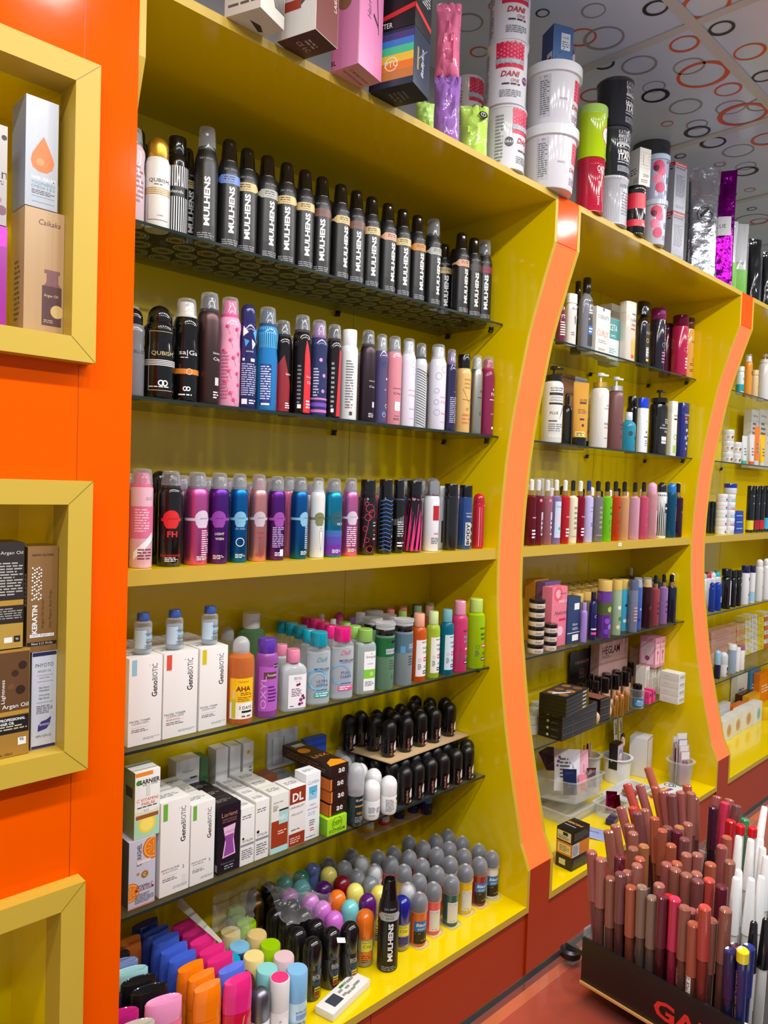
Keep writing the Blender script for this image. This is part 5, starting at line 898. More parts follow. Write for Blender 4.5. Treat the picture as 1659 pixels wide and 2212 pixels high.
for px, py, c, nm, wh in sph:
    dec = [R(-.6, .30, .75, .50, (226, 214, 60)), T('City', .1, .39, .4, (40, 40, 30), w=.9), T('Selection', 0, .47, .14, (40, 40, 30), w=1.), R(-.7, .12, .7, .28, c), Ln(-.5, .08, .5, .24, 4, (90, 70, 50))]
    rollon(px, py, (150, 148, 146), c, 'dome', '%s domed roll-on %s' % (nm, wh), 'domed roll-ons with coloured caps', dec, bk='rollb', ckind='g', r=.0245, k=.7)
blk = [(756.7, 1992, 'rightmost in the front row'), (716.5, 2004, 'with white sticker in the front row'), (676, 2026, 'leftmost in the front row'), (683, 1986, 'second row right'), (643, 2004, 'second row left'), (655.5, 1964, 'third row right'), (622, 1990, 'third row left'), (630.5, 1944, 'fourth row right'), (596, 1962, 'fourth row left'), (609, 1926, 'fifth row'), (581, 1907, 'at the back left')]
for px, py, wh in blk:
    t = rollon(px, py, (40, 40, 38), (24, 22, 24), 'dome', 'black glossy roll-on, %s' % wh, 'black domed roll-ons', [T('BIOL', .3, .42, .34, (200, 200, 200), w=.8), Ln(-.1, .37, .8, .385, 1, (200, 200, 200)), R(.1, .08, .7, .24, (206, 180, 30)), R(.1, .08, .7, .15, (190, 90, 40)), R(.1, .26, .7, .34, (30, 50, 80)), Ln(.15, .1, .65, .22, 3, (60, 40, 20))], bk='rollb', ckind='g', r=.0245, h=.14, k=.7)
    if 'sticker' in wh:
        obj('sticker', slab(-.010, .010, -.006, .008, .1335, .1343), W_, t, (-.004, 0, .0025), (.3, .15, 0))
for px, py, nm in ((550.6, 1920, 'left'), (570, 1938, 'right')):
    rollon(px, py, (110, 84, 60), (120, 92, 50), 'dome', 'dark roll-on with gold brown dome, %s of two' % nm, 'gold domed roll-ons', bk='rollb', ckind='m', h=.14, r=.02)
# flat topped sticks
stk = [(510, 1969, (120, 160, 10), 'olive green', 'at the back'), (532.6, 1993, (136, 176, 0), 'lime green', 'in the middle'), (584, 2040, (150, 196, 0), 'bright lime', 'nearest the front'), (554.7, 2018, (214, 186, 120), 'tan', 'between two green ones'), (498, 2010, (206, 186, 130), 'tan', 'under the plastic film'), (548, 2065, (236, 214, 140), 'cream', 'beside the dark caps'), (613, 2066, (222, 190, 196), 'pale pink', 'in front of the black ones'), (577, 2093, (140, 210, 206), 'aqua', 'behind the silver dome'), (642, 2094, (130, 186, 226), 'sky blue', 'at the right front'), (517, 2045, (120, 180, 214), 'dull blue', 'under the film edge'), (497, 2054, (0, 160, 200), 'cyan', 'behind the flat pink bottles')]
for px, py, c, nm, wh in stk:
    dec = [T('WITH YOU', .3, .38, .22, (30, 30, 34), w=1.3), R(-.3, .26, .9, .34, (120, 150, 200)), Ln(-.2, .1, .8, .22, 3, (110, 110, 114))] if nm == 'sky blue' else [Ln(-.6, .1, .6, .35, 5, (120, 120, 120))]
    rollon(px, py, tuple(int(v*.4+150) for v in c) if nm != 'sky blue' else (186, 214, 226), c, 'flat', '%s flat topped deodorant stick %s' % (nm, wh), 'flat topped deodorant sticks', dec, bk='rollb', ckind='p', r=.0235, h=.135, name='deodorant_stick')
t = rollon(604.7, 2111, (226, 222, 222), (226, 222, 222), 'flat', 'white deodorant stick with hot pink top at the front', 'flat topped deodorant sticks', [T('sch u:s', -.2, .28, .3, (120, 110, 110), v=1, w=.28), Cc(.75, .18, .55, (222, 90, 130)), Cc(.8, .14, .3, (232, 150, 176))], bk='rollb', r=.022, h=.14, name='deodorant_stick')
obj('top_disc', lathe([(.0188, 0), (.0186, .0006)], 24), M((226, 56, 120)), t, (0, 0, .1402))
rollon(539.5, 2083, (214, 206, 206), (96, 14, 30), 'dome', 'wine red domed roll-on behind the silver one', None, [R(-.5, .05, .9, .4, (90, 20, 30)), T('MCO', .4, .2, .3, (200, 180, 180))], bk='rollb', ckind='g', h=.135)
t = rollon(563, 2106, W_, (120, 122, 132), 'dome', 'white roll-on with silver dome and red label', None, [Pp([(-.4, .36), (.9, .44), (.9, .04), (-.4, .04)], (60, 30, 34)), Pp([(-.3, .34), (.8, .41), (.8, .24), (-.3, .2)], (170, 24, 34)), T('MCO', .3, .17, .34, (220, 220, 224), w=1., sh=.3), T('XI', .2, .29, .3, (120, 20, 24)), Ln(-.2, .06, .7, .12, 2, (170, 60, 50)), Ln(-.85, .1, -.7, .4, 6, (60, 60, 60))], bk='rollb', ckind='m', h=.135, r=.022)
rollon(520, 2061, (24, 34, 48), (20, 34, 50), 'flat', 'small navy capped stick behind the wine red dome', None, bk='rollb', h=.13, r=.016, name='deodorant_stick')
# flat bottles with slanted blade caps
def bladecap(w, d, h):
    def mk():
        bm = bmesh.new(); n = 14; rows = []
        for k, (s, zz) in enumerate(((1, 0), (1.02, .3), (1.0, .6), (.97, .8))):
            ring = []
            for i in range(n*2):
                a = math.pi*2*(i+.5)/(n*2); x = w/2*math.cos(a)*s; y = d/2*math.sin(a)*s*(1-.15*zz)
                ring.append(bm.verts.new((x, y, h*(zz*.78+.22*zz*(.5+x/w)))))
            rows.append(ring)
        top = []
        for i in range(n*2):
            a = math.pi*2*(i+.5)/(n*2); x = w/2*math.cos(a)*.9; y = d/2*math.sin(a)*.62+d*.06
            top.append(bm.verts.new((x, y, h*(.84+.16*(.5+x/w)+(.04 if y > 0 else -.02)))))
        rows.append(top)
        for a, b in zip(rows, rows[1:]):
            for i in range(n*2): bm.faces.new((a[i], a[(i+1) % (2*n)], b[(i+1) % (2*n)], b[i]))
        bm.faces.new(list(reversed(rows[0]))); bm.faces.new(rows[-1]); return finish(bm, 'bladecap', True, 40)
    return cached(('blade', w, d, h), mk)
def flatbottle(px, py, h, w, d, c, label, gp, k=.1, dec=(), body=None):
    p = on(px, py, ZB+h); y = min(p.y, .395); x = p.x if p.y <= .395 else atx(px, y, ZB+h); rz = face(x, y, k)
    x, y = settle(rect(w, d, rz), ZB, ZB+h, x, y, ymax=.416)
    t = thing('shower_gel_bottle', label, 'bottle', (x, y, ZB+.0006), rz, gp)
    bp = rnd4([(w/2*.86, 0), (w/2, .006), (w/2, h*.6), (w/2*.98, h*.64)])
    obj('body', lathe(bp, 28, 1, d/w, 2.3), M(body or c, 'g'), t); obj('cap', bladecap(w, d, round(h*.355, 4)), M(c, 'g'), t, (0, 0, h*.645))
    if dec: obj('printing', lathe_decals(N(dec, w/2, h, w/2), bp, 1, d/w, 2.3), None, t)
for i, (px, py) in enumerate(((394, 2062), (376, 2044), (358, 2023.5), (337, 2008), (313.5, 1991.6))):
    flatbottle(px, py, .19, .062, .030, (62, 92, 200) if i < 3 else (50, 70, 150), 'blue flat bottle with slanted cap, %s in its column from the front' % ORD[i].replace('leftmost', 'first'), 'blue flat shower gel bottles', k=.5)
for i, (px, py) in enumerate(((481, 2063.7), (457.7, 2047), (434, 2027.6), (412, 2011), (398, 1991.6))):
    flatbottle(px, py, .19, .060, .030, (214, 40, 120) if i < 3 else (176, 34, 100), 'magenta flat bottle with slanted cap, %s in the column behind the blue one' % ORD[i].replace('leftmost', 'first'), 'magenta flat shower gel bottles', k=.5)
for i, (px, py) in enumerate(((448, 2126), (435.5, 2102.5), (412, 2083))):
    flatbottle(px, py, .19, .058, .030, (240, 122, 10), 'orange flat bottle with slanted cap, %s in its column from the front' % ORD[i].replace('leftmost', 'first'), 'orange flat shower gel bottles', k=.5, dec=[T('YOLSON', .1, .45, .3, (200, 110, 40), w=1.2)])
flatbottle(496.5, 2088.6, .19, .06, .03, (84, 110, 216), 'light blue flat bottle behind the front magenta one', 'blue flat shower gel bottles', k=.5)
flatbottle(503.5, 2116, .19, .06, .032, (226, 40, 124), 'magenta flat bottle standing at the very front', 'magenta flat shower gel bottles', k=.5, dec=[T('ORKOLYA', .1, .42, .26, (200, 120, 110), w=1.3, sh=.2), Pp([(.3, .60), (.45, .62), (.3, .5), (.2, .48)], (200, 140, 90))], body=(206, 20, 60))
flatbottle(282, 2029, .19, .07, .032, (190, 104, 40), 'copper brown flat bottle at the far left', None, k=.6)
# flat bottles with oval disc caps
ov = [(.640, .070, (186, 176, 166), 'grey beige'), (.632, .118, (186, 30, 120), 'magenta'), (.712, .098, (236, 150, 196), 'pale pink'), (.626, .178, (30, 26, 66), 'navy'), (.706, .146, (24, 24, 28), 'black'), (.704, .184, (26, 26, 30), 'dark grey'), (.703, .222, (160, 210, 214), 'pale aqua'), (.700, .260, (140, 160, 222), 'pale blue'), (.626, .240, (50, 170, 130), 'green'), (.700, .298, (40, 42, 48), 'charcoal')]
h = .19
for i, (xx, yy, c, nm) in enumerate(ov):
    w = .074; d = .029; rz = -.25
    x, y = settle(rect(w*.96, d, rz), ZB, ZB+h, xx, yy, ymax=.416)
    t = thing('body_wash_bottle', '%s flat bottle with oval cap in the bottom left corner' % nm, 'bottle', (x, y, ZB+.0006), rz, 'flat bottles with oval caps')
    bp = rnd4([(w/2*.9, 0), (w/2, .006), (w/2, h*.72), (w/2*.96, h*.735)])
    obj('body', lathe(bp, 28, 1, d/w, 2), M(c if nm != 'pale pink' else (230, 110, 150), 'g'), t)
    obj('cap', lathe(rnd4([(w/2*.98, h*.74), (w/2, h*.745), (w/2*.97, h*.955), (w/2*.90, h*.97), (w/2*.82, h*.962), (.001, h*.955)]), 32, 1, d/w, 2), M(c, 'g'), t)
    if nm == 'navy': obj('label', lathe_decals(N([R(-.6, .45, .4, .7, (190, 180, 150)), Cc(.3, .58, .18, (30, 30, 40))], w/2, h, w/2), bp, 1, d/w, 2), None, t)
    if nm == 'pale pink': obj('label', lathe_decals(N([T('Kids', .1, .6, .3, (90, 30, 60), w=.8), Cc(-.3, .62, .15, (240, 160, 60))], w/2, h, w/2), bp, 1, d/w, 2), None, t)
# tall black can at the front
p = on(842, 2092, ZB); bottle('spray_can', 'tall black can with silver label standing alone at the front of the bottom board', 'can', None, p.x, p.y+.01, ZB, .0265, .225, MK, K_, 'mul', 'mul', [R(-.95, .575, .95, .665, SV), Pp([(-1.3, .60), (-.95, .58), (-.95, .655), (-1.3, .63)], SV), Pp([(1.3, .60), (.95, .58), (.95, .655), (1.3, .63)], SV), T('MEFLECT', 0, .64, .22, (50, 50, 50), w=1.1), T('BENIS', 0, .605, .22, (50, 50, 50), w=.8)]+mul(None), face(p.x, p.y, .8), bkind='p')
# remote control
c4 = [on(763.6, 2098, ZB+.02), on(684.6, 2170, ZB+.02)]
ax = Vector((c4[1].x-c4[0].x, c4[1].y-c4[0].y)); ang = math.atan2(ax.y, ax.x)
ctr = on(741, 2151, ZB+.02)
t = thing('remote_control', 'white air conditioner remote with dark screen lying at the front of the bottom board', 'remote control', (1.150, .058, ZB+.0006), ang-math.pi)
obj('case', boxm(.150, .052, .019, .005), (226, 226, 222), t); obj('screen', boxm(.034, .030, .0012, .0004), (62, 64, 72), t, (-.036, 0, .0188))
bt = boxm(.012, .006, .0025, .001)
for i, (u, v) in enumerate(((.046, .012), (.037, .012), (.046, -.008), (.037, -.008), (.022, .014), (.018, .002), (.022, -.012), (.010, .014), (.006, -.012), (-.004, .006), (-.006, -.008))):
    obj('button', bt, (60, 130, 60) if i == 7 else (150, 146, 136), t, (u, v, .0188))
# clear display trays with rims
def tray(x, y, w, d, label, gp, z=ZB):
    bm = bmesh.new()
    def rr(hw, hd, z_, rd=.012):
        out = []
        for cx, cy, a0 in ((hw-rd, hd-rd, 0), (-hw+rd, hd-rd, 1), (-hw+rd, -hd+rd, 2), (hw-rd, -hd+rd, 3)):
            for k in range(4): a = (a0+k/3)*math.pi/2; out.append(bm.verts.new((cx+rd*math.cos(a), cy+rd*math.sin(a), z_)))
        return out
    L0 = rr(w/2, d/2, 0); L1 = rr(w/2-.001, d/2-.001, .006); L2 = rr(w/2-.0025, d/2-.0025, .006); L3 = rr(w/2-.0035, d/2-.0035, .0006)
    for a, b in ((L0, L1), (L1, L2), (L2, L3)):
        for i in range(16): bm.faces.new((a[i], a[(i+1) % 16], b[(i+1) % 16], b[i]))
    bm.faces.new(L3); t = thing('display_tray', label, 'tray', (x, y, z+.0003), 0, gp); obj('tray_shell', finish(bm, 'tray', True, 40), 'clear', t); return t
for (p_, c, nm, lb), l in zip(fr, trays): tray(l.x, (l.y-.03+.41)/2, .0495, .41-(l.y-.03), 'clear plastic tray under the %s fronted column of roll-ons' % nm, 'clear plastic display trays')
# sprays lying on the upturned clear lid, seen under the lowest glass shelf
for i, (px, c, nm) in enumerate(((795, (226, 180, 20), 'yellow'), (829, (206, 40, 60), 'red'), (862, (40, 34, 110), 'navy'), (892, (40, 34, 110), 'navy'), (922, (40, 34, 110), 'navy'), (950, (40, 34, 110), 'navy'))):
    y = .395; z = ZB+.165; x = atx(px, y, z)
    bottle('roll_on', '%s roll-on standing on the upper clear tray at the back, %s of six' % (nm, ('leftmost', 'second', 'third', 'fourth', 'fifth', 'rightmost')[i]), 'roll-on', 'roll-ons on the upper tray at the back', x, y, z, .0205, .125, c, GREYB, 'rolls', 'ball', [R(-.7, .3, .7, .52, (70, 130, 200) if nm == 'navy' else (206, 206, 200)), T('Bilaud', 0, .45, .32, W_ if nm == 'navy' else (60, 60, 60), w=1.1, sh=.3), R(-.7, .08, .7, .3, (20, 20, 40) if nm == 'navy' else (206, 206, 200)), T('48', .2, .17, .36, W_ if nm == 'navy' else (90, 90, 90))], face(x, y, .4))
bm = bmesh.new(); t = thing('display_tray', 'clear tray lid laid over the roll-ons at the back of the bottom board', 'tray', (0, 0, 0), 0, 'clear plastic display trays')
xa, xb = atx(770, .40, ZB+.16), 1.797
obj('tray_shell', slab(xa, xb, .365, .417, ZB+.1625, ZB+.1645), 'film', t); obj('tray_rim', slab(xa, xb, .3635, .3648, ZB+.157, ZB+.1645), 'clear', t)
# crumpled clear film bag over the back left part
def filmbag(pts, label, n=14):
    a, b, c, d = [Vector(q) for q in pts]; bm = bmesh.new(); g = []
    rr = random.Random(11)
    for i in range(n+1):
        rowv = []
        for j in range(n+1):
            u, v = i/n, j/n; q = (a*(1-u)+b*u)*(1-v)+(d*(1-u)+c*u)*v; q = q+Vector((rr.uniform(-.004, .004), rr.uniform(-.004, .004), rr.uniform(-.006, .006)+.012*math.sin(u*9+v*4)))
            rowv.append(bm.verts.new(q))
        g.append(rowv)
    for i in range(n):
        for j in range(n): bm.faces.new((g[i][j], g[i+1][j], g[i+1][j+1], g[i][j+1]))
    t = thing('plastic_bag', label, 'plastic bag'); obj('film_sheet', finish(bm, 'film', True, 60), 'film', t); return t
H = ZB+.155
filmbag([on(640, 1888, H+.03), on(722, 1950, H), on(622, 2000, H), on(545, 1880, H+.05)], 'clear plastic sleeve with taped edge lying over the black roll-ons')
filmbag([on(470, 1860, H+.1), on(560, 1900, H+.06), on(540, 2025, H), on(455, 2005, H+.035)], 'crumpled clear plastic film draped from the glass shelf to the green sticks')
t = thing('white_card', 'slanting strip of white card along the crumpled film edge', 'card')
pa, pb = on(382, 1958, H+.05), on(478, 2040, H+.035)
bm = bmesh.new(); n_ = Vector((.012, .010, .012)); vs = [bm.verts.new(q) for q in (pa, pb, pb+n_*.4, pa+n_*1.2)]; bm.faces.new(vs); vs2 = [bm.verts.new(v.co+Vector((0, .0006, -.0006))) for v in vs]; bm.faces.new(list(reversed(vs2)))
for i in range(4): bm.faces.new((vs[i], vs2[i], vs2[(i+1) % 4], vs[(i+1) % 4]))
obj('strip', finish(bm, 'strip', False), (206, 204, 192), t)
# tissue pack with flower print in the near corner
pc = on(655, 2190, ZB+.02); box('tissue_pack', 'white pack with black flower print at the bottom edge of the picture', 'pack', None, .955, .0, ZB, .10, .055, .028, W_, rz=.75, Tp=[Oo(.25, .1, .2, .03, (50, 50, 60)), Oo(.3, -.1, .14, .03, (50, 50, 60)), Cc(.3, -.1, .05, (50, 50, 60)), Cc(.1, .2, .04, (60, 60, 70)), Cc(.15, .3, .03, (60, 60, 70)), T('Burcak', -.1, -.05, .16, (90, 90, 96), sh=.3), Oo(.38, .25, .12, .03, (80, 80, 90)), Cc(-.05, .1, .03, (60, 60, 70))], st=dict(fixed=True), center=True)
# ================================================================ BAY 2 (middle)
M1, M2, MMm, M4_, M5_ = 'on the middle bay top shelf', 'on the middle bay second shelf', 'on the middle bay yellow shelf', 'on the middle bay third shelf', 'on the middle bay lowest shelf'
fl = dict(e=3, sy=.55)
r = [dict(px=1209, top=664, w=22, body=(120, 40, 70), cap=(120, 40, 70), bk='tall', ck='flat', d='maroon bottle half hidden by the orange strip', dec=[Ln(-.7, .2, .8, .6, 6, W_)]),
     dict(px=1231, top=636, w=25, body=(222, 220, 216), cap=(222, 220, 216), bk='tall', ck='over', d='white flat shampoo bottle', dec=[T('Dove', .2, .72, .4, (40, 50, 110), sh=.3, w=1.), Pp([(.3, .55), (.5, .6), (.6, .45), (.45, .4)], (60, 60, 90)), Ln(-.3, .2, .6, .28, 2, (120, 120, 130))], k=.3, **fl),
     dict(px=1243, top=608, w=24, y=.26, body=(24, 24, 26), cap=(18, 18, 20), bk='bot', ck='screw', d='black bottle behind the white one'),
     dict(px=1262, top=601, w=36, body=(120, 122, 130), cap=(20, 20, 22), bk='bot', ck='screw', d='large grey shampoo bottle with black cap', k=.2, dec=[R(-.1, .06, .85, .68, (20, 24, 34)), T('LERO', .4, .62, .26, W_, w=.75), Ln(0, .5, .8, .57, 2, W_), R(0, .22, .8, .34, (20, 100, 190)), Ln(.05, .24, .75, .32, 2, W_), Ln(-.05, .4, .3, .46, 1, (160, 160, 170))], **fl),
     dict(px=1352, top=655, w=40, body=(214, 208, 196), cap=(226, 222, 214), bk='str', ck='over', d='white shampoo bottle with almond picture', k=.1, dec=[T('CLEAR', .3, .70, .3, (50, 60, 140), w=1.), R(-.1, .60, .6, .63, (150, 140, 90)), R(-.1, .78, .5, .80, (60, 60, 60)), Cc(.25, .36, .32, (226, 190, 120)), R(-.05, .08, .6, .35, (226, 176, 90)), R(0, .06, .5, .12, (214, 90, 50)), Ln(-.2, .52, .7, .57, 1, (200, 80, 80))], e=4, sy=.6),
     dict(px=1386, top=653, w=33, body=(22, 18, 18), cap=(20, 20, 22), bk='bot', ck='over', d='black shampoo bottle with gold label', k=.1, dec=[R(-.2, .12, .8, .66, (40, 34, 30)), T('GLISS', .3, .52, .3, (220, 200, 160), w=.9), Oo(.25, .40, .3, .1, (206, 170, 90)), R(-.05, .14, .6, .30, (150, 160, 180)), Ln(0, .16, .55, .28, 3, W_), R(0, .08, .6, .12, (214, 190, 120))], **fl),
     dict(px=1417, top=667, w=33, body=(34, 26, 40), cap=(150, 40, 110), bk='str', ck='flat', ckind='t', d='dark bottle with violet cap', k=.2, dec=[T('ELSEVE', .4, .48, .3, (190, 190, 210), v=1, w=.5), Oo(.1, .4, .3, .04, (150, 190, 206)), Ln(-.2, .1, .5, .3, 4, (180, 120, 170))]),
     dict(px=1436, top=700, w=26, y=.25, body=(90, 24, 50), cap=(80, 20, 46), bk='str', ck='flat', d='deep maroon bottle behind'),
     dict(px=1460, top=683, w=34, body=(176, 22, 74), cap=(120, 16, 50), bk='str', ck='flat', ckind='t', d='crimson bottle with dark cap', k=.2, dec=[T('ELSEVE', .3, .45, .3, (240, 200, 210), v=1, w=.5), Ln(-.1, .1, .6, .3, 4, (240, 190, 200)), Oo(0, .42, .3, .03, (226, 150, 170))]),
     dict(px=1487, top=692, w=30, body=(214, 156, 80), cap=(110, 60, 40), bk='str', ck='flat', ckind='t', d='golden tan bottle with brown cap', k=.1, dec=[T('ELSEVE', .2, .60, .26, (70, 40, 20), w=1.), Oo(.2, .3, .25, .06, (150, 90, 40)), Ln(-.4, .2, .7, .25, 2, (90, 50, 20)), Ln(-.4, .1, .5, .15, 2, (90, 50, 20))])]
for e in r: e.setdefault('y', .20)
row(Z1, M1, r, 'bottles on the top shelf of the middle bay', name='shampoo_bottle', cat='bottle')
for bl, br, top, col, d, F, y in ((1285, 1315, 660, (226, 224, 220), 'white curly hair carton', [T('COBEAUTY', 0, .80, .14, (90, 90, 94), w=.8), T('CURLY', 0, .46, .22, (226, 130, 80), w=.8), Ln(-.3, .25, .3, .33, 2, (150, 150, 160)), Ln(-.3, .1, .2, .15, 2, (150, 130, 130)), R(-.06, .93, .06, 1, (90, 100, 130))], .20), (1309, 1336, 681, (216, 228, 228), 'white and teal shampoo carton', [R(-.5, .50, .5, 1, (72, 146, 148)), T('CETA', 0, .78, .26, W_, w=.6), T('SHAMPOO', 0, .58, .1, W_, w=.4), Ln(-.3, .14, .3, .28, 3, (120, 160, 166))], .20), (1316, 1337, 655, (206, 204, 196), 'plain white carton behind the teal one', [], .27)):
    pbox('product_box', d+' on the middle bay top shelf', 'box', None, (bl, 0), br, Z1, top, .05, col, y=y, F=F)
r = [dict(px=1190, top=791, w=45, body=(226, 224, 222), cap=(24, 24, 26), bk='wide', ck='pump', d='white pump bottle with black pump', k=.5, dec=[T('KATROMER', 0, .70, .2, (30, 30, 34), w=1.4), Ln(-.7, .66, .7, .68, 1, (60, 60, 60)), R(-.8, .61, .8, .645, (40, 40, 44)), T('COSMETIC', 0, .58, .17, (110, 110, 114), w=1.3), T('EXPERIENCE', 0, .545, .17, (110, 110, 114), w=1.4), R(-.8, .49, .8, .515, (40, 40, 44)), T('PLUS', -.3, .38, .26, (40, 40, 44), w=.8), Pp([(.2, .30), (.9, .45), (.85, .46)], (90, 90, 90)), Pp([(.2, .29), (.8, .48), (.75, .49)], (90, 90, 90)), R(-.8, .27, 0, .285, (40, 40, 44)), Ln(-.8, .14, .8, .25, 4, (130, 130, 134)), R(-.8, .06, .8, .11, (206, 206, 206))]),
     dict(px=1221, top=850, w=24, y=.235, body=(30, 30, 32), cap=(26, 26, 28), bk='bot', ck='dome', d='black slender bottle'),
     dict(px=1291, top=807, w=38, body=(226, 224, 220), cap=(206, 170, 80), bk='wide', ck='pump', ckind='m', extra=(214, 216, 220), d='white pump bottle with gold collar', k=.3, dec=[T('VIP', .3, .56, .2, (90, 80, 70)), T('GOLDEN', .3, .52, .16, (120, 90, 70)), T('HAB', .3, .32, .3, (90, 80, 80)), T('H-I-F', .3, .27, .24, (170, 100, 90)), Ln(0, .12, .6, .14, 1, (110, 110, 110))]),
     dict(px=1325, top=815, w=34, body=(116, 76, 76), cap=(200, 202, 206), bk='wide', ck='pump', ckind='m', extra=(200, 202, 206), d='mauve brown pump bottle with silver collar', k=.2, bkind='p', dec=[T('HAB', .3, .34, .3, (60, 40, 40)), T('HIF', .3, .29, .24, (70, 40, 40)), Ln(0, .14, .6, .2, 2, (80, 50, 50))]),
     dict(px=1354.5, top=891, w=33, body=(60, 170, 200), cap=(200, 214, 220), bk='bot', ck='screw', bkind='t', d='short aqua bottle with clear cap', k=.2, dec=[T('Creghul', .2, .3, .3, (30, 60, 70), v=1, w=.4, sh=.2), Oo(-.5, .45, .3, .2, (40, 50, 60)), Cc(.6, .35, .2, (20, 40, 50))]),
     dict(px=1361, top=857, w=24, y=.26, body=(30, 30, 34), cap=(20, 20, 22), bk='tall', ck='flat', d='black capped bottle behind the aqua one'),
     dict(px=1385, top=860, w=27, body=(226, 228, 232), cap=(20, 60, 200), bk='str', ck='flat', d='white bottle with bright blue cap', k=.2, dec=[T('Clear', .2, .58, .2, (140, 170, 220)), Cc(.3, .38, .2, (60, 150, 60)), R(-.2, .28, .8, .30, (40, 60, 160)), Ln(0, .12, .7, .24, 3, (130, 150, 190))], sy=.6, e=3),
     dict(px=1419, top=844, w=42, body=(26, 26, 28), cap=(20, 20, 22), bk='wide', ck='pump', d='broad black pump bottle', k=.1, e=4, sy=.6, dec=[T('best', 0, .46, .2, (220, 220, 220), sh=.4), T('BRAZILIAN', 0, .41, .14, W_, w=1.2), T('Shin', .4, .36, .2, W_, sh=.3), R(-.3, .22, .5, .28, W_), R(-.3, .17, .5, .21, (206, 206, 206)), Ln(.2, .48, .9, .56, 3, (200, 200, 200))]),
     dict(px=1449, top=868, w=24, body=(220, 222, 214), cap=(222, 224, 216), bk='str', ck='over', d='white and green shampoo bottle', k=.1, e=4, sy=.6, dec=[T('CLEAR', .1, .74, .3, (60, 70, 90), w=1.3), R(-.4, .66, .6, .69, (60, 60, 60)), Oo(.2, .35, .5, .12, (130, 180, 60)), R(-.4, .06, .8, .2, (160, 196, 90))]),
     dict(px=1474, top=871.5, w=29, body=(26, 38, 120), cap=(28, 40, 124), bk='str', ck='over', d='dark blue shampoo bottle with ice splash', k=.1, e=4, sy=.6, dec=[T('CLEAR', .1, .78, .3, W_, w=1.3), R(-.5, .70, .2, .735, (190, 40, 50)), T('MEN', -.1, .717, .14, W_), Ln(-.3, .62, .5, .68, 2, W_), Cc(.2, .5, .25, (190, 210, 236)), Cc(0, .36, .3, (130, 170, 220)), Cc(.3, .26, .25, (170, 196, 230)), Cc(.1, .16, .2, (120, 160, 210)), Cc(.5, .4, .15, (210, 224, 240))])]
for e in r: e.setdefault('y', .20)
row(Z2, M2, r, 'bottles on the second shelf of the middle bay', name='shampoo_bottle', cat='bottle')
def squeeze_tube(label, gp, px, y, z, top, w, col, capc, dec, k=.3, bk_=None, zz=0):
    """standing tube: cap at the foot, crimped flat at the top"""
    x = atx(px, y, z); h = round(hgt(x, y, z, top), 3); r_ = round(radw(w, x, y, z), 3); rz = face(x, y, k); x, y = settle(circ(r_, 1, .7, rz), z, z+h, x, y)
    t = thing('squeeze_tube', label, 'tube', (x, y, z+.0006), rz, gp)
    def mk():
        bm = bmesh.new(); n = 20; rows = []
        for q, sx_, sy_ in ((.13, .88, .62), (.2, .92, .60), (.5, .97, .42), (.8, 1., .2), (.95, 1.02, .05), (1., 1.02, .045)):
            rows.append([bm.verts.new((r_*sx_*math.cos(2*math.pi*i/n), r_*sy_*math.sin(2*math.pi*i/n), h*q)) for i in range(n)])
        for a, b in zip(rows, rows[1:]):
            for i in range(n): bm.faces.new((a[i], a[(i+1) % n], b[(i+1) % n], b[i]))
        bm.faces.new(list(reversed(rows[0]))); bm.faces.new(rows[-1]); return finish(bm, 'tube', True, 50)
    obj('body', cached(('tube', r_, h), mk), M(col, 'g'), t); obj('cap', lathe(rnd4([(r_*.84, 0), (r_*.86, .002), (r_*.86, h*.13)]), 20, 1, .7), M(capc, 'g'), t)
    if dec:
        nd = N(dec, r_, h, r_)
        def mf(u, v, ep):
            q = v/h; a = .97; sy_ = .62+(q-.13)/.87*(.045-.62); tt = max(-.95, min(.95, u/r_/a)); return (u, -r_*max(.05, sy_)*math.sqrt(1-tt*tt)-ep-.0012, v)
        obj('printing', cached(('tubedec', nd, r_, h), lambda: decalmesh(nd, mf, (r_*.25, h*.1))), None, t)
    return t
squeeze_tube('golden squeeze tube with black foot on the middle bay second shelf', None, 1246, .20, Z2, 827, 36, (206, 150, 60), (20, 20, 22), [T('GLISS', .2, .72, .3, (70, 40, 20), w=1.), R(-.3, .66, .6, .69, (60, 40, 30)), Ln(-.5, .5, .6, .58, 3, (110, 70, 30)), R(-.3, .40, .3, .43, (60, 40, 30)), Cc(.1, .32, .18, (70, 50, 40)), R(-.8, .14, .3, .22, (226, 206, 110)), Ln(-.7, .15, .2, .21, 2, (50, 40, 20))], .5)
squeeze_tube('shiny gold squeeze tube behind the golden one', None, 1268, .235, Z2, 850, 32, (214, 190, 100), (20, 20, 22), [Cc(.2, .6, .4, (236, 220, 150)), Cc(-.1, .4, .3, (150, 120, 40)), T('GLISS', 0, .3, .3, (60, 50, 20))], .3)
pbox('product_box', 'brown and white carton at the back of the middle bay second shelf', 'box', None, (1208, 0), 1262, Z2, 806, .05, (130, 86, 40), y=.33, F=[R(.0, .5, .5, 1, (206, 206, 206)), T('Shampoo', .25, .7, .2, (30, 30, 30), sh=.3, w=.4)])
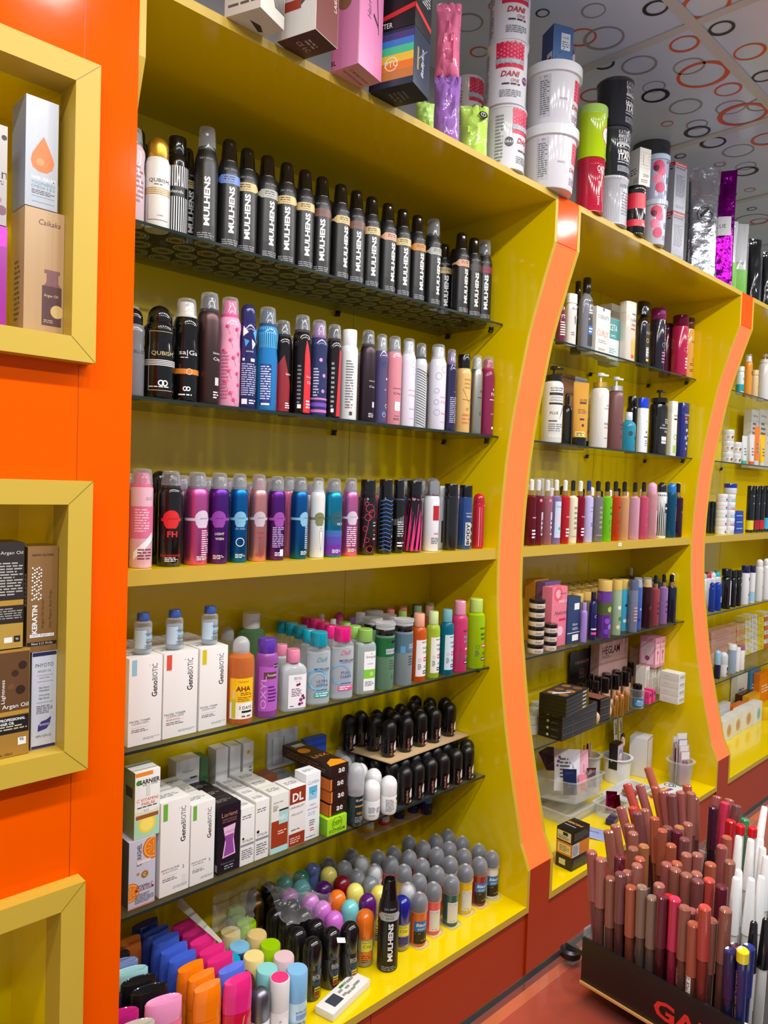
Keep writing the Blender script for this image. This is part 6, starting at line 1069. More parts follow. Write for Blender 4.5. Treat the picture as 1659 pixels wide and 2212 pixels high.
mc = [(1143, (110, 20, 36), 'dark red', 0), (1158, (120, 30, 50), 'maroon', 1), (1178, (176, 110, 120), 'dusty pink', 1), (1197, (150, 130, 190), 'lilac printed', 2), (1216, (206, 40, 50), 'red', 0), (1233, (220, 214, 190), 'cream', 3), (1249, (150, 10, 46), 'crimson', 0), (1267, (186, 176, 220), 'lavender', 4), (1287, (110, 104, 110), 'grey', 3), (1307, (130, 214, 40), 'lime green', 5), (1325, (206, 70, 20), 'orange red', 5), (1344, (222, 170, 120), 'peach', 6), (1367, (226, 176, 196), 'pearl pink', 6), (1386, (214, 90, 130), 'pink', 7), (1404, (220, 160, 170), 'pale pink', 8), (1425, (226, 226, 228), 'black and white striped', 9), (1446, (20, 90, 130), 'steel blue', 10), (1460, (60, 30, 60), 'dark violet', 5), (1474, (200, 150, 80), 'golden', 11)]
r = []
for i, (px, c, nm, kd) in enumerate(mc):
    dec = {0: [T('euph', .2, .42, .4, W_, w=1.2), Ln(-.4, .1, .7, .25, 3, W_)], 1: [R(0, .15, .8, .5, (206, 196, 210)), Cc(-.2, .68, .3, (226, 120, 150)), Cc(.3, .2, .3, (110, 70, 90)), Ln(.1, .2, .7, .4, 3, (110, 60, 90))], 2: [R(-.9, .1, .9, .66, (190, 206, 226)), T('Unice', 0, .58, .34, (40, 30, 60), w=1.2), Cc(0, .4, .45, (222, 190, 200)), Cc(.1, .24, .3, (60, 170, 180))], 3: [Ln(-.4, .2, .5, .6, 5, (150, 150, 110)), R(-.9, .1, .9, .115, (160, 160, 120))], 4: [T('LAND', .1, .56, .2, (90, 80, 130)), T('ECLAT', .1, .5, .2, (90, 80, 130)), Ln(-.2, .25, .7, .32, 2, (110, 100, 150))], 5: [T('ED', .1, .56, .3, (20, 30, 20), b=.02), R(-.1, .44, .6, .48, (30, 120, 60)), Oo(0, .32, .35, .05, (40, 60, 20)), Oo(.2, .2, .35, .05, (40, 60, 20))], 6: [], 7: [Cc(0, .5, .2, (226, 30, 90)), Cc(.3, .35, .2, (200, 20, 80)), Cc(-.2, .25, .2, (226, 60, 110))], 8: [R(.1, .1, .7, .5, (230, 190, 200)), T('Sh', .4, .3, .3, (190, 90, 110))], 9: [R(-1.9+.35*j, .04, -1.72+.35*j, .78, (18, 18, 20)) for j in range(11)]+[R(-.2, .45, .9, .62, (18, 18, 20)), Ln(-.1, .5, .8, .57, 1, W_)], 10: [R(.1, .3, .9, .56, (120, 90, 60)), T('SE', .5, .42, .3, (220, 200, 180))], 11: [Cc(0, .5, .3, (150, 60, 90)), Cc(.2, .3, .3, (190, 110, 150)), Cc(-.2, .15, .3, (170, 90, 50))]}[kd]
    cap = {8: (226, 170, 200), 9: (30, 34, 38), 10: (30, 120, 200)}.get(kd, (226, 226, 228) if i in (0, 1, 2, 3, 4, 6, 18) else (30, 50, 130) if i == 7 else (24, 24, 26))
    r.append(dict(px=px, top=1035+i*.5, w=23 if kd not in (6,) else 22, y=.19, body=c, cap=cap, bk='str' if kd not in (8, 9, 10) else 'tall', ck='mist' if kd not in (8, 9, 10) else 'dome', extra=1 if i in (1, 2) else None, d=nm+' mist bottle', k=.15, dec=dec, bkind='g' if kd in (3, 4, 9) else 't', cat='bottle', name='perfume_spray'))
for e in r:
    if e['bk'] == 'str': e['bk'] = 'mistb'
_bp = body_prof
def body_prof(r, h, kind):
    if kind == 'mistb': p = [(r*.94, 0), (r, .003), (r, h*.70), (r*.95, h*.725), (r*.55, h*.745), (r*.5, h*.76)]; return p, h*.76, r*.5
    return _bp(r, h, kind)
row(ZM, MMm, r, 'perfume mists on the yellow shelf of the middle bay')
mb = [(210, 190, 140), (40, 36, 46), (206, 120, 150), (150, 60, 90), (190, 200, 206), (60, 70, 120)]
for i in range(17):
    c = mb[i % 6]; x = X2R+.06+.066*i
    bottle('perfume_spray', 'mist bottle with %s cap, %s behind the front row, middle bay' % (('pale', 'dark')[i % 2], nth(i)), 'bottle', 'perfume mists in the row behind', x, .262, ZM, .0225, .182+.006*(i % 3), c, (W_, K_)[i % 2], 'mistb', 'mist', (), 0, bkind='t')
# price label on the shelf edge
p = ony(1339, 1176, .157); t = thing('price_label', 'small white price sticker on the edge of the yellow shelf', 'sticker', (p.x, .1565, p.z)); obj('paper', slab(-.012, .012, -.0003, 0, -.006, .006), W_, t); obj('print', box_decals([('r', -.007, .001, .007, .003, (90, 90, 90))], .024, .0006, .012, 'F'), None, t, (0, 0, -.001))
# third shelf
cj = (226, 206, 190)
def jar(x, y, z, r_, h, body, lid, label, gp, dec=(), name='cream_jar', cat='jar', settled=False, bkind='g'):
    if settled: x, y = settle(circ(r_), z, z+h, x, y)
    t = thing(name, label, cat, (x, y, z+.0004), face(x, y, .5), gp); lh = h*.42
    bp = rnd4([(r_*.93, 0), (r_*.97, .002), (r_*.97, h-lh)])
    obj('body', lathe(bp, 28), M(body, bkind) if not isinstance(body, str) else body, t); obj('lid', lathe(rnd4([(r_*.99, h-lh), (r_, h-lh+.001), (r_, h-.002), (r_*.97, h), (.001, h)]), 28), M(lid, 'g') if not isinstance(lid, str) else lid, t)
    if dec: obj('printing', lathe_decals(N(dec, r_, h, r_), bp), None, t)
    return t
for sx_, wj, n_, nm, y in ((1156, 37, 6, 'left', .195), (1187, 31, 3, 'right', .19)):
    x = atx(sx_, y, Z4); r_ = radw(wj, x, y, Z4); x, y = settle(circ(r_), Z4, Z4+.03*n_, x, y)
    for k in range(n_): jar(x+.001*(k % 2), y, Z4+.0295*k, r_-.001, .029, cj, (22, 20, 22), 'cream jar with black lid, %s from the top in the %s stack' % (ORD[n_-1-k].replace('leftmost', 'first'), nm), 'cream jars with black lids stacked on the middle bay third shelf', [Ln(-.5, .15, .5, .4, 2, (110, 90, 80))])
for bl, br, top, col, d, F, y, dp, zz in ((1188, 1221, 1273, (226, 120, 140), 'pink rose toner carton', [Cc(-.1, .88, .28, (226, 90, 110)), Cc(-.1, .88, .16, (240, 170, 180)), T('Kiss beauty', .2, .88, .09, (60, 20, 30)), T('MAKE UP', .25, .75, .1, W_), T('Hyaluron', .1, .55, .2, (40, 20, 30), sh=.4, w=.8), R(0, .42, .45, .46, (206, 30, 90)), Cc(.1, .25, .3, (226, 120, 150)), Cc(.1, .25, .18, (240, 190, 206))], .185, .04, 0),
                                          (1224, 1251, 1294, (40, 60, 100), 'navy blue carton', [R(0, .72, .4, .86, W_), T('Genyo', .1, .4, .14, W_), Ln(-.1, .28, .4, .34, 2, (200, 200, 210)), R(-.5, .22, .5, .235, W_), R(-.1, .05, .4, .18, W_)], .185, .04, 0),
                                          (1150, 1180, 1253, (222, 160, 50), 'orange carton at the back left', [Ln(-.3, .5, .3, .6, 2, (240, 210, 140))], .30, .04, 0),
                                          (1172, 1206, 1258, (150, 110, 176), 'violet carton behind the jars', [Ln(-.3, .5, .3, .6, 2, (60, 30, 80)), R(-.2, .1, .3, .3, (206, 190, 220))], .26, .035, 0)):
    pbox('product_box', d+' on the middle bay third shelf', 'box', None, (bl, 0), br, Z4, top, dp, col, y=y, F=F)
gc = (206, 172, 90)
r = [dict(px=1259, top=1302, w=15, body=(160, 130, 206), cap=(170, 140, 214), ck='flat', bk='wide', d='slim lilac tube', dec=[Oo(0, .3, .5, .05, (190, 170, 226))]),
     dict(px=1278, top=1280, w=16, body=(30, 36, 90), cap=(24, 26, 50), ck='flat', bk='wide', d='slim navy spray with pink band', dec=[T('C', .1, .5, .7, (190, 200, 226)), R(-1, .12, 1, .17, (226, 80, 150)), R(-1, .22, 1, .25, W_)]),
     dict(px=1302, top=1253, w=31, body=(96, 50, 140), cap=gc, d='violet flowered bottle with gold cap', dec=[R(-3, .4, 3, .62, (80, 90, 50)), Cc(.2, .5, .4, (170, 190, 90)), Cc(-.2, .3, .4, (130, 80, 190)), Cc(.3, .2, .4, (150, 100, 206)), Cc(-.3, .12, .4, (110, 60, 170))]),
     dict(px=1328, top=1252, w=23, body=(150, 170, 140), cap=gc, d='green flowered bottle with gold cap', dec=[Cc(0, .5, .4, (226, 226, 220)), Cc(.2, .3, .4, (70, 120, 50)), Cc(-.2, .15, .4, (222, 200, 160))]),
     dict(px=1343, top=1251, w=20, y=.215, body=(60, 170, 206), cap=gc, d='turquoise flowered bottle with gold cap', dec=[Cc(0, .5, .3, (20, 60, 90)), Cc(.3, .3, .3, (150, 70, 150)), Cc(-.2, .2, .4, (226, 226, 226))]),
     dict(px=1358, top=1253, w=20, body=(110, 116, 140), cap=(84, 94, 120), d='blue grey bottle with blue grey cap', dec=[Ln(-.5, .2, .6, .5, 5, (200, 150, 140))]),
     dict(px=1374, top=1247, w=19, body=(60, 90, 170), cap=(150, 160, 180), d='blue starry bottle with clear cap', ck='clear', dec=[Cc(.1, .4, .3, (130, 160, 226)), Cc(-.2, .2, .3, (30, 50, 120))]),
     dict(px=1394, top=1247, w=22, body=(66, 30, 40), cap=(206, 170, 100), d='dark wine bottle with clear overcap', ck='clear', bkind='t', dec=[Oo(.1, .4, .3, .05, (206, 60, 90))]),
     dict(px=1412, top=1243, w=20, body=(176, 80, 90), cap=K_, d='rose bottle with black atomiser', bk='mistb', ck='mist', bkind='t', dec=[Ln(-.1, .2, .5, .5, 3, (90, 30, 40))]),
     dict(px=1430, top=1240, w=19, body=(170, 130, 190), cap=K_, d='lilac bottle with black atomiser', bk='mistb', ck='mist', bkind='t', dec=[Ln(-.1, .2, .5, .5, 3, (90, 50, 110))]),
     dict(px=1447, top=1241, w=22, body=(24, 26, 46), cap=K_, d='blue black bottle with black atomiser', bk='mistb', ck='mist'),
     dict(px=1465, top=1236, w=18, y=.215, body=(110, 150, 140), cap=W_, d='sea green bottle with white atomiser', bk='mistb', ck='mist', bkind='t')]
for e in r: e.setdefault('y', .19)
row(Z4, M4_, r, 'slim bottles on the third shelf of the middle bay', name='perfume_bottle', cat='bottle', bk='str', ck='over')
k = 0
for yy, xs in ((.245, range(1248, 1450, 20)), (.298, range(1205, 1440, 19)), (.350, range(1215, 1430, 18)), (.395, range(1225, 1420, 18))):
    for px in xs:
        x = atx(px, yy, Z4+.17); gold = px < 1350; k += 1
        bottle('perfume_bottle', ('gold capped' if gold else 'dark capped')+' bottle in the rows behind on the middle bay third shelf', 'bottle', 'gold capped bottles in the rows behind' if gold else 'dark capped bottles in the rows behind', x, yy, Z4, .0215, .165, (120, 100, 80) if gold else (50, 44, 56), gc if gold else (56, 60, 66), 'str', 'over', (), 0, ckind='g')
for i, (px, py) in enumerate(((1366, 1212), (1389, 1214), (1407, 1215))):
    p = on(px, py, Z4+.21); x = atx(px, .40, Z4+.2)
    bottle('perfume_spray', 'tall mist bottle with white atomiser at the back, %s of three' % ('left', 'middle', 'right')[i], 'bottle', 'tall mist bottles at the back of the middle bay', x, .375, Z4, .018, .205, (60, 50, 50), W_, 'mistb', 'mist', (), 0, bkind='t')
# lowest glass shelf of the middle bay
n, l, r_ = (1213, 1603), (1158, 1589), (1288, 1571)
for k in range(4):
    t = cbox('palette_box', 'black film wrapped palette box, %s of four under the round palettes' % ('lowest', 'second', 'third', 'topmost')[k], 'box', 'black film wrapped palette boxes', n, l, r_, Z5+.024*k, None, (24, 22, 24), h=.0232, z0=Z5, kind='g', st=dict(fixed=True), L=[Cc(-.1, .55, .05, (200, 200, 200)), Ln(.05, .3, .35, .6, 1, (90, 90, 94))], F=[R(-.48, .9, .48, .97, (110, 110, 114)), R(-.2, .1, -.19, .8, (90, 90, 90))])
n2, l2, r2_ = (1222, 1552), (1168, 1536), (1271, 1526)
for k in range(5):
    zz = Z5+.0965+.0135*k
    t = cbox('makeup_palette', 'black makeup palette, %s of five stacked on the film wrapped boxes' % ('lowest', 'second', 'third', 'fourth', 'topmost')[k], 'palette', 'black makeup palettes in a stack', n2, l2, r2_, zz, None, (20, 19, 20), h=.0125, z0=Z5+.096, kind='g', st=dict(fixed=True), F=[R(.22, .3, .38, .7, (190, 190, 196)), R(-.48, .45, .2, .52, (80, 80, 84))], Tp=[R(-.45, -.45, .45, .45, (60, 52, 48))]+[Cc(-.3+.3*a, -.22+.42*b, .17, ((150, 100, 60), (170, 120, 80), (130, 84, 50))[(a+b) % 3]) for a in range(3) for b in range(2)]+[Pp([(-.4, .1), (-.1, -.3), (-.05, -.28), (-.3, .2)], (220, 220, 220))] if k == 4 else ())
x = atx(1301, .215, Z5)
for k in range(3):
    box('palette_box', 'black flat box with rose brown top, %s of three beside the palettes' % ('lowest', 'middle', 'topmost')[k], 'box', 'black flat boxes beside the palettes', x, .205, Z5+.029*k, .075, .10, .028, (24, 20, 20), Tp=[R(-.42, -.4, .42, .45, (140, 84, 70))] if k == 2 else (), F=[R(-.5, .85, .5, .95, (110, 90, 80))], st=dict(fixed=True), kind='g')
for i, (px, y) in enumerate(((1329, .205), (1341, .2), (1352, .215), (1334, .235))):
    x = atx(px, y, Z5); bottle('lipstick_tube', 'gold lipstick tube with clear cap, %s in the group of four' % ORD[i].replace('leftmost', 'first'), 'lipstick', 'gold lipstick tubes', x, y, Z5, .0095, .085, (206, 160, 70), (190, 120, 80), 'str', 'dome', (), 0, bkind='m')
x = atx(1375, .215, Z5); t = jar(x, .215, Z5, .028, .075, 'clear', 'clear', 'clear tub of black lip balms with blue label', None, [R(-.85, .15, .85, .52, (30, 130, 180)), T('Blue', .0, .42, .34, W_, w=.9), T("Girl's Balm", 0, .29, .2, W_, w=1.3), Ln(-.4, .18, .4, .22, 1, W_)], 'plastic_tub', 'tub', True)
ctr = t.location.copy()
for i in range(9):
    a = i*2*math.pi/8; rr_ = .014 if i < 8 else 0
    bottle('lip_balm', 'black capped lip balm standing in the clear tub with blue label', 'lip balm', 'black lip balms in the clear tub', ctr.x+rr_*math.cos(a), ctr.y+rr_*math.sin(a), Z5+.004, .0052, .09, (30, 30, 34), K_, 'str', 'flat', (), 0, settled=False, seg=12)
for i, (px, y) in enumerate(((1399, .21), (1408, .215))):
    for k in range(2):
        box('product_box', 'small hot pink box, %s of the %s stack beside the tub' % (('lower', 'upper')[k], ('left', 'right')[i]), 'box', 'small hot pink boxes', atx(px, y, Z5), y-.01, Z5+.026*k, .02, .04, .025, (226, 60, 130), F=[R(-.2, .2, .4, .7, (90, 20, 50))] if k else (), st=dict(fixed=True))
for i, px in enumerate((1387, 1402, 1419)):
    y = .27; x = atx(px, y, Z5); box('product_box', 'tall white carton with fine print, %s of three' % ('left', 'middle', 'right')[i], 'box', 'three tall white cartons', x, y-.02, Z5, .034, .045, .135, (222, 218, 210), F=[Ln(-.35, .3, .35, .9, 16, (140, 140, 140)), Ln(-.3, .08, .3, .16, 2, (120, 120, 120))], Tp=[R(-.5, -.5, .5, .5, (186, 150, 116))])
n, l, r_ = (1462, 1524), (1436, 1516), (1496, 1512)
for k in range(4):
    cbox('product_box', 'flat white box, %s of four stacked at the right end' % ('lowest', 'second', 'third', 'topmost')[k], 'box', 'flat white boxes stacked at the right end', (1464, 1523), (1436, 1516), (1496, 1511), Z5+.0315*k, None, (222, 220, 214), h=.031, z0=Z5, w=.056, d=.08, F=[T('BIOSECRET', .08, .5, .2, (60, 60, 64), w=.72)], L=[Ln(-.3, .4, .0, .6, 1, (190, 190, 190))], st=dict(fixed=True))
for i, (nm, dx) in enumerate((('left', 0), ('right', .029))):
    p = on(1452, 1466, Z5+.101); box('product_box', 'pink perfume gift box with glass lid picture, the %s one on the white stack' % nm, 'box', 'pink gift boxes', 3.052+dx*1.6, .235, Z5+.1275, .044, .07, .125, (226, 150, 180), F=[R(-.4, .1, .4, .8, (236, 190, 206)), Cc(0, .5, .2, (206, 90, 150)), R(-.06, .2, .06, .5, (190, 60, 120)), T('Love', 0, .85, .2, (150, 60, 90), sh=.3)], L=[R(-.4, .1, .4, .85, (232, 200, 214)), Cc(0, .3, .15, (170, 60, 120))], st=dict(fixed=True))
pbox('product_box', 'large pale pink carton with black lettering at the back', 'box', None, (1290, 0), 1352, Z5, 1392, .04, (222, 176, 170), y=.36, F=[T('HEGLAM', -.1, .86, .14, (40, 30, 30), w=.6, b=.02), Ln(-.4, .72, -.1, .78, 2, (110, 80, 80))])
for k in range(6):
    box('product_box', 'small peach box, %s of six in the column by the large pink carton' % ORD[k].replace('leftmost', 'lowest'), 'box', 'small peach boxes in a column', atx(1377, .36, Z5+.1), .35, Z5+.030*k, .034, .04, .0295, (226, 186, 166), F=[R(-.1, .25, .2, .75, (90, 60, 60)), R(-.02, .3, .12, .7, (226, 226, 226))], st=dict(fixed=True))
# black cardboard display with back card
p = atx(1256, .395, Z5+.1); t = thing('display_stand', 'black cardboard display holding foundation bottles and beige sponges', 'display stand', (0, 0, 0))
xa = atx(1232, .40, Z5+.1); xb = atx(1284, .40, Z5+.1)
obj('back_card', slab(xa, xb, .405, .409, Z5+.001, Z5+.215), (22, 20, 22), t)
obj('printing', box_decals([T('EVER BEAUTY', 0, .165, .012, (206, 150, 130)), ('r', -.016, .10, .016, .135, (150, 90, 80)), ('r', -.014, .102, .014, .133, (22, 20, 22)), T('HD', 0, .117, .013, (150, 90, 80))], xb-xa, .004, .215, 'F'), None, t, ((xa+xb)/2, .407, Z5))
# foundation bottles and egg sponges
for i in range(5):
    for j in range(3):
        px = 1262+i*22+j*5; y = .30+.036*j; x = atx(px, y, Z5)
        bottle('foundation_bottle', 'foundation bottle with black cap, %s row, %s, middle bay' % (('front', 'middle', 'back')[j], nth(i)), 'bottle', 'foundation bottles with black caps', x, y, Z5, .0145, .118, (214, 176, 140), K_, 'roll', 'over', [], 0, sx=1, seg=16)
for i in range(6):
    for j in range(2):
        px = 1262+i*13+j*6; y = .232+.028*j; x = atx(px, y, Z5)
        x, y = settle(circ(.0125), Z5, Z5+.05, x, y); t = thing('makeup_sponge', 'beige egg shaped makeup sponge in front of the foundation bottles', 'sponge', (x, y, Z5+.0006), 0, 'beige egg sponges')
        obj('sponge', lathe(rnd4([(.004, 0)]+[(.0125*math.sin(a)*(1-.12*math.cos(a)), .0225-.0225*math.cos(a)) for a in [.5, .9, 1.3, 1.7, 2.1, 2.5, 2.9]]+[(.0005, .0448)]), 18), M((214, 178, 146), 'k'), t)
for j in range(3):
    for i in range(4):
        y = .30+.042*j; x = atx(1150+i*17+j*4, y, Z5+.06)
        x, y = settle(circ(.020), Z5, Z5+.07, x, y)
        for k in range(2): jar(x, y, Z5+.034*k, .0195, .033, (214, 214, 214), (206, 208, 210), 'small white jar, %s of its pair, behind the palettes' % ('lower', 'upper')[k], 'small white jars behind the palettes')
# bottom board of the middle bay
for k, (col, nm, dec, tdec) in enumerate((((34, 34, 30), 'dark green film wrapped', [R(-.3, .25, .1, .7, (206, 200, 160))], []), ((206, 120, 30), 'orange and white', [R(-.4, .15, .4, .85, (222, 206, 150)), Ln(-.3, .25, .3, .75, 4, (110, 90, 50))], []), ((26, 22, 20), 'black', [R(-.45, .1, .4, .8, (214, 206, 176)), R(-.1, .5, .2, .75, (40, 40, 40)), Ln(-.4, .15, .3, .45, 3, (90, 90, 80))], [T('SUNSCREEN', .1, -.05, .2, (232, 160, 60), w=.75, rot=1.57, b=.02), R(-.15, -.3, -.12, .4, (206, 206, 206))]))):
    zz = ZB+.0425*k
    F_ = [Ln(-.4, .2, .4, .8, 6, (100, 96, 80))] if k != 1 else [R(-.5, 0, -.1, 1, (190, 196, 206)), Ln(-.45, .1, -.15, .9, 8, (60, 60, 90))]
    cbox('product_box', nm+' sunscreen carton, %s of the middle bay stack' % ('lowest', 'middle', 'topmost')[k], 'box', 'sunscreen cartons in a stack', (1234, 1884), (1199, 1866), (1281, 1858), zz, None, col, h=.0418, z0=ZB, L=dec, F=F_, Tp=tdec, st=dict(fixed=True), w=.095, d=.06)
def tub(label, name, cat, x, y, z, w, d, h, mat, gp=None, rz=0, th=.003, fl=1.08, rim=.006, rot=None, cap_r=.02):
    """open rounded container with a rolled rim"""
    bm = bmesh.new()
    def rr(hw, hd, z_):
        out = []; rd = min(cap_r, hw*.99, hd*.99)
        for cx, cy, a0 in ((hw-rd, hd-rd, 0), (-hw+rd, hd-rd, 1), (-hw+rd, -hd+rd, 2), (hw-rd, -hd+rd, 3)):
            for k in range(6): a = (a0+k/5)*math.pi/2; out.append(bm.verts.new((cx+rd*math.cos(a), cy+rd*math.sin(a), z_)))
        return out
    S = [(w/2, d/2, 0), (w/2*fl, d/2*fl, h-.004), (w/2*fl+rim, d/2*fl+rim, h-.003), (w/2*fl+rim, d/2*fl+rim, h), (w/2*fl-th, d/2*fl-th, h), (w/2-th, d/2-th, th)]
    rg = [rr(*q) for q in S]
    for a, b in zip(rg, rg[1:]):
        for i in range(24): bm.faces.new((a[i], a[(i+1) % 24], b[(i+1) % 24], b[i]))
    bm.faces.new(list(reversed(rg[0]))); bm.faces.new(rg[-1])
    t = thing(name, label, cat, (x, y, z+.0006), rz, gp, rot); obj('shell', finish(bm, 'tub', True, 40), mat if isinstance(mat, str) else M(mat, 'g'), t); return t
def pouch(label, name, cat, x, y, z, w, h, th, col, kind='g', dec=(), rz=0, lean=0, gp=None, seed=1, mat=None, taper=.0, roll=0, crinkle=.1, parts=()):
    """filled sachet: pillow with flat seams top and bottom"""
    def mk():
        bm = bmesh.new(); nx, nz = 10, 14; rr = random.Random(seed); F_, B_ = [], []
        for j in range(nz+1):
            v = j/nz; fr_, br_ = [], []
            for i in range(nx+1):
                u = i/nx*2-1; bulge = (1-u*u)**.5 if abs(u) < 1 else 0; bz = math.sin(math.pi*min(1, max(0, (v+.05)/.95)))**.6 if v < .93 else .03
                tt = th/2*bulge*max(.03, bz)+rr.uniform(-1, 1)*th*crinkle*.5*bulge; X = u*w/2*(1-taper*v)*(1-.04*math.sin(math.pi*v)); 
                fr_.append(bm.verts.new((X, -tt-.0004, v*h))); br_.append(bm.verts.new((X, tt+.0004, v*h)))
            F_.append(fr_); B_.append(br_)
        for j in range(nz):
            for i in range(nx):
                bm.faces.new((F_[j][i], F_[j][i+1], F_[j+1][i+1], F_[j+1][i])); bm.faces.new((B_[j][i+1], B_[j][i], B_[j+1][i], B_[j+1][i+1]))
            bm.faces.new((B_[j][0], F_[j][0], F_[j+1][0], B_[j+1][0])); bm.faces.new((F_[j][nx], B_[j][nx], B_[j+1][nx], F_[j+1][nx]))
        for i in range(nx): bm.faces.new((B_[0][i], B_[0][i+1], F_[0][i+1], F_[0][i])); bm.faces.new((F_[nz][i], F_[nz][i+1], B_[nz][i+1], B_[nz][i]))
        return finish(bm, 'pouch', True, 70)
    t = thing(name, label, cat, (x, y, z+.0008), 0, gp, (lean, roll, rz)); obj('pack', cached(('pouch', w, h, th, seed, taper, crinkle), mk), mat or M(col, kind), t)
    if dec:
        nd = N(dec, w, h, w)
        def mf(u, v, ep):
            q = max(-.98, min(.98, u/(w/2))); vv = v/h; bz = math.sin(math.pi*min(1, max(0, (vv+.05)/.95)))**.6 if vv < .93 else .03
            return (u*(1-taper*vv), -th/2*math.sqrt(1-q*q)*max(.03, bz)-ep-.0012-th*crinkle*.45, v)
        obj('printing', decalmesh(nd, mf, (w*.1, h*.08)), None, t)
    return t
tub('shallow clear plastic tray under the packets at the left of the middle bay', 'plastic_container', 'container', 2.46, .30, ZB, .24, .20, .045, 'clear')
t = tub('clear plastic container tilted over the tray, full of beauty packets', 'plastic_container', 'container', 2.46, .285, ZB+.062, .24, .18, .075, 'clear', rot=(-.10, .10, .10))
pk = [((2.425, .262, .088), .105, .15, .012, (214, 214, 222), 'p', 'silver white sheet mask packet with black print', [Ln(-.3, .3, .1, .8, 6, (90, 90, 96)), T('Beauty girl', .2, .5, .08, (60, 60, 66), v=1, sh=.3), Cc(-.35, .7, .05, (120, 40, 120)), Cc(-.3, .8, .05, (120, 40, 120)), Cc(-.38, .6, .04, (120, 40, 120))], (-.28, .08, -.6)),
      ((2.515, .262, .085), .075, .13, .01, (226, 170, 186), 'p', 'pale pink sheet mask packet', [T('Beauty girl', .2, .5, .08, (150, 70, 90), v=1, sh=.3)], (-.28, .05, -.6)),
      ((2.40, .232, .09), .055, .09, .012, (20, 36, 70), 'g', 'dark navy foil packet', [Ln(-.2, .3, .2, .5, 3, (60, 100, 140))], (-.25, .02, -.6)),
      ((2.545, .228, .082), .04, .07, .012, (214, 214, 218), 'f', 'crumpled silver foil packet', [], (-.25, .05, -.5)),
      ((2.47, .225, .086), .035, .06, .008, (226, 130, 150), 'g', 'small pink and red packet', [R(-.3, .1, .3, .5, (200, 30, 50))], (-.2, .05, -.6)),
      ((2.46, .335, .135), .08, .12, .008, (70, 46, 60), 'g', 'dark plum packet lying in the container', [], (-1.1, .1, -.5)),
      ((2.56, .155, .012), .045, .07, .012, (170, 40, 160), 'f', 'metallic purple foil packet', [], (-.2, .1, -.6)),
      ((2.575, .135, .010), .035, .06, .01, (130, 30, 50), 'f', 'metallic red foil packet', [], (-.2, -.1, -.5)),
      ((2.62, .385, .012), .06, .09, .006, (206, 214, 200), 'p', 'white packet with green leaf picture standing at the back', [Cc(.1, .25, .2, (150, 206, 60))], (-.1, 0, -.5)),
      ((2.655, .39, .005), .07, .10, .006, (60, 70, 60), 'p', 'dark green card packet at the back wall', [Cc(0, .6, .15, (170, 190, 190))], (-.05, 0, -.1))]
for i, ((x, y, dz), w, h, th, c, kd, lb, dec, (lean, roll, rz)) in enumerate(pk): pouch(lb+', middle bay bottom', 'beauty_packet', 'packet', x, y, ZB+dz, w, h, th, c, kd, dec, rz, lean, 'beauty packets in the tilted container' if i < 5 else None, seed=i+1, roll=roll)
tub('small clear container with foil sachets in front of the packets', 'plastic_container', 'container', 2.56, .15, ZB, .11, .09, .05, 'clear')
tub('low white tray holding a rose gold compact', 'plastic_container', 'container', 2.745, .185, ZB, .20, .10, .032, (206, 208, 206))
t = thing('powder_compact', 'rose gold round compact lying in the low white tray', 'compact', (2.77, .19, ZB+.010), .3); obj('case', lathe([(.026, 0), (.030, .003), (.030, .010), (.026, .013)], 28), M((190, 110, 70), 'm', .2), t); obj('mirror', lathe([(.020, .0131), (.020, .0138)], 28), M((226, 190, 176), 'm', .1), t)
tub('white round tub holding a makeup brush box', 'plastic_tub', 'tub', 2.885, .31, ZB, .105, .105, .10, (222, 224, 226), cap_r=.053)
box('product_box', 'black brush carton with blue brush picture standing in the white round tub', 'box', None, 2.862, .285, ZB+.06, .062, .035, .105, (24, 20, 24), rz=.1, F=[R(-.42, .2, .42, .95, (206, 170, 186)), Cc(.05, .62, .26, (70, 150, 206)), Cc(.05, .48, .22, (230, 220, 214)), R(-.4, .05, .4, .18, (30, 20, 26)), Ln(-.2, .08, .2, .14, 1, W_)], Rr=[R(-.4, .02, .4, .98, (220, 224, 230))], st=dict(fixed=True), settled=False)
for i, (px, c, nm) in enumerate(((2.905, (190, 120, 70), 'copper'), (2.915, (60, 60, 64), 'dark'), (2.925, (206, 206, 206), 'white'))):
    t = thing('makeup_brush', '%s handled makeup brush standing in the white round tub' % nm, 'brush', (px, .30+.012*i, ZB+.02), 0, 'makeup brushes in the white tub', (.05, .08*(i-1), 0)); obj('handle', lathe([(.002, 0), (.004, .01), (.004, .12)], 12), c, t); obj('bristles', lathe([(.004, .12), (.009, .135), (.009, .155), (.004, .165)], 14), (40, 30, 30) if i else (226, 200, 180), t)
tub('frosted tub with pink sleeve of small brushes', 'plastic_tub', 'tub', 2.735, .355, ZB, .085, .085, .13, 'frost', cap_r=.043)
pouch('rose pink card sleeve leaning in the frosted tub', 'card_sleeve', 'card', 2.72, .345, ZB+.03, .05, .12, .004, (190, 90, 110), 'p', [Ln(-.2, .3, .2, .5, 2, (226, 180, 190))], .1, -.12)
for i in range(3):
    t = thing('makeup_brush', 'small brush sticking out of the frosted tub, %s of three' % ('left', 'middle', 'right')[i], 'brush', (2.72+.018*i, .365, ZB+.03), 0, 'small brushes in the frosted tub', (.0, .06*(i-1), 0)); obj('handle', lathe([(.002, 0), (.003, .11)], 10), ((60, 110, 150), (150, 40, 80), (226, 200, 190))[i], t); obj('bristles', lathe([(.003, .11), (.005, .125), (.003, .14)], 10), ((190, 150, 60), (40, 30, 30), (226, 190, 180))[i], t)
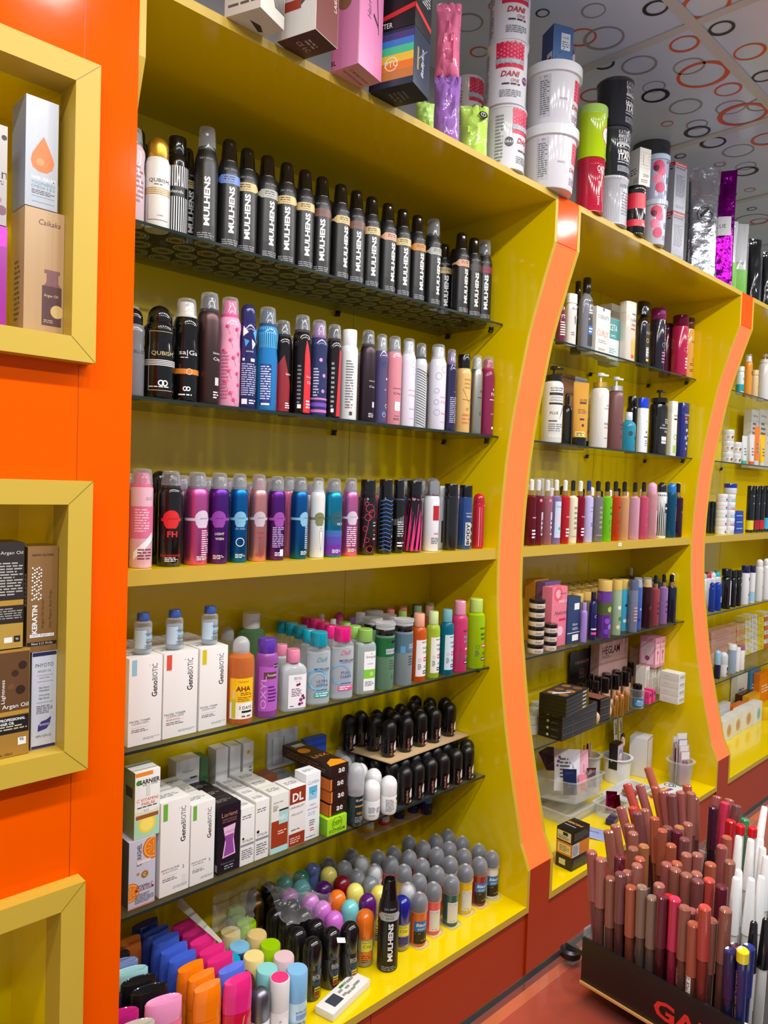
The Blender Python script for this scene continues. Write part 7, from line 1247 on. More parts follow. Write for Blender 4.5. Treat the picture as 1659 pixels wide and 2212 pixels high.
box('product_box', 'white cardboard holder with magenta edge beside the white tub', 'box', None, 3.035, .24, ZB, .085, .075, .165, (214, 214, 216), rz=.2, F=[R(-.5, 0, -.42, 1, (176, 40, 130)), R(-.5, .97, .5, 1, (176, 40, 130)), R(.46, 0, .5, 1, (190, 60, 140))])
for i in range(4): pouch('white and black card packet standing behind the magenta edged holder, %s of four' % ORD[i].replace('leftmost', 'first'), 'card_packet', 'packet', 2.99+.022*i, .370+.012*(i % 2), ZB+.05, .05, .17-.02*(i % 2), .004, (30, 28, 30) if i % 2 else (220, 220, 220), 'p', [Ln(-.3, .6, .3, .9, 5, (90, 90, 90))], .2, -.06, 'card packets behind the holder', seed=i+3)
for k in range(4):
    box('booklet', '%s booklet in the small pile in front of the holder' % ('magenta', 'yellow', 'white', 'topmost colourful')[k], 'booklet', 'booklets in a small pile', 2.885+.006*k, .10, ZB+.0065*k, .12, .075, .006, ((190, 20, 120), (226, 220, 90), (222, 222, 214), (214, 220, 220))[k], rz=.15-.1*k, center=True, Tp=[R(-.4, -.3, .1, -.1, (150, 60, 160)), R(-.4, -.1, .1, .05, (226, 206, 50)), R(-.4, .05, .0, .15, (206, 80, 140)), Oo(.3, .2, .25, .05, (40, 40, 40)), Oo(.35, .05, .2, .05, (60, 60, 60))] if k == 3 else (), st=dict(fixed=True))
t = tub('clear plastic cup crammed with flat packets', 'plastic_cup', 'cup', 3.055, .115, ZB, .085, .085, .10, 'clear', cap_r=.043, fl=1.15)
for i in range(7):
    c = ((190, 150, 170), (206, 196, 200), (150, 130, 160), (220, 220, 222), (120, 20, 30), (170, 140, 150), (206, 190, 196))[i]; o_ = -.027+.009*i
    pouch('flat packet standing in the clear cup, %s from the front' % ORD[i].replace('leftmost', 'first'), 'flat_packet', 'packet', 3.055+o_*.5, .115+o_*.85, ZB+.006, .046, .14+.022*(i % 4), .004, c, 'g', [R(-.4, .75, .4, .98, (226, 224, 224)), Ln(-.3, .6, .3, .72, 3, (110, 60, 90))], -.55, 0, 'flat packets in the clear cup', seed=i)
pouch('pale blue printed packet lying in front of the low white tray', 'beauty_packet', 'packet', 2.38, .075, ZB, .09, .08, .008, (150, 160, 206), 'g', [T('beauty', 0, .5, .12, (30, 40, 80), v=1)], .4, -1.5, None, seed=5)
box('product_box', 'small dark blue box lying behind the blue packet', 'box', None, 2.50, .10, ZB, .06, .03, .02, (30, 34, 70), rz=.2)
# ================================================================ BAY 3 (far right)
def simple_row(z, px0, items, y, gp, where, name='bottle', cat='bottle'):
    for i, (px, top, w, body, cap, bk, ck, bkind, nm, dec) in enumerate(items):
        x = atx(px, y, z); bottle(name, '%s, %s %s' % (nm, nth(i), where), cat, gp, x, y, z, radw(w, x, y, z), hgt(x, y, z, top), body, cap, bk, ck, dec, 0, bkind=bkind)
simple_row(Z1, 0, [(1597, 793, 16, (214, 226, 226), (220, 220, 220), 'tall', 'over', 'g', 'white and teal bottle', [R(-3, .1, 3, .35, (20, 150, 160)), T('EIN', .2, .55, .5, (30, 30, 34))]), (1613, 766, 18, (226, 150, 50), (226, 226, 226), 'tall', 'clear', 'g', 'orange spray bottle', [R(-.2, .5, .8, .6, (30, 30, 30))]), (1628, 800, 16, (222, 190, 140), (222, 190, 140), 'tall', 'over', 'p', 'beige bottle', [T('Lila', 0, .4, .3, (60, 50, 40), v=1)]), (1648, 765, 26, (222, 222, 224), (222, 222, 226), 'wide', 'pump', 'g', 'large white pump bottle', [T('H&C', .4, .5, .4, (200, 70, 60)), R(.2, .1, .9, .35, (50, 150, 140))])], .205, 'bottles on the far bay top shelf', 'on the far bay top shelf')
for i, (px, nm) in enumerate(((1570, 'left'), (1588, 'right'))):
    y = .215; x = atx(px, y, Z2); x, y = settle(circ(.028), Z2, Z2+.2, x, y)
    for k in range(3 if i == 0 else 2): jar(x, y, Z2+.052*k, .027, .051, (222, 220, 214), (206, 208, 212), 'white cream jar with almond picture, %s of the %s stack' % (('lowest', 'middle', 'topmost')[k], nm), 'white cream jars on the far bay second shelf', [Cc(.3, .3, .3, (120, 80, 50)), Cc(.5, .2, .25, (206, 190, 160)), Ln(-.7, .2, -.2, .45, 3, (90, 90, 90))])
for i, (px, top, c, c2, nm) in enumerate(((1606, 942, (206, 214, 214), (60, 170, 140), 'white tube with green foot'), (1622, 940, (214, 216, 218), (222, 90, 40), 'white tube with orange foot'), (1632, 922, (236, 120, 30), (200, 200, 206), 'orange tube'), (1645, 940, (240, 190, 20), (206, 206, 206), 'yellow tube'))):
    squeeze_tube(nm+' on the far bay second shelf', 'squeeze tubes on the far bay second shelf', px, .205+.01*(i % 2), Z2, top, 15, c, c2, [Ln(-.4, .3, .4, .6, 3, (120, 120, 120))])
for i, px in enumerate((1618, 1636, 1652)):
    pbox('product_box', 'tall white sun cream carton at the back of the far bay, %s of three' % ('left', 'middle', 'right')[i], 'box', 'tall white cartons in the far bay', (px, 0), px+16, Z2, 884, .04, (222, 222, 224), y=.34, F=[T('Sesderma', 0, .9, .12, (50, 50, 60), w=.7), Ln(-.3, .4, .3, .8, 5, (120, 120, 124))])
for i, (px, nm) in enumerate(((1556, 'left'), (1573, 'right'))):
    y = .20; x = atx(px, y, ZM); x, y = settle(circ(.026), ZM, ZM+.25, x, y)
    for k in range(5): jar(x, y, ZM+.0375*k, .0255, .037, (222, 222, 226), (220, 222, 228), 'white jar with small blue disc, %s from below in the %s stack' % (('lowest', 'second', 'third', 'fourth', 'fifth')[k], nm), 'white jars with blue discs in the far bay', [Cc(.4, .3, .22, (20, 40, 120)), T('NIVEA', .4, .3, .1, W_)] if i == 0 else [T('AQUA', .2, .35, .35, (120, 130, 170), w=1.2, sh=.2), R(-.3, .08, .9, .2, (206, 80, 120) if k % 2 else (100, 180, 214))])
jar(x, y, ZM+.189, .029, .048, (210, 214, 224), (20, 50, 150), 'large pale jar with blue lid on top of the right stack', None)
for k in range(7):
    pbox('product_box', 'royal blue soap carton, %s of seven in the low stack' % ('lowest', 'second', 'third', 'fourth', 'fifth', 'sixth', 'topmost')[k], 'box', 'royal blue soap cartons', (1587, 0), 1606, ZM+.0155*k, None, .04, (24, 50, 160), y=.19, h=.015, F=[R(-.3, .3, .4, .7, (120, 170, 200) if k % 2 else (20, 70, 190))], st=dict(fixed=True))
simple_row(ZM, 0, [(1618, 1050, 15, (20, 26, 36), (14, 14, 16), 'str', 'over', 'g', 'black can with yellow foot', [T('Rexona', .1, .78, .3, W_, w=1.3), T('72h', 0, .62, .4, W_), R(-3, .06, 3, .26, (214, 200, 40))]), (1631, 1050, 14, (20, 26, 36), (14, 14, 16), 'str', 'over', 'g', 'black can with wine foot', [T('72h', 0, .62, .4, W_), R(-3, .06, 3, .26, (150, 30, 50))]), (1642, 1050, 13, (20, 26, 36), (14, 14, 16), 'str', 'over', 'g', 'black can with red foot', [T('72h', 0, .62, .4, W_), R(-3, .06, 3, .26, (190, 30, 40))]), (1654, 1050, 14, (20, 26, 36), (14, 14, 16), 'str', 'over', 'g', 'black can with blue foot', [T('Rexona', .1, .78, .3, W_, w=1.3), T('72h', 0, .62, .4, W_), R(-3, .06, 3, .3, (60, 170, 220))])], .20, 'black cans in the far bay', 'on the far bay yellow shelf', 'spray_can', 'can')
for i in range(6):
    x = X3R+.22+.05*i; bottle('spray_can', 'black can in the back row of the far bay, %s' % nth(i), 'can', 'black cans in the back row of the far bay', x, .27, ZM, .022, .15, (22, 28, 36), K_, 'str', 'over', (), 0)
simple_row(Z4, 0, [(1536, 1258, 13, (40, 70, 170), (20, 50, 160), 'tall', 'dome', 't', 'clear blue gel stick', []), (1548, 1258, 16, (30, 70, 180), (24, 60, 170), 'tall', 'dome', 't', 'blue gel stick', [R(-.2, .3, .8, .5, (200, 206, 226))]), (1566, 1228, 20, (22, 22, 26), (18, 18, 20), 'wide', 'over', 'g', 'black can with white diagonal stripes', [R(-.2, .1, .8, .7, W_), Pp([(0, .2), (.7, .5), (.7, .58), (0, .28)], (150, 150, 156)), Pp([(0, .35), (.7, .65), (.7, .7), (0, .43)], (150, 150, 156))]), (1581, 1232, 15, (22, 22, 26), (18, 18, 20), 'wide', 'over', 'g', 'black can with round white emblem', [Oo(.2, .6, .5, .1, W_), T('72', .2, .4, .4, W_)]), (1592, 1232, 14, (22, 22, 26), (18, 18, 20), 'wide', 'over', 'g', 'second black can with round emblem', [Oo(.2, .6, .5, .1, W_), T('72', .2, .4, .4, W_)]), (1607, 1222, 18, (224, 224, 230), (24, 30, 80), 'str', 'flat', 'g', 'white can with navy cap', [Cc(.2, .66, .5, (20, 40, 120)), T('NIVEA', .2, .66, .24, W_), Cc(.1, .25, .3, (150, 40, 60))]), (1622, 1222, 14, (224, 226, 230), (24, 30, 80), 'str', 'flat', 'g', 'white can with pale blue foot', [R(-3, .04, 3, .3, (150, 196, 226))]), (1637, 1208, 17, (226, 226, 226), (226, 226, 226), 'tall', 'dome', 'g', 'white can with green leaf', [T('Dove', .2, .7, .34, (40, 50, 90), sh=.3), Cc(.2, .35, .25, (60, 140, 60))]), (1652, 1206, 17, (226, 226, 228), (226, 226, 228), 'tall', 'dome', 'g', 'white can with round seal', [T('Dove', .2, .7, .34, (40, 50, 90), sh=.3), Oo(.2, .4, .35, .06, (60, 60, 60))])], .195, 'cans on the far bay third shelf', 'on the far bay third shelf', 'spray_can', 'can')
for i in range(9):
    x = X3R+.07+.053*i; c = ((24, 30, 80), (150, 210, 190), (206, 60, 80), (226, 226, 228), (60, 180, 190))[(i+(i > 3)) % 5] if i > 2 else (24, 30, 80)
    bottle('spray_can', 'can with %s cap, back row of the far bay third shelf, %s' % ({(24, 30, 80): 'navy', (150, 210, 190): 'mint', (206, 60, 80): 'red', (226, 226, 228): 'white', (60, 180, 190): 'teal'}[c], nth(i)), 'can', 'cans in the back row of the far bay third shelf', x, .29, Z4, .023, .165, (220, 220, 224), c, 'tall', 'flat' if i < 3 else 'dome', (), 0)
simple_row(Z5, 0, [(1548, 1405, 15, (24, 28, 60), (150, 190, 220), 'rollw', 'dome', 'g', 'navy roll-on with pale blue cap', []), (1561, 1408, 19, (214, 214, 216), (206, 208, 212), 'rollw', 'dome', 'g', 'white roll-on with dark label', [R(-.3, .1, .8, .4, (40, 40, 40))]), (1579, 1392, 18, (170, 190, 214), (226, 226, 228), 'str', 'over', 't', 'clear blue stick with white cap', [T('Dove', .2, .5, .3, (60, 70, 110), v=1)]), (1590, 1398, 14, (226, 226, 226), (226, 226, 226), 'str', 'over', 'g', 'white stick', [T('Dove', .2, .5, .3, (60, 70, 110), v=1)]), (1599, 1394, 15, (226, 222, 222), (150, 90, 110), 'str', 'over', 'g', 'white stick with plum cap', [T('Dove', .2, .5, .3, (60, 70, 110)), Cc(.2, .25, .3, (120, 30, 60))])], .20, 'sticks on the far bay lowest shelf', 'on the far bay lowest shelf', 'deodorant_stick', 'stick')
def wall_of_boxes(z, px0, cols, y, gp, where):
    for c, (pxl, pxr, n_, hh, cs, dp) in enumerate(cols):
        for k in range(n_):
            col = cs[k % len(cs)]; pbox('product_box', 'small %s carton, %s up in stack %s of %s' % ({0: 'peach', 1: 'white', 2: 'yellow', 3: 'orange'}[0 if col[0] > 190 and 130 < col[1] < 180 and col[2] > 100 else 1 if min(col) > 200 else 2 if col[2] < 80 and col[1] > 150 else 3], ('first', 'second', 'third', 'fourth', 'fifth', 'sixth', 'seventh', 'eighth')[k], ('one', 'two', 'three', 'four', 'five', 'six')[c], where), 'box', gp, (pxl, 0), pxr, z+hh*k, None, dp, col, y=y, h=hh-.0006, F=[Ln(-.3, .3, .3, .7, 2, (150, 140, 130)), R(-.4, .8, .1, .9, (206, 120, 90))], st=dict(fixed=True))
wall_of_boxes(Z5, 0, [(1536, 1590, 5, .036, [(206, 150, 130), (206, 156, 140)], .06), (1592, 1608, 6, .03, [(222, 150, 100), (214, 180, 130)], .06), (1610, 1622, 7, .03, [(232, 220, 120), (226, 226, 226)], .06), (1624, 1636, 7, .03, [(226, 226, 226), (222, 222, 214)], .06), (1638, 1650, 7, .03, [(226, 206, 30), (232, 214, 60)], .06), (1652, 1664, 8, .026, [(206, 90, 60), (226, 226, 226)], .06)], .31, 'small cartons stacked in the far bay', 'the far bay')
bx3 = [(1560, 1583, 1608, .045, .105, (222, 220, 210), 'first'), (1580, 1602, 1612, .045, .105, (222, 220, 210), 'second'), (1601, 1626, 1617, .045, .11, (224, 222, 216), 'third'), (1627, 1645, 1612, .045, .11, (224, 224, 220), 'fourth')]
for i, (pl, pr, py, dp, h, c, nm) in enumerate(bx3):
    p = on(pl, py-4, ZB); x0 = atx(pl, .17, ZB); x1 = atx(pr, .17, ZB)
    pbox('product_box', 'white lip care carton, %s of four on the far bay bottom board' % nm, 'box', 'white lip care cartons', (pl, 0), pr, ZB, None, dp, c, y=.20, h=h, F=[Cc(.1, .45, .22, (206, 170, 120) if i < 3 else (150, 206, 206), .3), Cc(.1, .45, .12, (190, 140, 90) if i < 3 else (110, 170, 180), .2)], L=[R(-.3, .2, .1, .8, (170, 160, 130))])
for i, (pl, pr, c, h, y, nm) in enumerate(((1552, 1575, (206, 206, 206), .14, .27, 'grey white'), (1585, 1610, (222, 110, 30), .10, .27, 'orange'), (1600, 1625, (60, 30, 20), .105, .33, 'dark brown'), (1616, 1640, (226, 160, 30), .11, .28, 'golden yellow'), (1590, 1612, (214, 214, 216), .19, .385, 'tall white'), (1618, 1640, (50, 120, 170), .19, .385, 'tall blue'), (1641, 1665, (226, 120, 20), .17, .35, 'tall orange'))):
    pbox('product_box', '%s carton in the crowd on the far bay bottom board' % nm, 'box', 'cartons on the far bay bottom board', (pl, 0), pr, ZB, None, .035, c, y=min(y, .38), h=h, F=[Ln(-.3, .3, .3, .6, 3, (226, 226, 226) if min(c) < 150 else (140, 60, 80))])
x = atx(1648, .22, ZB); jar(x, .22, ZB, .03, .07, (226, 180, 30), (232, 190, 20), 'yellow tub with yellow lid at the right edge of the far bay', None, settled=True)
# ================================================================ ON TOP OF THE CABINETS
TZ = ZC
ic = [R(-.3, .30, -.12, .38, (70, 66, 60)), R(-.06, .30, .12, .38, (70, 66, 60)), R(.18, .30, .36, .38, (70, 66, 60)), Ln(-.35, .24, .4, .28, 2, (110, 106, 100))]
cbox('appliance_box', 'white hair tool box with small black icons, leftmost on the cornice', 'box', 'hair tool boxes on the cornice', (562.7, 16), (477.7, 32.5), (613.4, 67), TZ, None, (206, 200, 190), h=.24, L=[R(-.35, .12, -.12, .24, (60, 56, 50)), R(-.05, .12, .18, .24, (60, 56, 50)), R(.24, .12, .45, .24, (60, 56, 50)), Ln(-.4, .05, .45, .09, 1, (90, 86, 80)), T('PR', .05, .18, .06, W_)], F=[Pp([(.1+.05*k, .1), (.14+.05*k, .1), (-.2+.09*k, .35), (-.23+.09*k, .35)], (50, 46, 44)) for k in range(8)], B=[Pp([(-.2, 0), (.3, .1), (.35, 0), (.1, -.1)], (50, 40, 36))])
cbox('appliance_box', 'white and brown styler box standing between the white and pink boxes', 'box', 'hair tool boxes on the cornice', (682, 63), (591.7, 87), (729, 107), TZ, None, (206, 202, 196), h=.26, L=[T('MODEL :', -.2, .42, .07, (50, 46, 46)), R(-.5, .18, .12, .25, (150, 50, 34)), Pp([(.12, .2), (.45, .28), (.45, .31), (.12, .25)], (60, 60, 64)), Ln(-.4, .5, .3, .6, 3, (120, 110, 110))], F=[R(-.5, 0, .5, 1, (110, 50, 44)), T('LA', .1, .38, .3, (226, 214, 210), v=1), T('LAIEN', .35, .30, .12, (226, 206, 200), v=1)], B=[R(-.5, -.5, .5, .5, (78, 44, 38)), T('CE FC', .0, .1, .14, (190, 170, 160)), Ln(-.2, -.2, .3, -.02, 2, (190, 170, 160))])
cbox('appliance_box', 'pink curling iron box with gold edge between brown and black boxes', 'box', 'hair tool boxes on the cornice', (774, 137), (714.6, 157), (823, 179), TZ, None, (206, 122, 168), h=.29, L=[Cc(-.1, .55, .35, (90, 60, 44)), Cc(-.05, .45, .25, (130, 90, 66)), Cc(-.15, .68, .2, (200, 150, 130)), T('SL', -.4, .05, .14, (50, 30, 40), b=.02), R(.47, 0, .5, 1, (226, 200, 140))], F=[T('HairFestival', -.1, .5, .15, (70, 30, 60), v=1, sh=.2, w=.28), Pp([(.1, .42), (.3, .36), (.28, .34), (.06, .40)], (60, 30, 50)), Pp([(.2, .55), (.3, .3), (.33, .3), (.24, .55)], (60, 30, 50))], B=[R(-.5, -.5, .5, .5, (206, 150, 140)), T('PROFESSIONAL', 0, .1, .1, (70, 30, 30), w=.8, b=.01), T('CURLING IRON', 0, -.1, .1, (70, 30, 30), w=.75, b=.01)])
cbox('appliance_box', 'dark blue box with rainbow holographic side under a black box', 'box', 'hair tool boxes on the cornice', (892, 177), (794, 197), (926, 217), TZ, None, (36, 46, 66), h=.115, L=[R(-.5, .12, .5, .28, (190, 120, 60)), R(-.5, .28, .5, .42, (226, 120, 40)), R(-.5, .42, .5, .56, (226, 190, 60)), R(-.5, .56, .5, .70, (70, 190, 140)), R(-.5, .70, .5, .82, (60, 120, 200)), R(-.5, .82, .5, .94, (70, 60, 120)), T('PTC', .0, .40, .12, W_), Oo(0, .40, .14, .015, W_)], F=[T('BaByliss', .05, .5, .18, (214, 216, 220), v=1, w=.5, sh=.2), R(-.3, .3, -.2, .7, (150, 130, 90)), Pp([(-.2, .5), (.3, .8), (.3, .82), (-.2, .53)], (120, 130, 150))], B=[R(-.5, -.5, .5, .5, (16, 15, 16)), Ln(-.2, -.2, .3, .2, 4, (90, 90, 90))])
cbox('appliance_box', 'black box with red stripe stacked on the holographic one', 'box', 'hair tool boxes on the cornice', (892, 177), (794, 197), (926, 217), TZ+.116, None, (18, 18, 20), h=.12, z0=TZ, L=[Pp([(-.5, .12), (.5, .30), (.5, .38), (-.5, .20)], (206, 40, 40)), T('BETTER', -.2, .08, .1, W_, w=.4)], F=[Pp([(-.5, .38), (.5, .25), (.5, .17), (-.5, .30)], (206, 40, 40)), Ln(-.1, .5, .4, .9, 8, (190, 190, 190))], st=dict(fixed=True))
def wp(px0, px1, pt, y, label, col, kd='g', dec=(), th=.04, zo=0, **kw):
    pm = (px0+px1)/2; x = atx(pm, y, TZ+zo); w = 2*radw(px1-px0, x, y, TZ+zo); h = hgt(x, y, TZ+zo, pt)
    x, y = settle(rect(w, th, kw.get('rz', 0)), TZ+zo, TZ+zo+h, x, y, ymax=.48)
    return pouch(label, kw.pop('name', 'plastic_bag'), kw.pop('cat', 'bag'), x, y, TZ+zo, w, h, th, col, kd, dec, kw.pop('rz', 0), 0, kw.pop('gp', None), seed=int(px0) % 17, **kw)
wp(934, 991, 168, .04, 'clear bag of lilac powder under the pink bag', (160, 110, 190), 'g', th=.06, crinkle=.35, rz=-.8)
wp(938, 992, 10, .05, 'clear bag of pink powder stacked on the lilac bag', (236, 120, 160), 'g', zo=hgt(atx(962, .04, TZ), .04, TZ, 168)+.001, th=.06, crinkle=.35, rz=-.8)
wp(896, 938, 222, .02, 'clear bag of pale green powder behind the holographic box', (176, 214, 110), 'g', th=.04, crinkle=.25, rz=-.5, name='plastic_bag')
wp(990, 1052, 232, .05, 'clear bag of lime green powder with black round sticker', (190, 226, 96), 'g', [Cc(.25, .78, .16, (16, 16, 18)), Oo(.25, .78, .1, .02, W_), T('7', .25, .78, .12, W_)], th=.07, crinkle=.3, rz=-.7)
def can2(label, gp, px, y, zo, pt, wpx, body, lidc, dec, k=.4, lid=.05, name='powder_tin', cat='tin', h=None, x=None, knurl=False, rim=False, mat=None, r_=None):
    if y > 300: y = on(px, y, TZ).y
    x = atx(px, y, TZ+zo) if x is None else x; r_ = r_ or radw(wpx, x, y, TZ+zo); h = h or hgt(x, y, TZ+zo, pt)
    if zo == 0: x, y = settle(circ(r_*1.06), TZ, TZ+h+.4, x, y, ymax=.47)
    t = thing(name, label, cat, (x, y, TZ+zo+.0006), face(x, y, k), gp); lh = h*lid
    bp = rnd4([(r_*.97, 0), (r_, .001), (r_, .004), (r_*.975, .006), (r_*.975, h-lh-.003), (r_, h-lh-.001), (r_, h-lh)])
    if rim: bp = rnd4([(r_*.86, 0), (r_*.88, .003), (r_*.97, h-lh-.002), (r_*.97, h-lh)])
    obj('body', lathe(bp, 36), mat or M(body, 'g'), t)
    obj('lid', lathe(rnd4([(r_*1.0, h-lh), (r_*(1.06 if rim else 1.02), h-lh+.001), (r_*(1.06 if rim else 1.02), h-.003), (r_*.98, h), (.001, h)]), 36), lidc if isinstance(lidc, str) else M(lidc, 'g'), t)
    if dec: obj('printing', lathe_decals(N(dec, r_, h, r_), bp), None, t)
    return t, x, y, h, r_
def dani(u):
    RD = (206, 24, 66); d = [R(u-.75, .56, u+.75, .97, RD)]
    for a in range(9):
        for b in range(6): d.append(Cc(u-.66+.165*a, .62+.062*b+(.031 if a % 2 else 0), .045, (236, 110, 150)))
    return d+[R(u-.75, .62, u+.75, .70, (160, 162, 172)), T('DUST FREE', u, .66, .13, (222, 222, 226), w=.9), T('DANI', u, .46, .26, (176, 24, 50), w=.95, sh=.25, b=.02), T('ONE', u+.25, .36, .15, (176, 24, 50), sh=.2), Ln(u-.4, .28, u+.6, .33, 1, (50, 50, 50)), Ln(u-.5, .10, u+.6, .22, 4, (130, 130, 134)), Ln(u-1.6, .1, u-1.2, .85, 14, (140, 140, 144))]
WT = (216, 214, 220)
t, x0, y0, h0, rr0 = can2('white tin with magenta dotted print, lowest of the three stacked by the buckets', 'dotted bleach tins', 1088, 382, 0, 247, 88, WT, (206, 206, 212), dani(.55)+[Cc(-.35, .42, .22, (40, 40, 46)), T('GRAY', -.35, .42, .12, W_)])
h1 = hgt(x0, y0, TZ+h0+.001, 118)
can2('white tin with magenta dotted print, middle of the three stacked by the buckets', 'dotted bleach tins', 0, y0, h0+.001, 0, 88, WT, (206, 206, 212), dani(0)+[Cc(.85, .40, .18, (110, 40, 110)), T('VIOLET', .85, .40, .08, W_)], x=x0-.004, h=h0, r_=rr0, k=.8)
can2('white tin with magenta dotted print, top of the three stacked by the buckets', 'dotted bleach tins', 0, y0, 2*h0+.002, 0, 88, WT, (206, 206, 212), dani(.15), x=x0, h=h0, r_=rr0, k=.8)
t, xx, yy, hh, r9 = can2('dotted bleach tin behind the bags, lower of two', 'dotted bleach tins', 1003, .22, 0, 174, 66, WT, (206, 206, 212), dani(.3), h=h0)
can2('dotted bleach tin behind the bags, upper of two', 'dotted bleach tins', 0, yy, h0+.001, 0, 66, WT, (206, 206, 212), dani(.3), x=xx, h=h0, r_=r9)
bk = [R(-.9, .12, -.45, .78, (190, 190, 196)), Ln(-.85, .16, -.5, .70, 16, (100, 100, 104)), T('oxy', -.65, .74, .07, (150, 30, 50)), R(.55, .42, 1.15, .74, (206, 24, 66))]+[Cc(.6+.11*a, .46+.055*b, .03, (236, 110, 150)) for a in range(5) for b in range(5)]+[T('DANI', .75, .32, .16, (176, 24, 50), w=.55, sh=.25, b=.02), T('ONE', .9, .25, .09, (176, 24, 50)), Ln(.5, .08, .95, .2, 4, (150, 110, 130)), T('WHITE', .05, .4, .07, (120, 120, 124))]
t, x1, y1, h1, rr1 = can2('large white bucket with magenta corner print, lower of two', 'large white buckets', 1183, 424, 0, 292, 116, WT, (226, 226, 230), bk, k=.55, lid=.18, rim=True, name='plastic_bucket', cat='bucket')
can2('large white bucket with magenta corner print, upper of two', 'large white buckets', 0, y1, h1+.001, 0, 122, WT, (226, 226, 230), bk, k=.6, lid=.18, rim=True, x=x1+.004, h=h1, r_=rr1, name='plastic_bucket', cat='bucket')
zt = 2*h1+.003; hb = .10
box('product_box', 'blue hair bleach carton standing on the upper bucket', 'box', None, x1-.022, y1-.045, TZ+zt, .062, .06, hb, (66, 100, 150), rz=-.45, F=[R(-.1, .35, .35, .8, (200, 206, 216)), T('HAIR', .12, .68, .1, (60, 70, 90)), Ln(-.05, .42, .3, .6, 3, (90, 100, 120))]+[Pp([(-.4+.2*k, .1+.13*(k % 3)), (-.3+.2*k, .15+.13*(k % 3)), (-.3+.2*k, .17+.13*(k % 3)), (-.4+.2*k, .12+.13*(k % 3))], (30, 50, 90)) for k in range(5)], L=[R(-.5, 0, .5, 1, (52, 70, 120)), R(0, .05, .45, .3, (206, 206, 210)), Ln(.05, .08, .4, .2, 1, (40, 40, 40))], settled=False)
box('product_box', 'grey and sparkling pink carton beside the blue one on the bucket', 'box', None, x1+.034, y1-.03, TZ+zt, .045, .05, hb*.8, (110, 110, 114), rz=-.2, F=[R(-.3, 0, .5, .72, (196, 166, 182)), Cc(.05, .78, .3, (16, 16, 18)), T("an's", .05, .78, .22, W_)], settled=False)
t, x2, y2, h2, r2_ = can2('crimson jar under the lime green jar', None, 1271, 467, 0, 352, 60, (176, 18, 50), (176, 18, 50), [T('OKYS', .35, .80, .42, W_, w=.9), Ln(0, .72, .8, .74, 1, W_), T('WHITE DECOLOR', .1, .35, .17, W_, v=1, w=.45), R(.42, .2, .44, .62, W_)], lid=.12, name='plastic_jar', cat='jar')
can2('lime green jar with pale screw lid on the crimson jar', None, 0, y2, h2+.001, 0, 66, (176, 206, 0), (170, 206, 100), [Cc(.75, .45, .55, W_), Oo(.75, .45, .6, .08, (222, 120, 40)), T('0', .8, .47, .4, (120, 180, 40))], lid=.16, name='plastic_jar', cat='jar', x=x2+.001, h=h2*.98, r_=r2_*1.04)
BK = (36, 38, 44)
kt = [T('KATROMER', .2, .88, .22, (200, 202, 206), w=1.2), R(-.4, .76, .9, .83, (180, 182, 188)), T('CARBON', .2, .795, .18, (30, 30, 34), w=1.), T('BLEACH', .1, .71, .2, (206, 206, 210), w=.9), R(-.4, .62, .8, .67, (190, 190, 196)), Ln(-.4, .55, .8, .60, 1, (150, 150, 156)), T('HUWELL', .15, .48, .24, W_, w=1.1, b=.03), T('ITALY', .2, .39, .32, W_, w=1.1, b=.03), Ln(-.4, .24, .8, .34, 2, (170, 170, 176)), R(-.4, .08, .8, .2, (120, 124, 136)), T('PLUS', 0, .14, .2, (30, 34, 50), w=.6)]
t, x3, y3, h3, r3 = can2('white ribbed tin at the foot of the black tins', None, 1315, 496, 0, 393, 74, (190, 192, 198), (206, 206, 210), [R(-1.5+.1*k, .05, -1.46+.1*k, .95, (160, 162, 170)) for k in range(15)]+[T('KATROMER', .4, .80, .2, (40, 40, 44), w=.9), Ln(.1, .2, .8, .7, 8, (110, 110, 116))])
can2('black tin with white lettering, lower of the two on the ribbed tin', 'black bleach tins', 0, y3, h3+.001, 0, 62, BK, (60, 62, 68), kt, x=x3, h=h3, r_=r3, k=.3)
can2('black tin with white lettering, upper of the two on the ribbed tin', 'black bleach tins', 0, y3, 2*h3+.002, 0, 62, BK, (60, 62, 68), kt, x=x3+.002, h=h3, r_=r3*1.05, k=0)
can2('dark smoky tub with round white logo behind the patterned carton', None, 1394, .24, 0, 268, 80, (70, 72, 80), (60, 62, 68), [Oo(.6, .62, .35, .05, (206, 206, 210)), Oo(.6, .62, .2, .05, (206, 206, 210)), Ln(.2, .4, .9, .44, 1, (170, 170, 170))], name='plastic_jar', cat='jar', lid=.1)
t, x4, y4, h4, r4 = can2('short black and red jar under the patterned carton', None, 1369, 512, 0, 408, 44, (16, 14, 16), (14, 14, 16), [R(-3.1, .52, 3.1, .84, (206, 20, 50)), R(-3.1, .16, 3.1, .30, (206, 20, 50)), Cc(.6, .5, .3, (206, 206, 206)), T('Mis', .5, .2, .3, W_)], name='plastic_jar', cat='jar', lid=.12)
box('product_box', 'white carton with fine dash pattern on the black and red jar', 'box', None, x4+.0, y4-.028, TZ+h4+.0015, .046, .05, .118, (206, 204, 196), rz=-.35, F=[Pp([(-.4+.16*(k % 6), .45+.08*(k//6)), (-.34+.16*(k % 6), .49+.08*(k//6)), (-.34+.16*(k % 6), .50+.08*(k//6)), (-.4+.16*(k % 6), .46+.08*(k//6))], (40, 40, 44)) for k in range(36)]+[R(-.15, .55, .25, .85, (206, 200, 186)), T('ZINN', .1, .28, .2, (150, 150, 150), w=.5), Ln(-.3, .08, .4, .18, 2, (150, 150, 150))], L=[Ln(-.3, .3, .3, .5, 3, (90, 90, 90)), R(0, .08, .4, .22, (170, 170, 170))], settled=False)
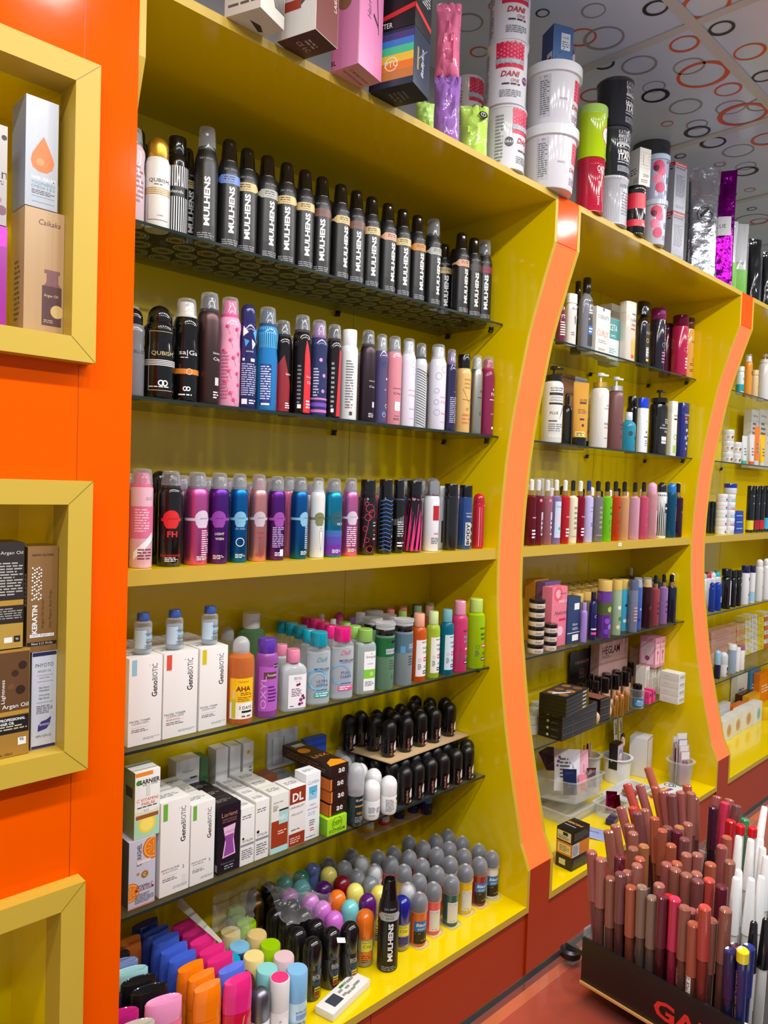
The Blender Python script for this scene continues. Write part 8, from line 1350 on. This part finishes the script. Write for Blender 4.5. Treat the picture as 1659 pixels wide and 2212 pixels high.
bi = [Cc(-.5, .72, .5, (206, 40, 90)), Cc(-.2, .6, .35, (226, 90, 130)), Cc(-.6, .45, .4, (236, 130, 160)), Cc(-.3, .25, .45, (206, 50, 100)), Cc(-.7, .68, .25, (90, 20, 50)), T('BIOL', .5, .82, .2, (60, 60, 70)), T('8', .45, .42, .55, (50, 50, 60)), Ln(.2, .1, .9, .2, 3, (110, 110, 120))]
t, x5, y5, h5, r5 = can2('white tub with pink ink cloud print, lower of two', 'tubs with pink ink clouds', 1411, 534, 0, 438, 50, (190, 192, 206), (190, 200, 214), bi, rim=True, lid=.13, name='plastic_tub', cat='tub')
can2('white tub with pink ink cloud print, upper of two', 'tubs with pink ink clouds', 0, y5, h5+.001, 0, 52, (170, 176, 206), (180, 196, 214), bi, rim=True, lid=.13, name='plastic_tub', cat='tub', x=x5+.003, h=h5, r_=r5)
y6 = on(1456, 562, TZ).y; x6 = atx(1456, y6, TZ); h6 = hgt(x6, y6, TZ, 456)
for k in range(2):
    gF = [R(-.5, .92, .5, 1, (170, 40, 50)), T('Decolorant', 0, .96, .1, W_, w=.8), Ln(-.4, .86, .4, .9, 1, (50, 50, 60)), Ln(-.35, .3, .35, .75, 14, (90, 90, 100)), T('CE X O', 0, .1, .16, (60, 60, 70), w=.6)]
    box('product_box', 'tall grey powder carton with red top band, %s of two' % ('lower', 'upper')[k], 'box', 'tall grey powder cartons', x6+.022, y6, TZ+(h6+.0015)*k, .066, .055, h6, (150, 152, 166), rz=-.22, F=gF, L=[R(-.5, .92, .5, 1, (170, 40, 50)), T('Powder', 0, .96, .1, W_, w=.7), Ln(-.4, .84, .4, .9, 1, (40, 40, 50)), T('500g', -.1, .08, .12, (30, 30, 36))], st=dict(fixed=True) if k else None)
wp(1478, 1545, 364, .10, 'shiny silver foil pouch with round black logo', (200, 204, 210), 'f', [Oo(0, .60, .26, .02, (20, 20, 22)), Pp([(-.15, .60), (.1, .66), (.12, .64), (-.1, .57)], (20, 20, 22)), T('POWDER', 0, .42, .07, (40, 40, 44), w=.7)], th=.04, crinkle=.3, rz=-.8, name='foil_pouch', cat='pouch')
wp(1522, 1578, 368, .06, 'metallic purple foil pouch with white blue shade label', (130, 16, 130), 'f', [R(-.45, .44, .35, .60, (206, 206, 210)), T('BLUE', -.05, .52, .14, (40, 40, 44))], th=.04, crinkle=.3, rz=-1.1, name='foil_pouch', cat='pouch')
for i, (a, b, tp, y, gr) in enumerate(((1536, 1588, 478, .07, 1), (1568, 1610, 484, .10, 1), (1588, 1614, 524, .16, 0))):
    wp(a, b, tp, y, ('white pouch with green lower half, left of two', 'white pouch with green lower half, right of two', 'plain white pouch behind the green ones')[i]+' on the cornice', (206, 208, 212), 'g', [R(-.5, .02, .5, .42, (96, 170, 30)), T('POWDER', -.1, .5, .12, (120, 120, 120))] if gr else (), th=.035, crinkle=.12, rz=-.7, name='stand_up_pouch', cat='pouch', gp='white pouches on the cornice')
for i, (a, b, tp, y) in enumerate(((1608, 1640, 517, .10), (1638, 1672, 545, .08))):
    wp(a, b, tp, y, 'glossy black pouch at the far right, %s of two' % ('left', 'right')[i], (20, 20, 24), 'g', [T('TIN', .2, .1, .16, (190, 190, 190))] if i else (), th=.04, crinkle=.2, rz=-.5, name='stand_up_pouch', cat='pouch', gp='black pouches on the cornice')
# ================================================================ NICHES IN THE ORANGE WALL
def nb(px0, px1, pt, z, y, label, col, dp=.06, h=None, **kw):
    xa, xb = atx(px0, y, z), min(.4605, atx(px1, y, z)); hh = h or hgt(xb, y, z, pt)
    return box('product_box', label, 'box', None, (xa+xb)/2, y, z, xb-xa, dp, hh, col, settled=False, **kw), hh
NA, NB_, NCz = NICH[0][0], NICH[1][0], NICH[2][0]
kd = (90, 60, 60)
t, h = nb(50, 139, 466, NA, .004, 'brown kraft argan oil carton with bottle drawing', (184, 150, 110), F=[T('Caikaka', .12, .90, .14, (80, 40, 40), w=.55, sh=.2), Pp([(.0, .36), (.42, .36), (.42, .40), (.36, .43), (.36, .50), (.40, .50), (.40, .53), (.0, .53), (.0, .50), (.06, .50), (.06, .43), (.0, .40)], (130, 90, 92)), R(-.05, .08, .45, .40, kd), T('Argan Oil', .18, .32, .09, (214, 190, 150), w=.36), Cc(.34, .2, .17, (206, 176, 120)), Ln(.0, .1, .3, .13, 2, (180, 160, 130))], L=[Ln(-.2, .1, .2, .6, 12, (90, 60, 50))])
t, h2_ = nb(53, 124, 228, NA+h+.001, .004, 'white hair serum carton with orange drop standing on the kraft one', (186, 190, 200), F=[Pp([(.05, .66), (-.16, .56), (-.30, .48), (-.34, .42), (-.28, .36), (-.1, .33), (.15, .33), (.32, .37), (.38, .43), (.33, .49), (.2, .57)], (222, 120, 60)), Cc(-.05, .42, .12, (232, 150, 96)), T('HAIR SERUM', .05, .27, .11, W_, w=.72, b=.02), T('TOCOPHEROLS', .05, .225, .09, (90, 140, 160), w=.72), T('OMEGA 3 & 6', .05, .19, .09, (90, 140, 160), w=.72), Ln(-.3, .12, .4, .165, 3, (90, 90, 100)), R(-.3, .10, .4, .103, (90, 140, 160)), R(-.3, .05, .4, .053, (90, 140, 160))], L=[R(-.5, 0, .5, 1, (140, 150, 170))])
t, h = nb(-62, 13, 492, NA, -.0, 'bright purple carton cut off by the left picture edge', (150, 40, 140), F=[R(-.5, .8, .5, 1, (214, 60, 190)), Ln(-.2, .1, .3, .3, 3, (220, 160, 220))])
nb(-62, 14, 275, NA+h+.001, 0, 'grey floral carton on top of the purple one', (176, 168, 164), F=[T('n', .42, .5, .2, (40, 40, 40)), Cc(.35, .15, .15, (120, 80, 100)), Cc(.25, .25, .1, (150, 120, 130)), Cc(.4, .88, .08, (40, 36, 36)), Ln(.2, .4, .45, .45, 2, (100, 100, 100))])
GO = (150, 112, 50)
t, h = nb(66, 138, 1405, NB_, .004, 'white hair serum carton with dark blue edges and leaf logo', (196, 200, 212), F=[R(-.5, .955, .5, 1, (40, 36, 80)), R(-.5, 0, .5, .035, (40, 36, 80)), T('PHYOTO', 0, .86, .16, (70, 70, 78), w=.72), T('ARGAN OIL', .0, .80, .10, (110, 110, 118), w=.55), R(-.3, .755, .35, .758, (120, 120, 126)), T('SULFATE FREE', 0, .73, .06, (110, 110, 118), w=.4), R(-.3, .69, .35, .693, (120, 120, 126)), T('Hair Serum', 0, .63, .09, (60, 60, 70), w=.42), T('Volumateur', 0, .60, .09, (60, 60, 70), w=.42), T('Volumizing', 0, .55, .09, (60, 60, 70), w=.42), T('Hair Serum', 0, .52, .09, (60, 60, 70), w=.42), R(-.3, .475, .35, .478, (120, 120, 126)), Ln(-.3, .36, .35, .45, 5, (120, 120, 126)), Pp([(-.24, .18), (-.22, .24), (-.1, .28), (.1, .29), (.3, .32), (.24, .24), (.12, .2)], (60, 50, 120)), T('PHYOTO', .03, .245, .09, W_, w=.38), T('100ML 3.52FL.OZ', 0, .13, .09, (90, 90, 100), w=.62)], L=[R(-.5, 0, .5, 1, (110, 116, 140))], Tp=[R(-.5, -.5, .5, -.35, (40, 36, 80))])
nb(57, 122, 1180, NB_+h+.001, .004, 'brown gold keratin carton standing on the white one', (136, 100, 58), F=[T('NANO GLOBAL', .0, .92, .08, (40, 26, 16), w=.72, b=.02), T('KERATIN', -.25, .31, .17, W_, v=1, w=.27, b=.03), T('Argan Oil Serum', .02, .36, .11, (60, 36, 20), v=1, w=.28), T('Hair Repair Anti Frizz', .27, .40, .11, (60, 36, 20), v=1, w=.36), R(-.4, .14, .4, .17, W_), T('100% Argan oil', 0, .155, .08, (60, 36, 20), w=.7), R(-.5, .06, .5, .095, (30, 20, 16)), T('90ml 3.21 Fl.Oz', 0, .078, .07, W_, w=.7)]+[Cc(-.34+.07*(k % 5), .5+.04*(k//5)+.01*(k % 3), .03, W_) for k in range(40)], L=[R(-.5, 0, .5, 1, (90, 66, 36))]+[Cc(.4-.1*(k % 3), .45+.04*(k//3), .05, (206, 196, 170)) for k in range(24)])
t, h = nb(-20, 62, 1400, NB_, -.004, 'gold and brown argan oil carton at the left, lower one', (160, 120, 50), F=[R(-.5, .38, .5, .98, (96, 64, 36)), Cc(.3, .85, .12, (50, 30, 20)), Cc(.1, .78, .1, (60, 36, 24)), Cc(.25, .62, .13, (46, 28, 20)), Cc(.0, .66, .08, (110, 76, 44)), T('Lightness', -.2, .62, .12, W_, v=1, w=.22), T('Argan Oil', .12, .47, .15, W_, w=.7), R(-.3, .39, .5, .43, (176, 134, 50)), R(-.4, .22, .5, .38, (24, 22, 24)), T('PROFESSIONAL', .05, .35, .08, W_, w=.68, b=.02), T('HAIR OIL', -.1, .315, .08, W_, w=.4, b=.02), Ln(-.3, .25, .45, .30, 2, (190, 180, 150)), R(.2, .10, .42, .17, (226, 226, 226)), T('95', .3, .15, .09, (20, 20, 20), b=.02), T('Net 100ml', -.15, .03, .07, (70, 50, 20), w=.4)])
nb(-20, 50, 1172, NB_+h+.001, -.0, 'black and gold argan oil carton stacked at the left', (44, 36, 34), F=[T('Argan Oil', .1, .9, .14, (206, 200, 190), w=.7), Ln(-.4, .5, .45, .82, 12, (170, 166, 160)), R(-.5, .41, .5, .46, (176, 134, 50)), Ln(-.4, .28, .45, .39, 5, (150, 146, 140)), R(-.5, 0, .5, .24, (176, 140, 60)), R(-.1, .06, .15, .11, (226, 226, 226)), R(.2, .06, .4, .12, (30, 28, 28)), T('95', .3, .09, .07, W_)])
for i, (px, yy) in enumerate(((8, .07), (26, .06), (46, .10), (12, .12))):
    xx = atx(px, yy, NCz+.1); bottle('roll_on', 'black capped bottle in the lowest wall niche, %s of four' % ORD[i].replace('leftmost', 'first'), 'bottle', 'black capped bottles in the lowest niche', min(xx, .43), yy, NCz, .020, .115-.008*i, (24, 22, 24), K_, 'rollb', 'flat', (), 0, settled=False)
# ================================================================ GLASS COUNTER IN FRONT
CZ = 1.08
t = thing('glass_counter', 'glass topped counter with rust red body in the right foreground', 'counter', (0, 0, 0))
obj('top_pane', slab(.60, 3.2, -1.32, -.715, CZ-.008, CZ), 'counter_glass', t); obj('pane_edge', slab(.60, 3.2, -.7149, -.7141, CZ-.008, CZ), 'glass_edge', t)
obj('body', slab(.62, 3.19, -1.30, -.722, .0, CZ-.0088), 'red_gloss', t)
obj('edge_rail', slab(.62, 3.19, -.735, -.722, CZ-.0345, CZ-.0085), M((196, 84, 40), 'g'), t)
pc = on(1228, 2068, CZ); t = thing('rubber_spacer', 'round black rubber spacer between the glass panes', 'spacer', (pc.x+.004, pc.y, CZ+.0003)); obj('disc', lathe([(.010, 0), (.0125, .001), (.0125, .008), (.009, .0105), (.001, .0105)], 24), (16, 16, 18), t)
t = thing('glass_riser', 'small clear glass pane raised on rubber spacers under the pencil box', 'glass pane'); q = on(1222, 2045, CZ+.011)
obj('pane', slab(q.x, q.x+.55, -1.25, q.y, CZ+.011, CZ+.017), 'counter_glass', t); obj('pane_edge', slab(q.x-.0008, q.x-.0001, -1.25, q.y, CZ+.011, CZ+.017), 'glass_edge', t)
BZ = CZ+.0175
a_ = on(1256, 2120, BZ); b_ = on(1408, 2212, BZ); dv = Vector((b_.x-a_.x, b_.y-a_.y)).normalized(); nv = Vector((-dv.y, dv.x))
t = thing('pencil_display_box', 'black display box with red brand lettering holding the lip pencils', 'display box', (a_.x, a_.y, BZ), math.atan2(dv.y, dv.x))
LB_, DB_ = .40, .26
obj('front_panel', boxm(LB_, .004, .052, .001), (22, 18, 18), t, (LB_/2, 0, 0)); obj('gold_strip', slab(.0, LB_, -.0045, -.0021, .0006, .003), M((190, 140, 80)), t)
obj('back_panel', boxm(LB_, .003, .075, .001), 'clear', t, (LB_/2, DB_, 0)); obj('end_panel', boxm(.003, DB_-.004, .06, .001), 'clear', t, (.0, DB_/2, 0)); obj('base', boxm(LB_, DB_-.005, .003, .0005), (30, 24, 24), t, (LB_/2, DB_/2, 0))
obj('lettering', box_decals([T('GABRINI', .150, .022, .019, (206, 44, 36), b=.03, w=.125)], .4, .004, .06, 'F'), None, t)
PEN = {'rosewood': (172, 92, 88), 'brown pink': (176, 106, 92), 'terracotta': (186, 96, 70), 'nude brown': (160, 98, 80), 'mauve brown': (132, 76, 74), 'dark wine': (110, 34, 50), 'coral': (206, 78, 66), 'hot pink': (226, 54, 92), 'taupe': (150, 120, 102), 'plum': (74, 24, 50), 'red': (206, 24, 34), 'ochre': (186, 120, 74)}
pens = [(1278, 1838.6, 'rosewood'), (1295.5, 1853, 'brown pink'), (1307, 1890.6, 'nude brown'), (1325.8, 1853, 'dark wine'), (1328.7, 1782, 'brown pink'), (1314, 1794, 'nude brown'), (1359, 1781, 'nude brown'), (1340, 1743, 'rosewood'), (1366, 1743, 'coral'), (1392, 1748, 'brown pink'), (1376, 1755, 'mauve brown'), (1367.7, 1798, 'brown pink'), (1367.7, 1831, 'nude brown'), (1390.8, 1825.6, 'ochre'), (1382, 1853, 'terracotta'), (1357.6, 1873, 'brown pink'), (1339, 1885, 'mauve brown'), (1344.6, 1906.5, 'terracotta'), (1362, 1896, 'brown pink'), (1382, 1912, 'taupe'), (1390.8, 1928, 'taupe'), (1405, 1915, 'brown pink'), (1415, 1924, 'dark wine'), (1432.7, 1939.7, 'red'), (1450, 1937, 'hot pink'), (1466, 1950, 'nude brown'), (1484.6, 1960, 'brown pink'), (1480, 1970, 'rosewood'), (1503, 1973, 'nude brown'), (1499, 1986, 'terracotta'), (1414, 1766, 'terracotta'), (1431, 1792, 'terracotta'), (1441, 1786.6, 'mauve brown'), (1458.7, 1792, 'dark wine'), (1467, 1785, 'ochre'), (1450, 1824, 'terracotta'), (1479, 1811, 'mauve brown'), (1486, 1778, 'brown pink'), (1483, 1844, 'brown pink'), (1503.4, 1844, 'brown pink'), (1440, 1864.6, 'rosewood'), (1458.7, 1863, 'terracotta'), (1458.7, 1876, 'nude brown'), (1483, 1887.7, 'nude brown'), (1505, 1885, 'brown pink'), (1507.7, 1900.7, 'mauve brown'), (1532, 1899, 'coral'), (1535, 1864.6, 'terracotta'), (1532, 1947, 'coral'), (1559.7, 1913.7, 'dark wine'), (1568, 1962.8, 'nude brown'), (1559.7, 1827, 'rosewood'), (1577, 1860, 'nude brown'), (1570, 1807, 'terracotta'), (1541, 1742, 'plum'), (1567, 1733, 'hot pink'), (1591.5, 1739, 'mauve brown'), (1549.6, 1720, 'rosewood'), (1575.6, 1726, 'brown pink'), (1500.5, 1721.7, 'brown pink'), (1493, 1711.5, 'brown pink'), (1470, 1710, 'rosewood'), (1451, 1716, 'mauve brown'), (1432.7, 1708.7, 'rosewood'), (1415, 1699, 'terracotta'), (1399.4, 1657.5, 'terracotta'), (1354, 1693, 'coral'), (1381.5, 1695, 'rosewood'), (1484, 1695, 'terracotta'), (1578.5, 1772, 'red'), (1587, 2041, 'plum')]
cnt = {}
PP = []
def pen(px, py, zt, r_, c, capc, label, gp, name='lip_pencil', cat='pencil', capl=.055, tip=False, spread=1., sticker=False, cap_r=1.0, L_=.142):
    p = on(px, py, zt); rd = ray(px, py)
    for _ in range(60):
        if (p.x-a_.x)*nv.x+(p.y-a_.y)*nv.y > .012: break
        p += rd*.0015
    zt = p.z
    for _ in range(40):     # keep the pencils clear of each other
        m = None
        for q in PP:
            dd = math.hypot(p.x-q[0], p.y-q[1])
            if dd < r_+q[2]+.0003: m = (q, dd); break
        if not m: break
        q, dd = m; s = (r_+q[2]+.0006-dd); dx, dy = (p.x-q[0], p.y-q[1]) if dd > 1e-5 else (1, 0); n_ = math.hypot(dx, dy); p.x += dx/n_*s; p.y += dy/n_*s
    PP.append((p.x, p.y, r_))
    T_ = Vector((p.x, p.y, zt)); ax = Vector((p.x-(a_.x+.14), p.y-(a_.y-.05)))*.25*spread*L_
    bl = Vector((p.x-ax.x-a_.x, p.y-ax.y-a_.y)); u = max(.01, min(LB_-.01, bl.x*dv.x+bl.y*dv.y)); v = max(.014, min(DB_-.012, bl.x*nv.x+bl.y*nv.y))
    B_ = Vector((a_.x+dv.x*u+nv.x*v, a_.y+dv.y*u+nv.y*v, BZ+.004)); d_ = (T_-B_).normalized(); L_ = round((T_-B_).length, 3)
    t = thing(name, label, cat, T_-d_*L_, 0, gp, d_.to_track_quat('Z', 'Y').to_euler())
    Lb = L_-capl
    obj('barrel', lathe(rnd4([(r_*.7, 0), (r_*.85, .002), (r_*.85, Lb)]), 14), M(c, 'g'), t); obj('cap', lathe(rnd4([(r_, Lb), (r_, Lb+.001), (r_*cap_r, L_-.0015), (r_*.8*cap_r, L_), (.0004, L_-(.001 if not tip else -.001))]), 16), M(capc, 'g'), t)
    if sticker or len(PP) % 4 == 0: obj('printing', lathe_decals([('l', -.4*r_, .045, .4*r_, Lb-.01, 22, (176, 130, 120))] if not sticker else [('r', -r_, .045, r_, .08, (226, 222, 216)), ('l', -.8*r_, .047, .8*r_, .078, 12, (60, 50, 50))], [(r_*.85, 0), (r_*.85, .15)]), None, t, rot=(0, 0, face(p.x, p.y, 1)))
    return t
sp_ = ('rearmost', 'front')
for (px, py, nm) in sorted(pens, key=lambda q: q[0]):
    i = cnt.get(nm, 0); cnt[nm] = i+1; c = PEN[nm]
    zt = BZ+.146+(.012 if py < 1720 else 0)
    pen(px, py, zt, .0060, tuple(int(v*.58) for v in c), tuple(int(v*.84) for v in c), '%s capped lip pencil, %s of its shade in the black box' % (nm, 'leftmost' if i == 0 else ORD[i]+' from left'), 'lip pencils in the black display box', sticker=(px == 1499))
for i, (px, py) in enumerate(((1590, 1805), (1613, 1811), (1632, 1812.6), (1648, 1831), (1652, 1742), (1596, 1880), (1590, 1896), (1623, 1898), (1645, 1893.5), (1655, 1850))):
    pen(px, py, BZ+.150, .0062, (214, 212, 206), (226, 226, 224), 'white eye pencil at the right of the box, %s counted from above left' % ORD[i].replace('leftmost', 'first'), 'white eye pencils', 'eye_pencil', 'pencil', .06, cap_r=.62)
for i, (px, py, c, c2, nm) in enumerate(((1600, 1781, (222, 218, 214), (206, 24, 34), 'white pencil with red end'), (1626, 1786.6, (222, 218, 214), (206, 24, 34), 'second white pencil with red end'), (1610, 1769, (60, 130, 80), (50, 130, 80), 'green ended pencil'), (1629, 1991.6, (220, 216, 210), (20, 18, 20), 'white pencil with pointed black cap'), (1655, 1985, (220, 216, 210), (20, 18, 20), 'second pencil with pointed black cap'), (1596, 2032, (34, 40, 90), (34, 44, 110), 'navy blue pencil'), (1616, 2041, (34, 44, 100), (226, 206, 30), 'navy pencil with yellow end'), (1603, 2049, (30, 30, 66), (34, 30, 76), 'dark indigo pencil'))):
    pen(px, py, BZ+.135, .0056, c, c2, nm+' at the right end of the box', None, 'eye_pencil', 'pencil', .012 if 'end' in nm else .05, cap_r=.6 if 'pointed' in nm else 1)
q = on(1560, 2205, BZ+.075)
t = thing('paper_card', 'folded cream paper card at the bottom right corner', 'paper', (q.x-.01, q.y-.03, BZ+.075), .4, rot=(.2, .1, .4)); obj('sheet', slab(-.01, .03, -.03, .005, 0, .0006), (222, 214, 200), t)
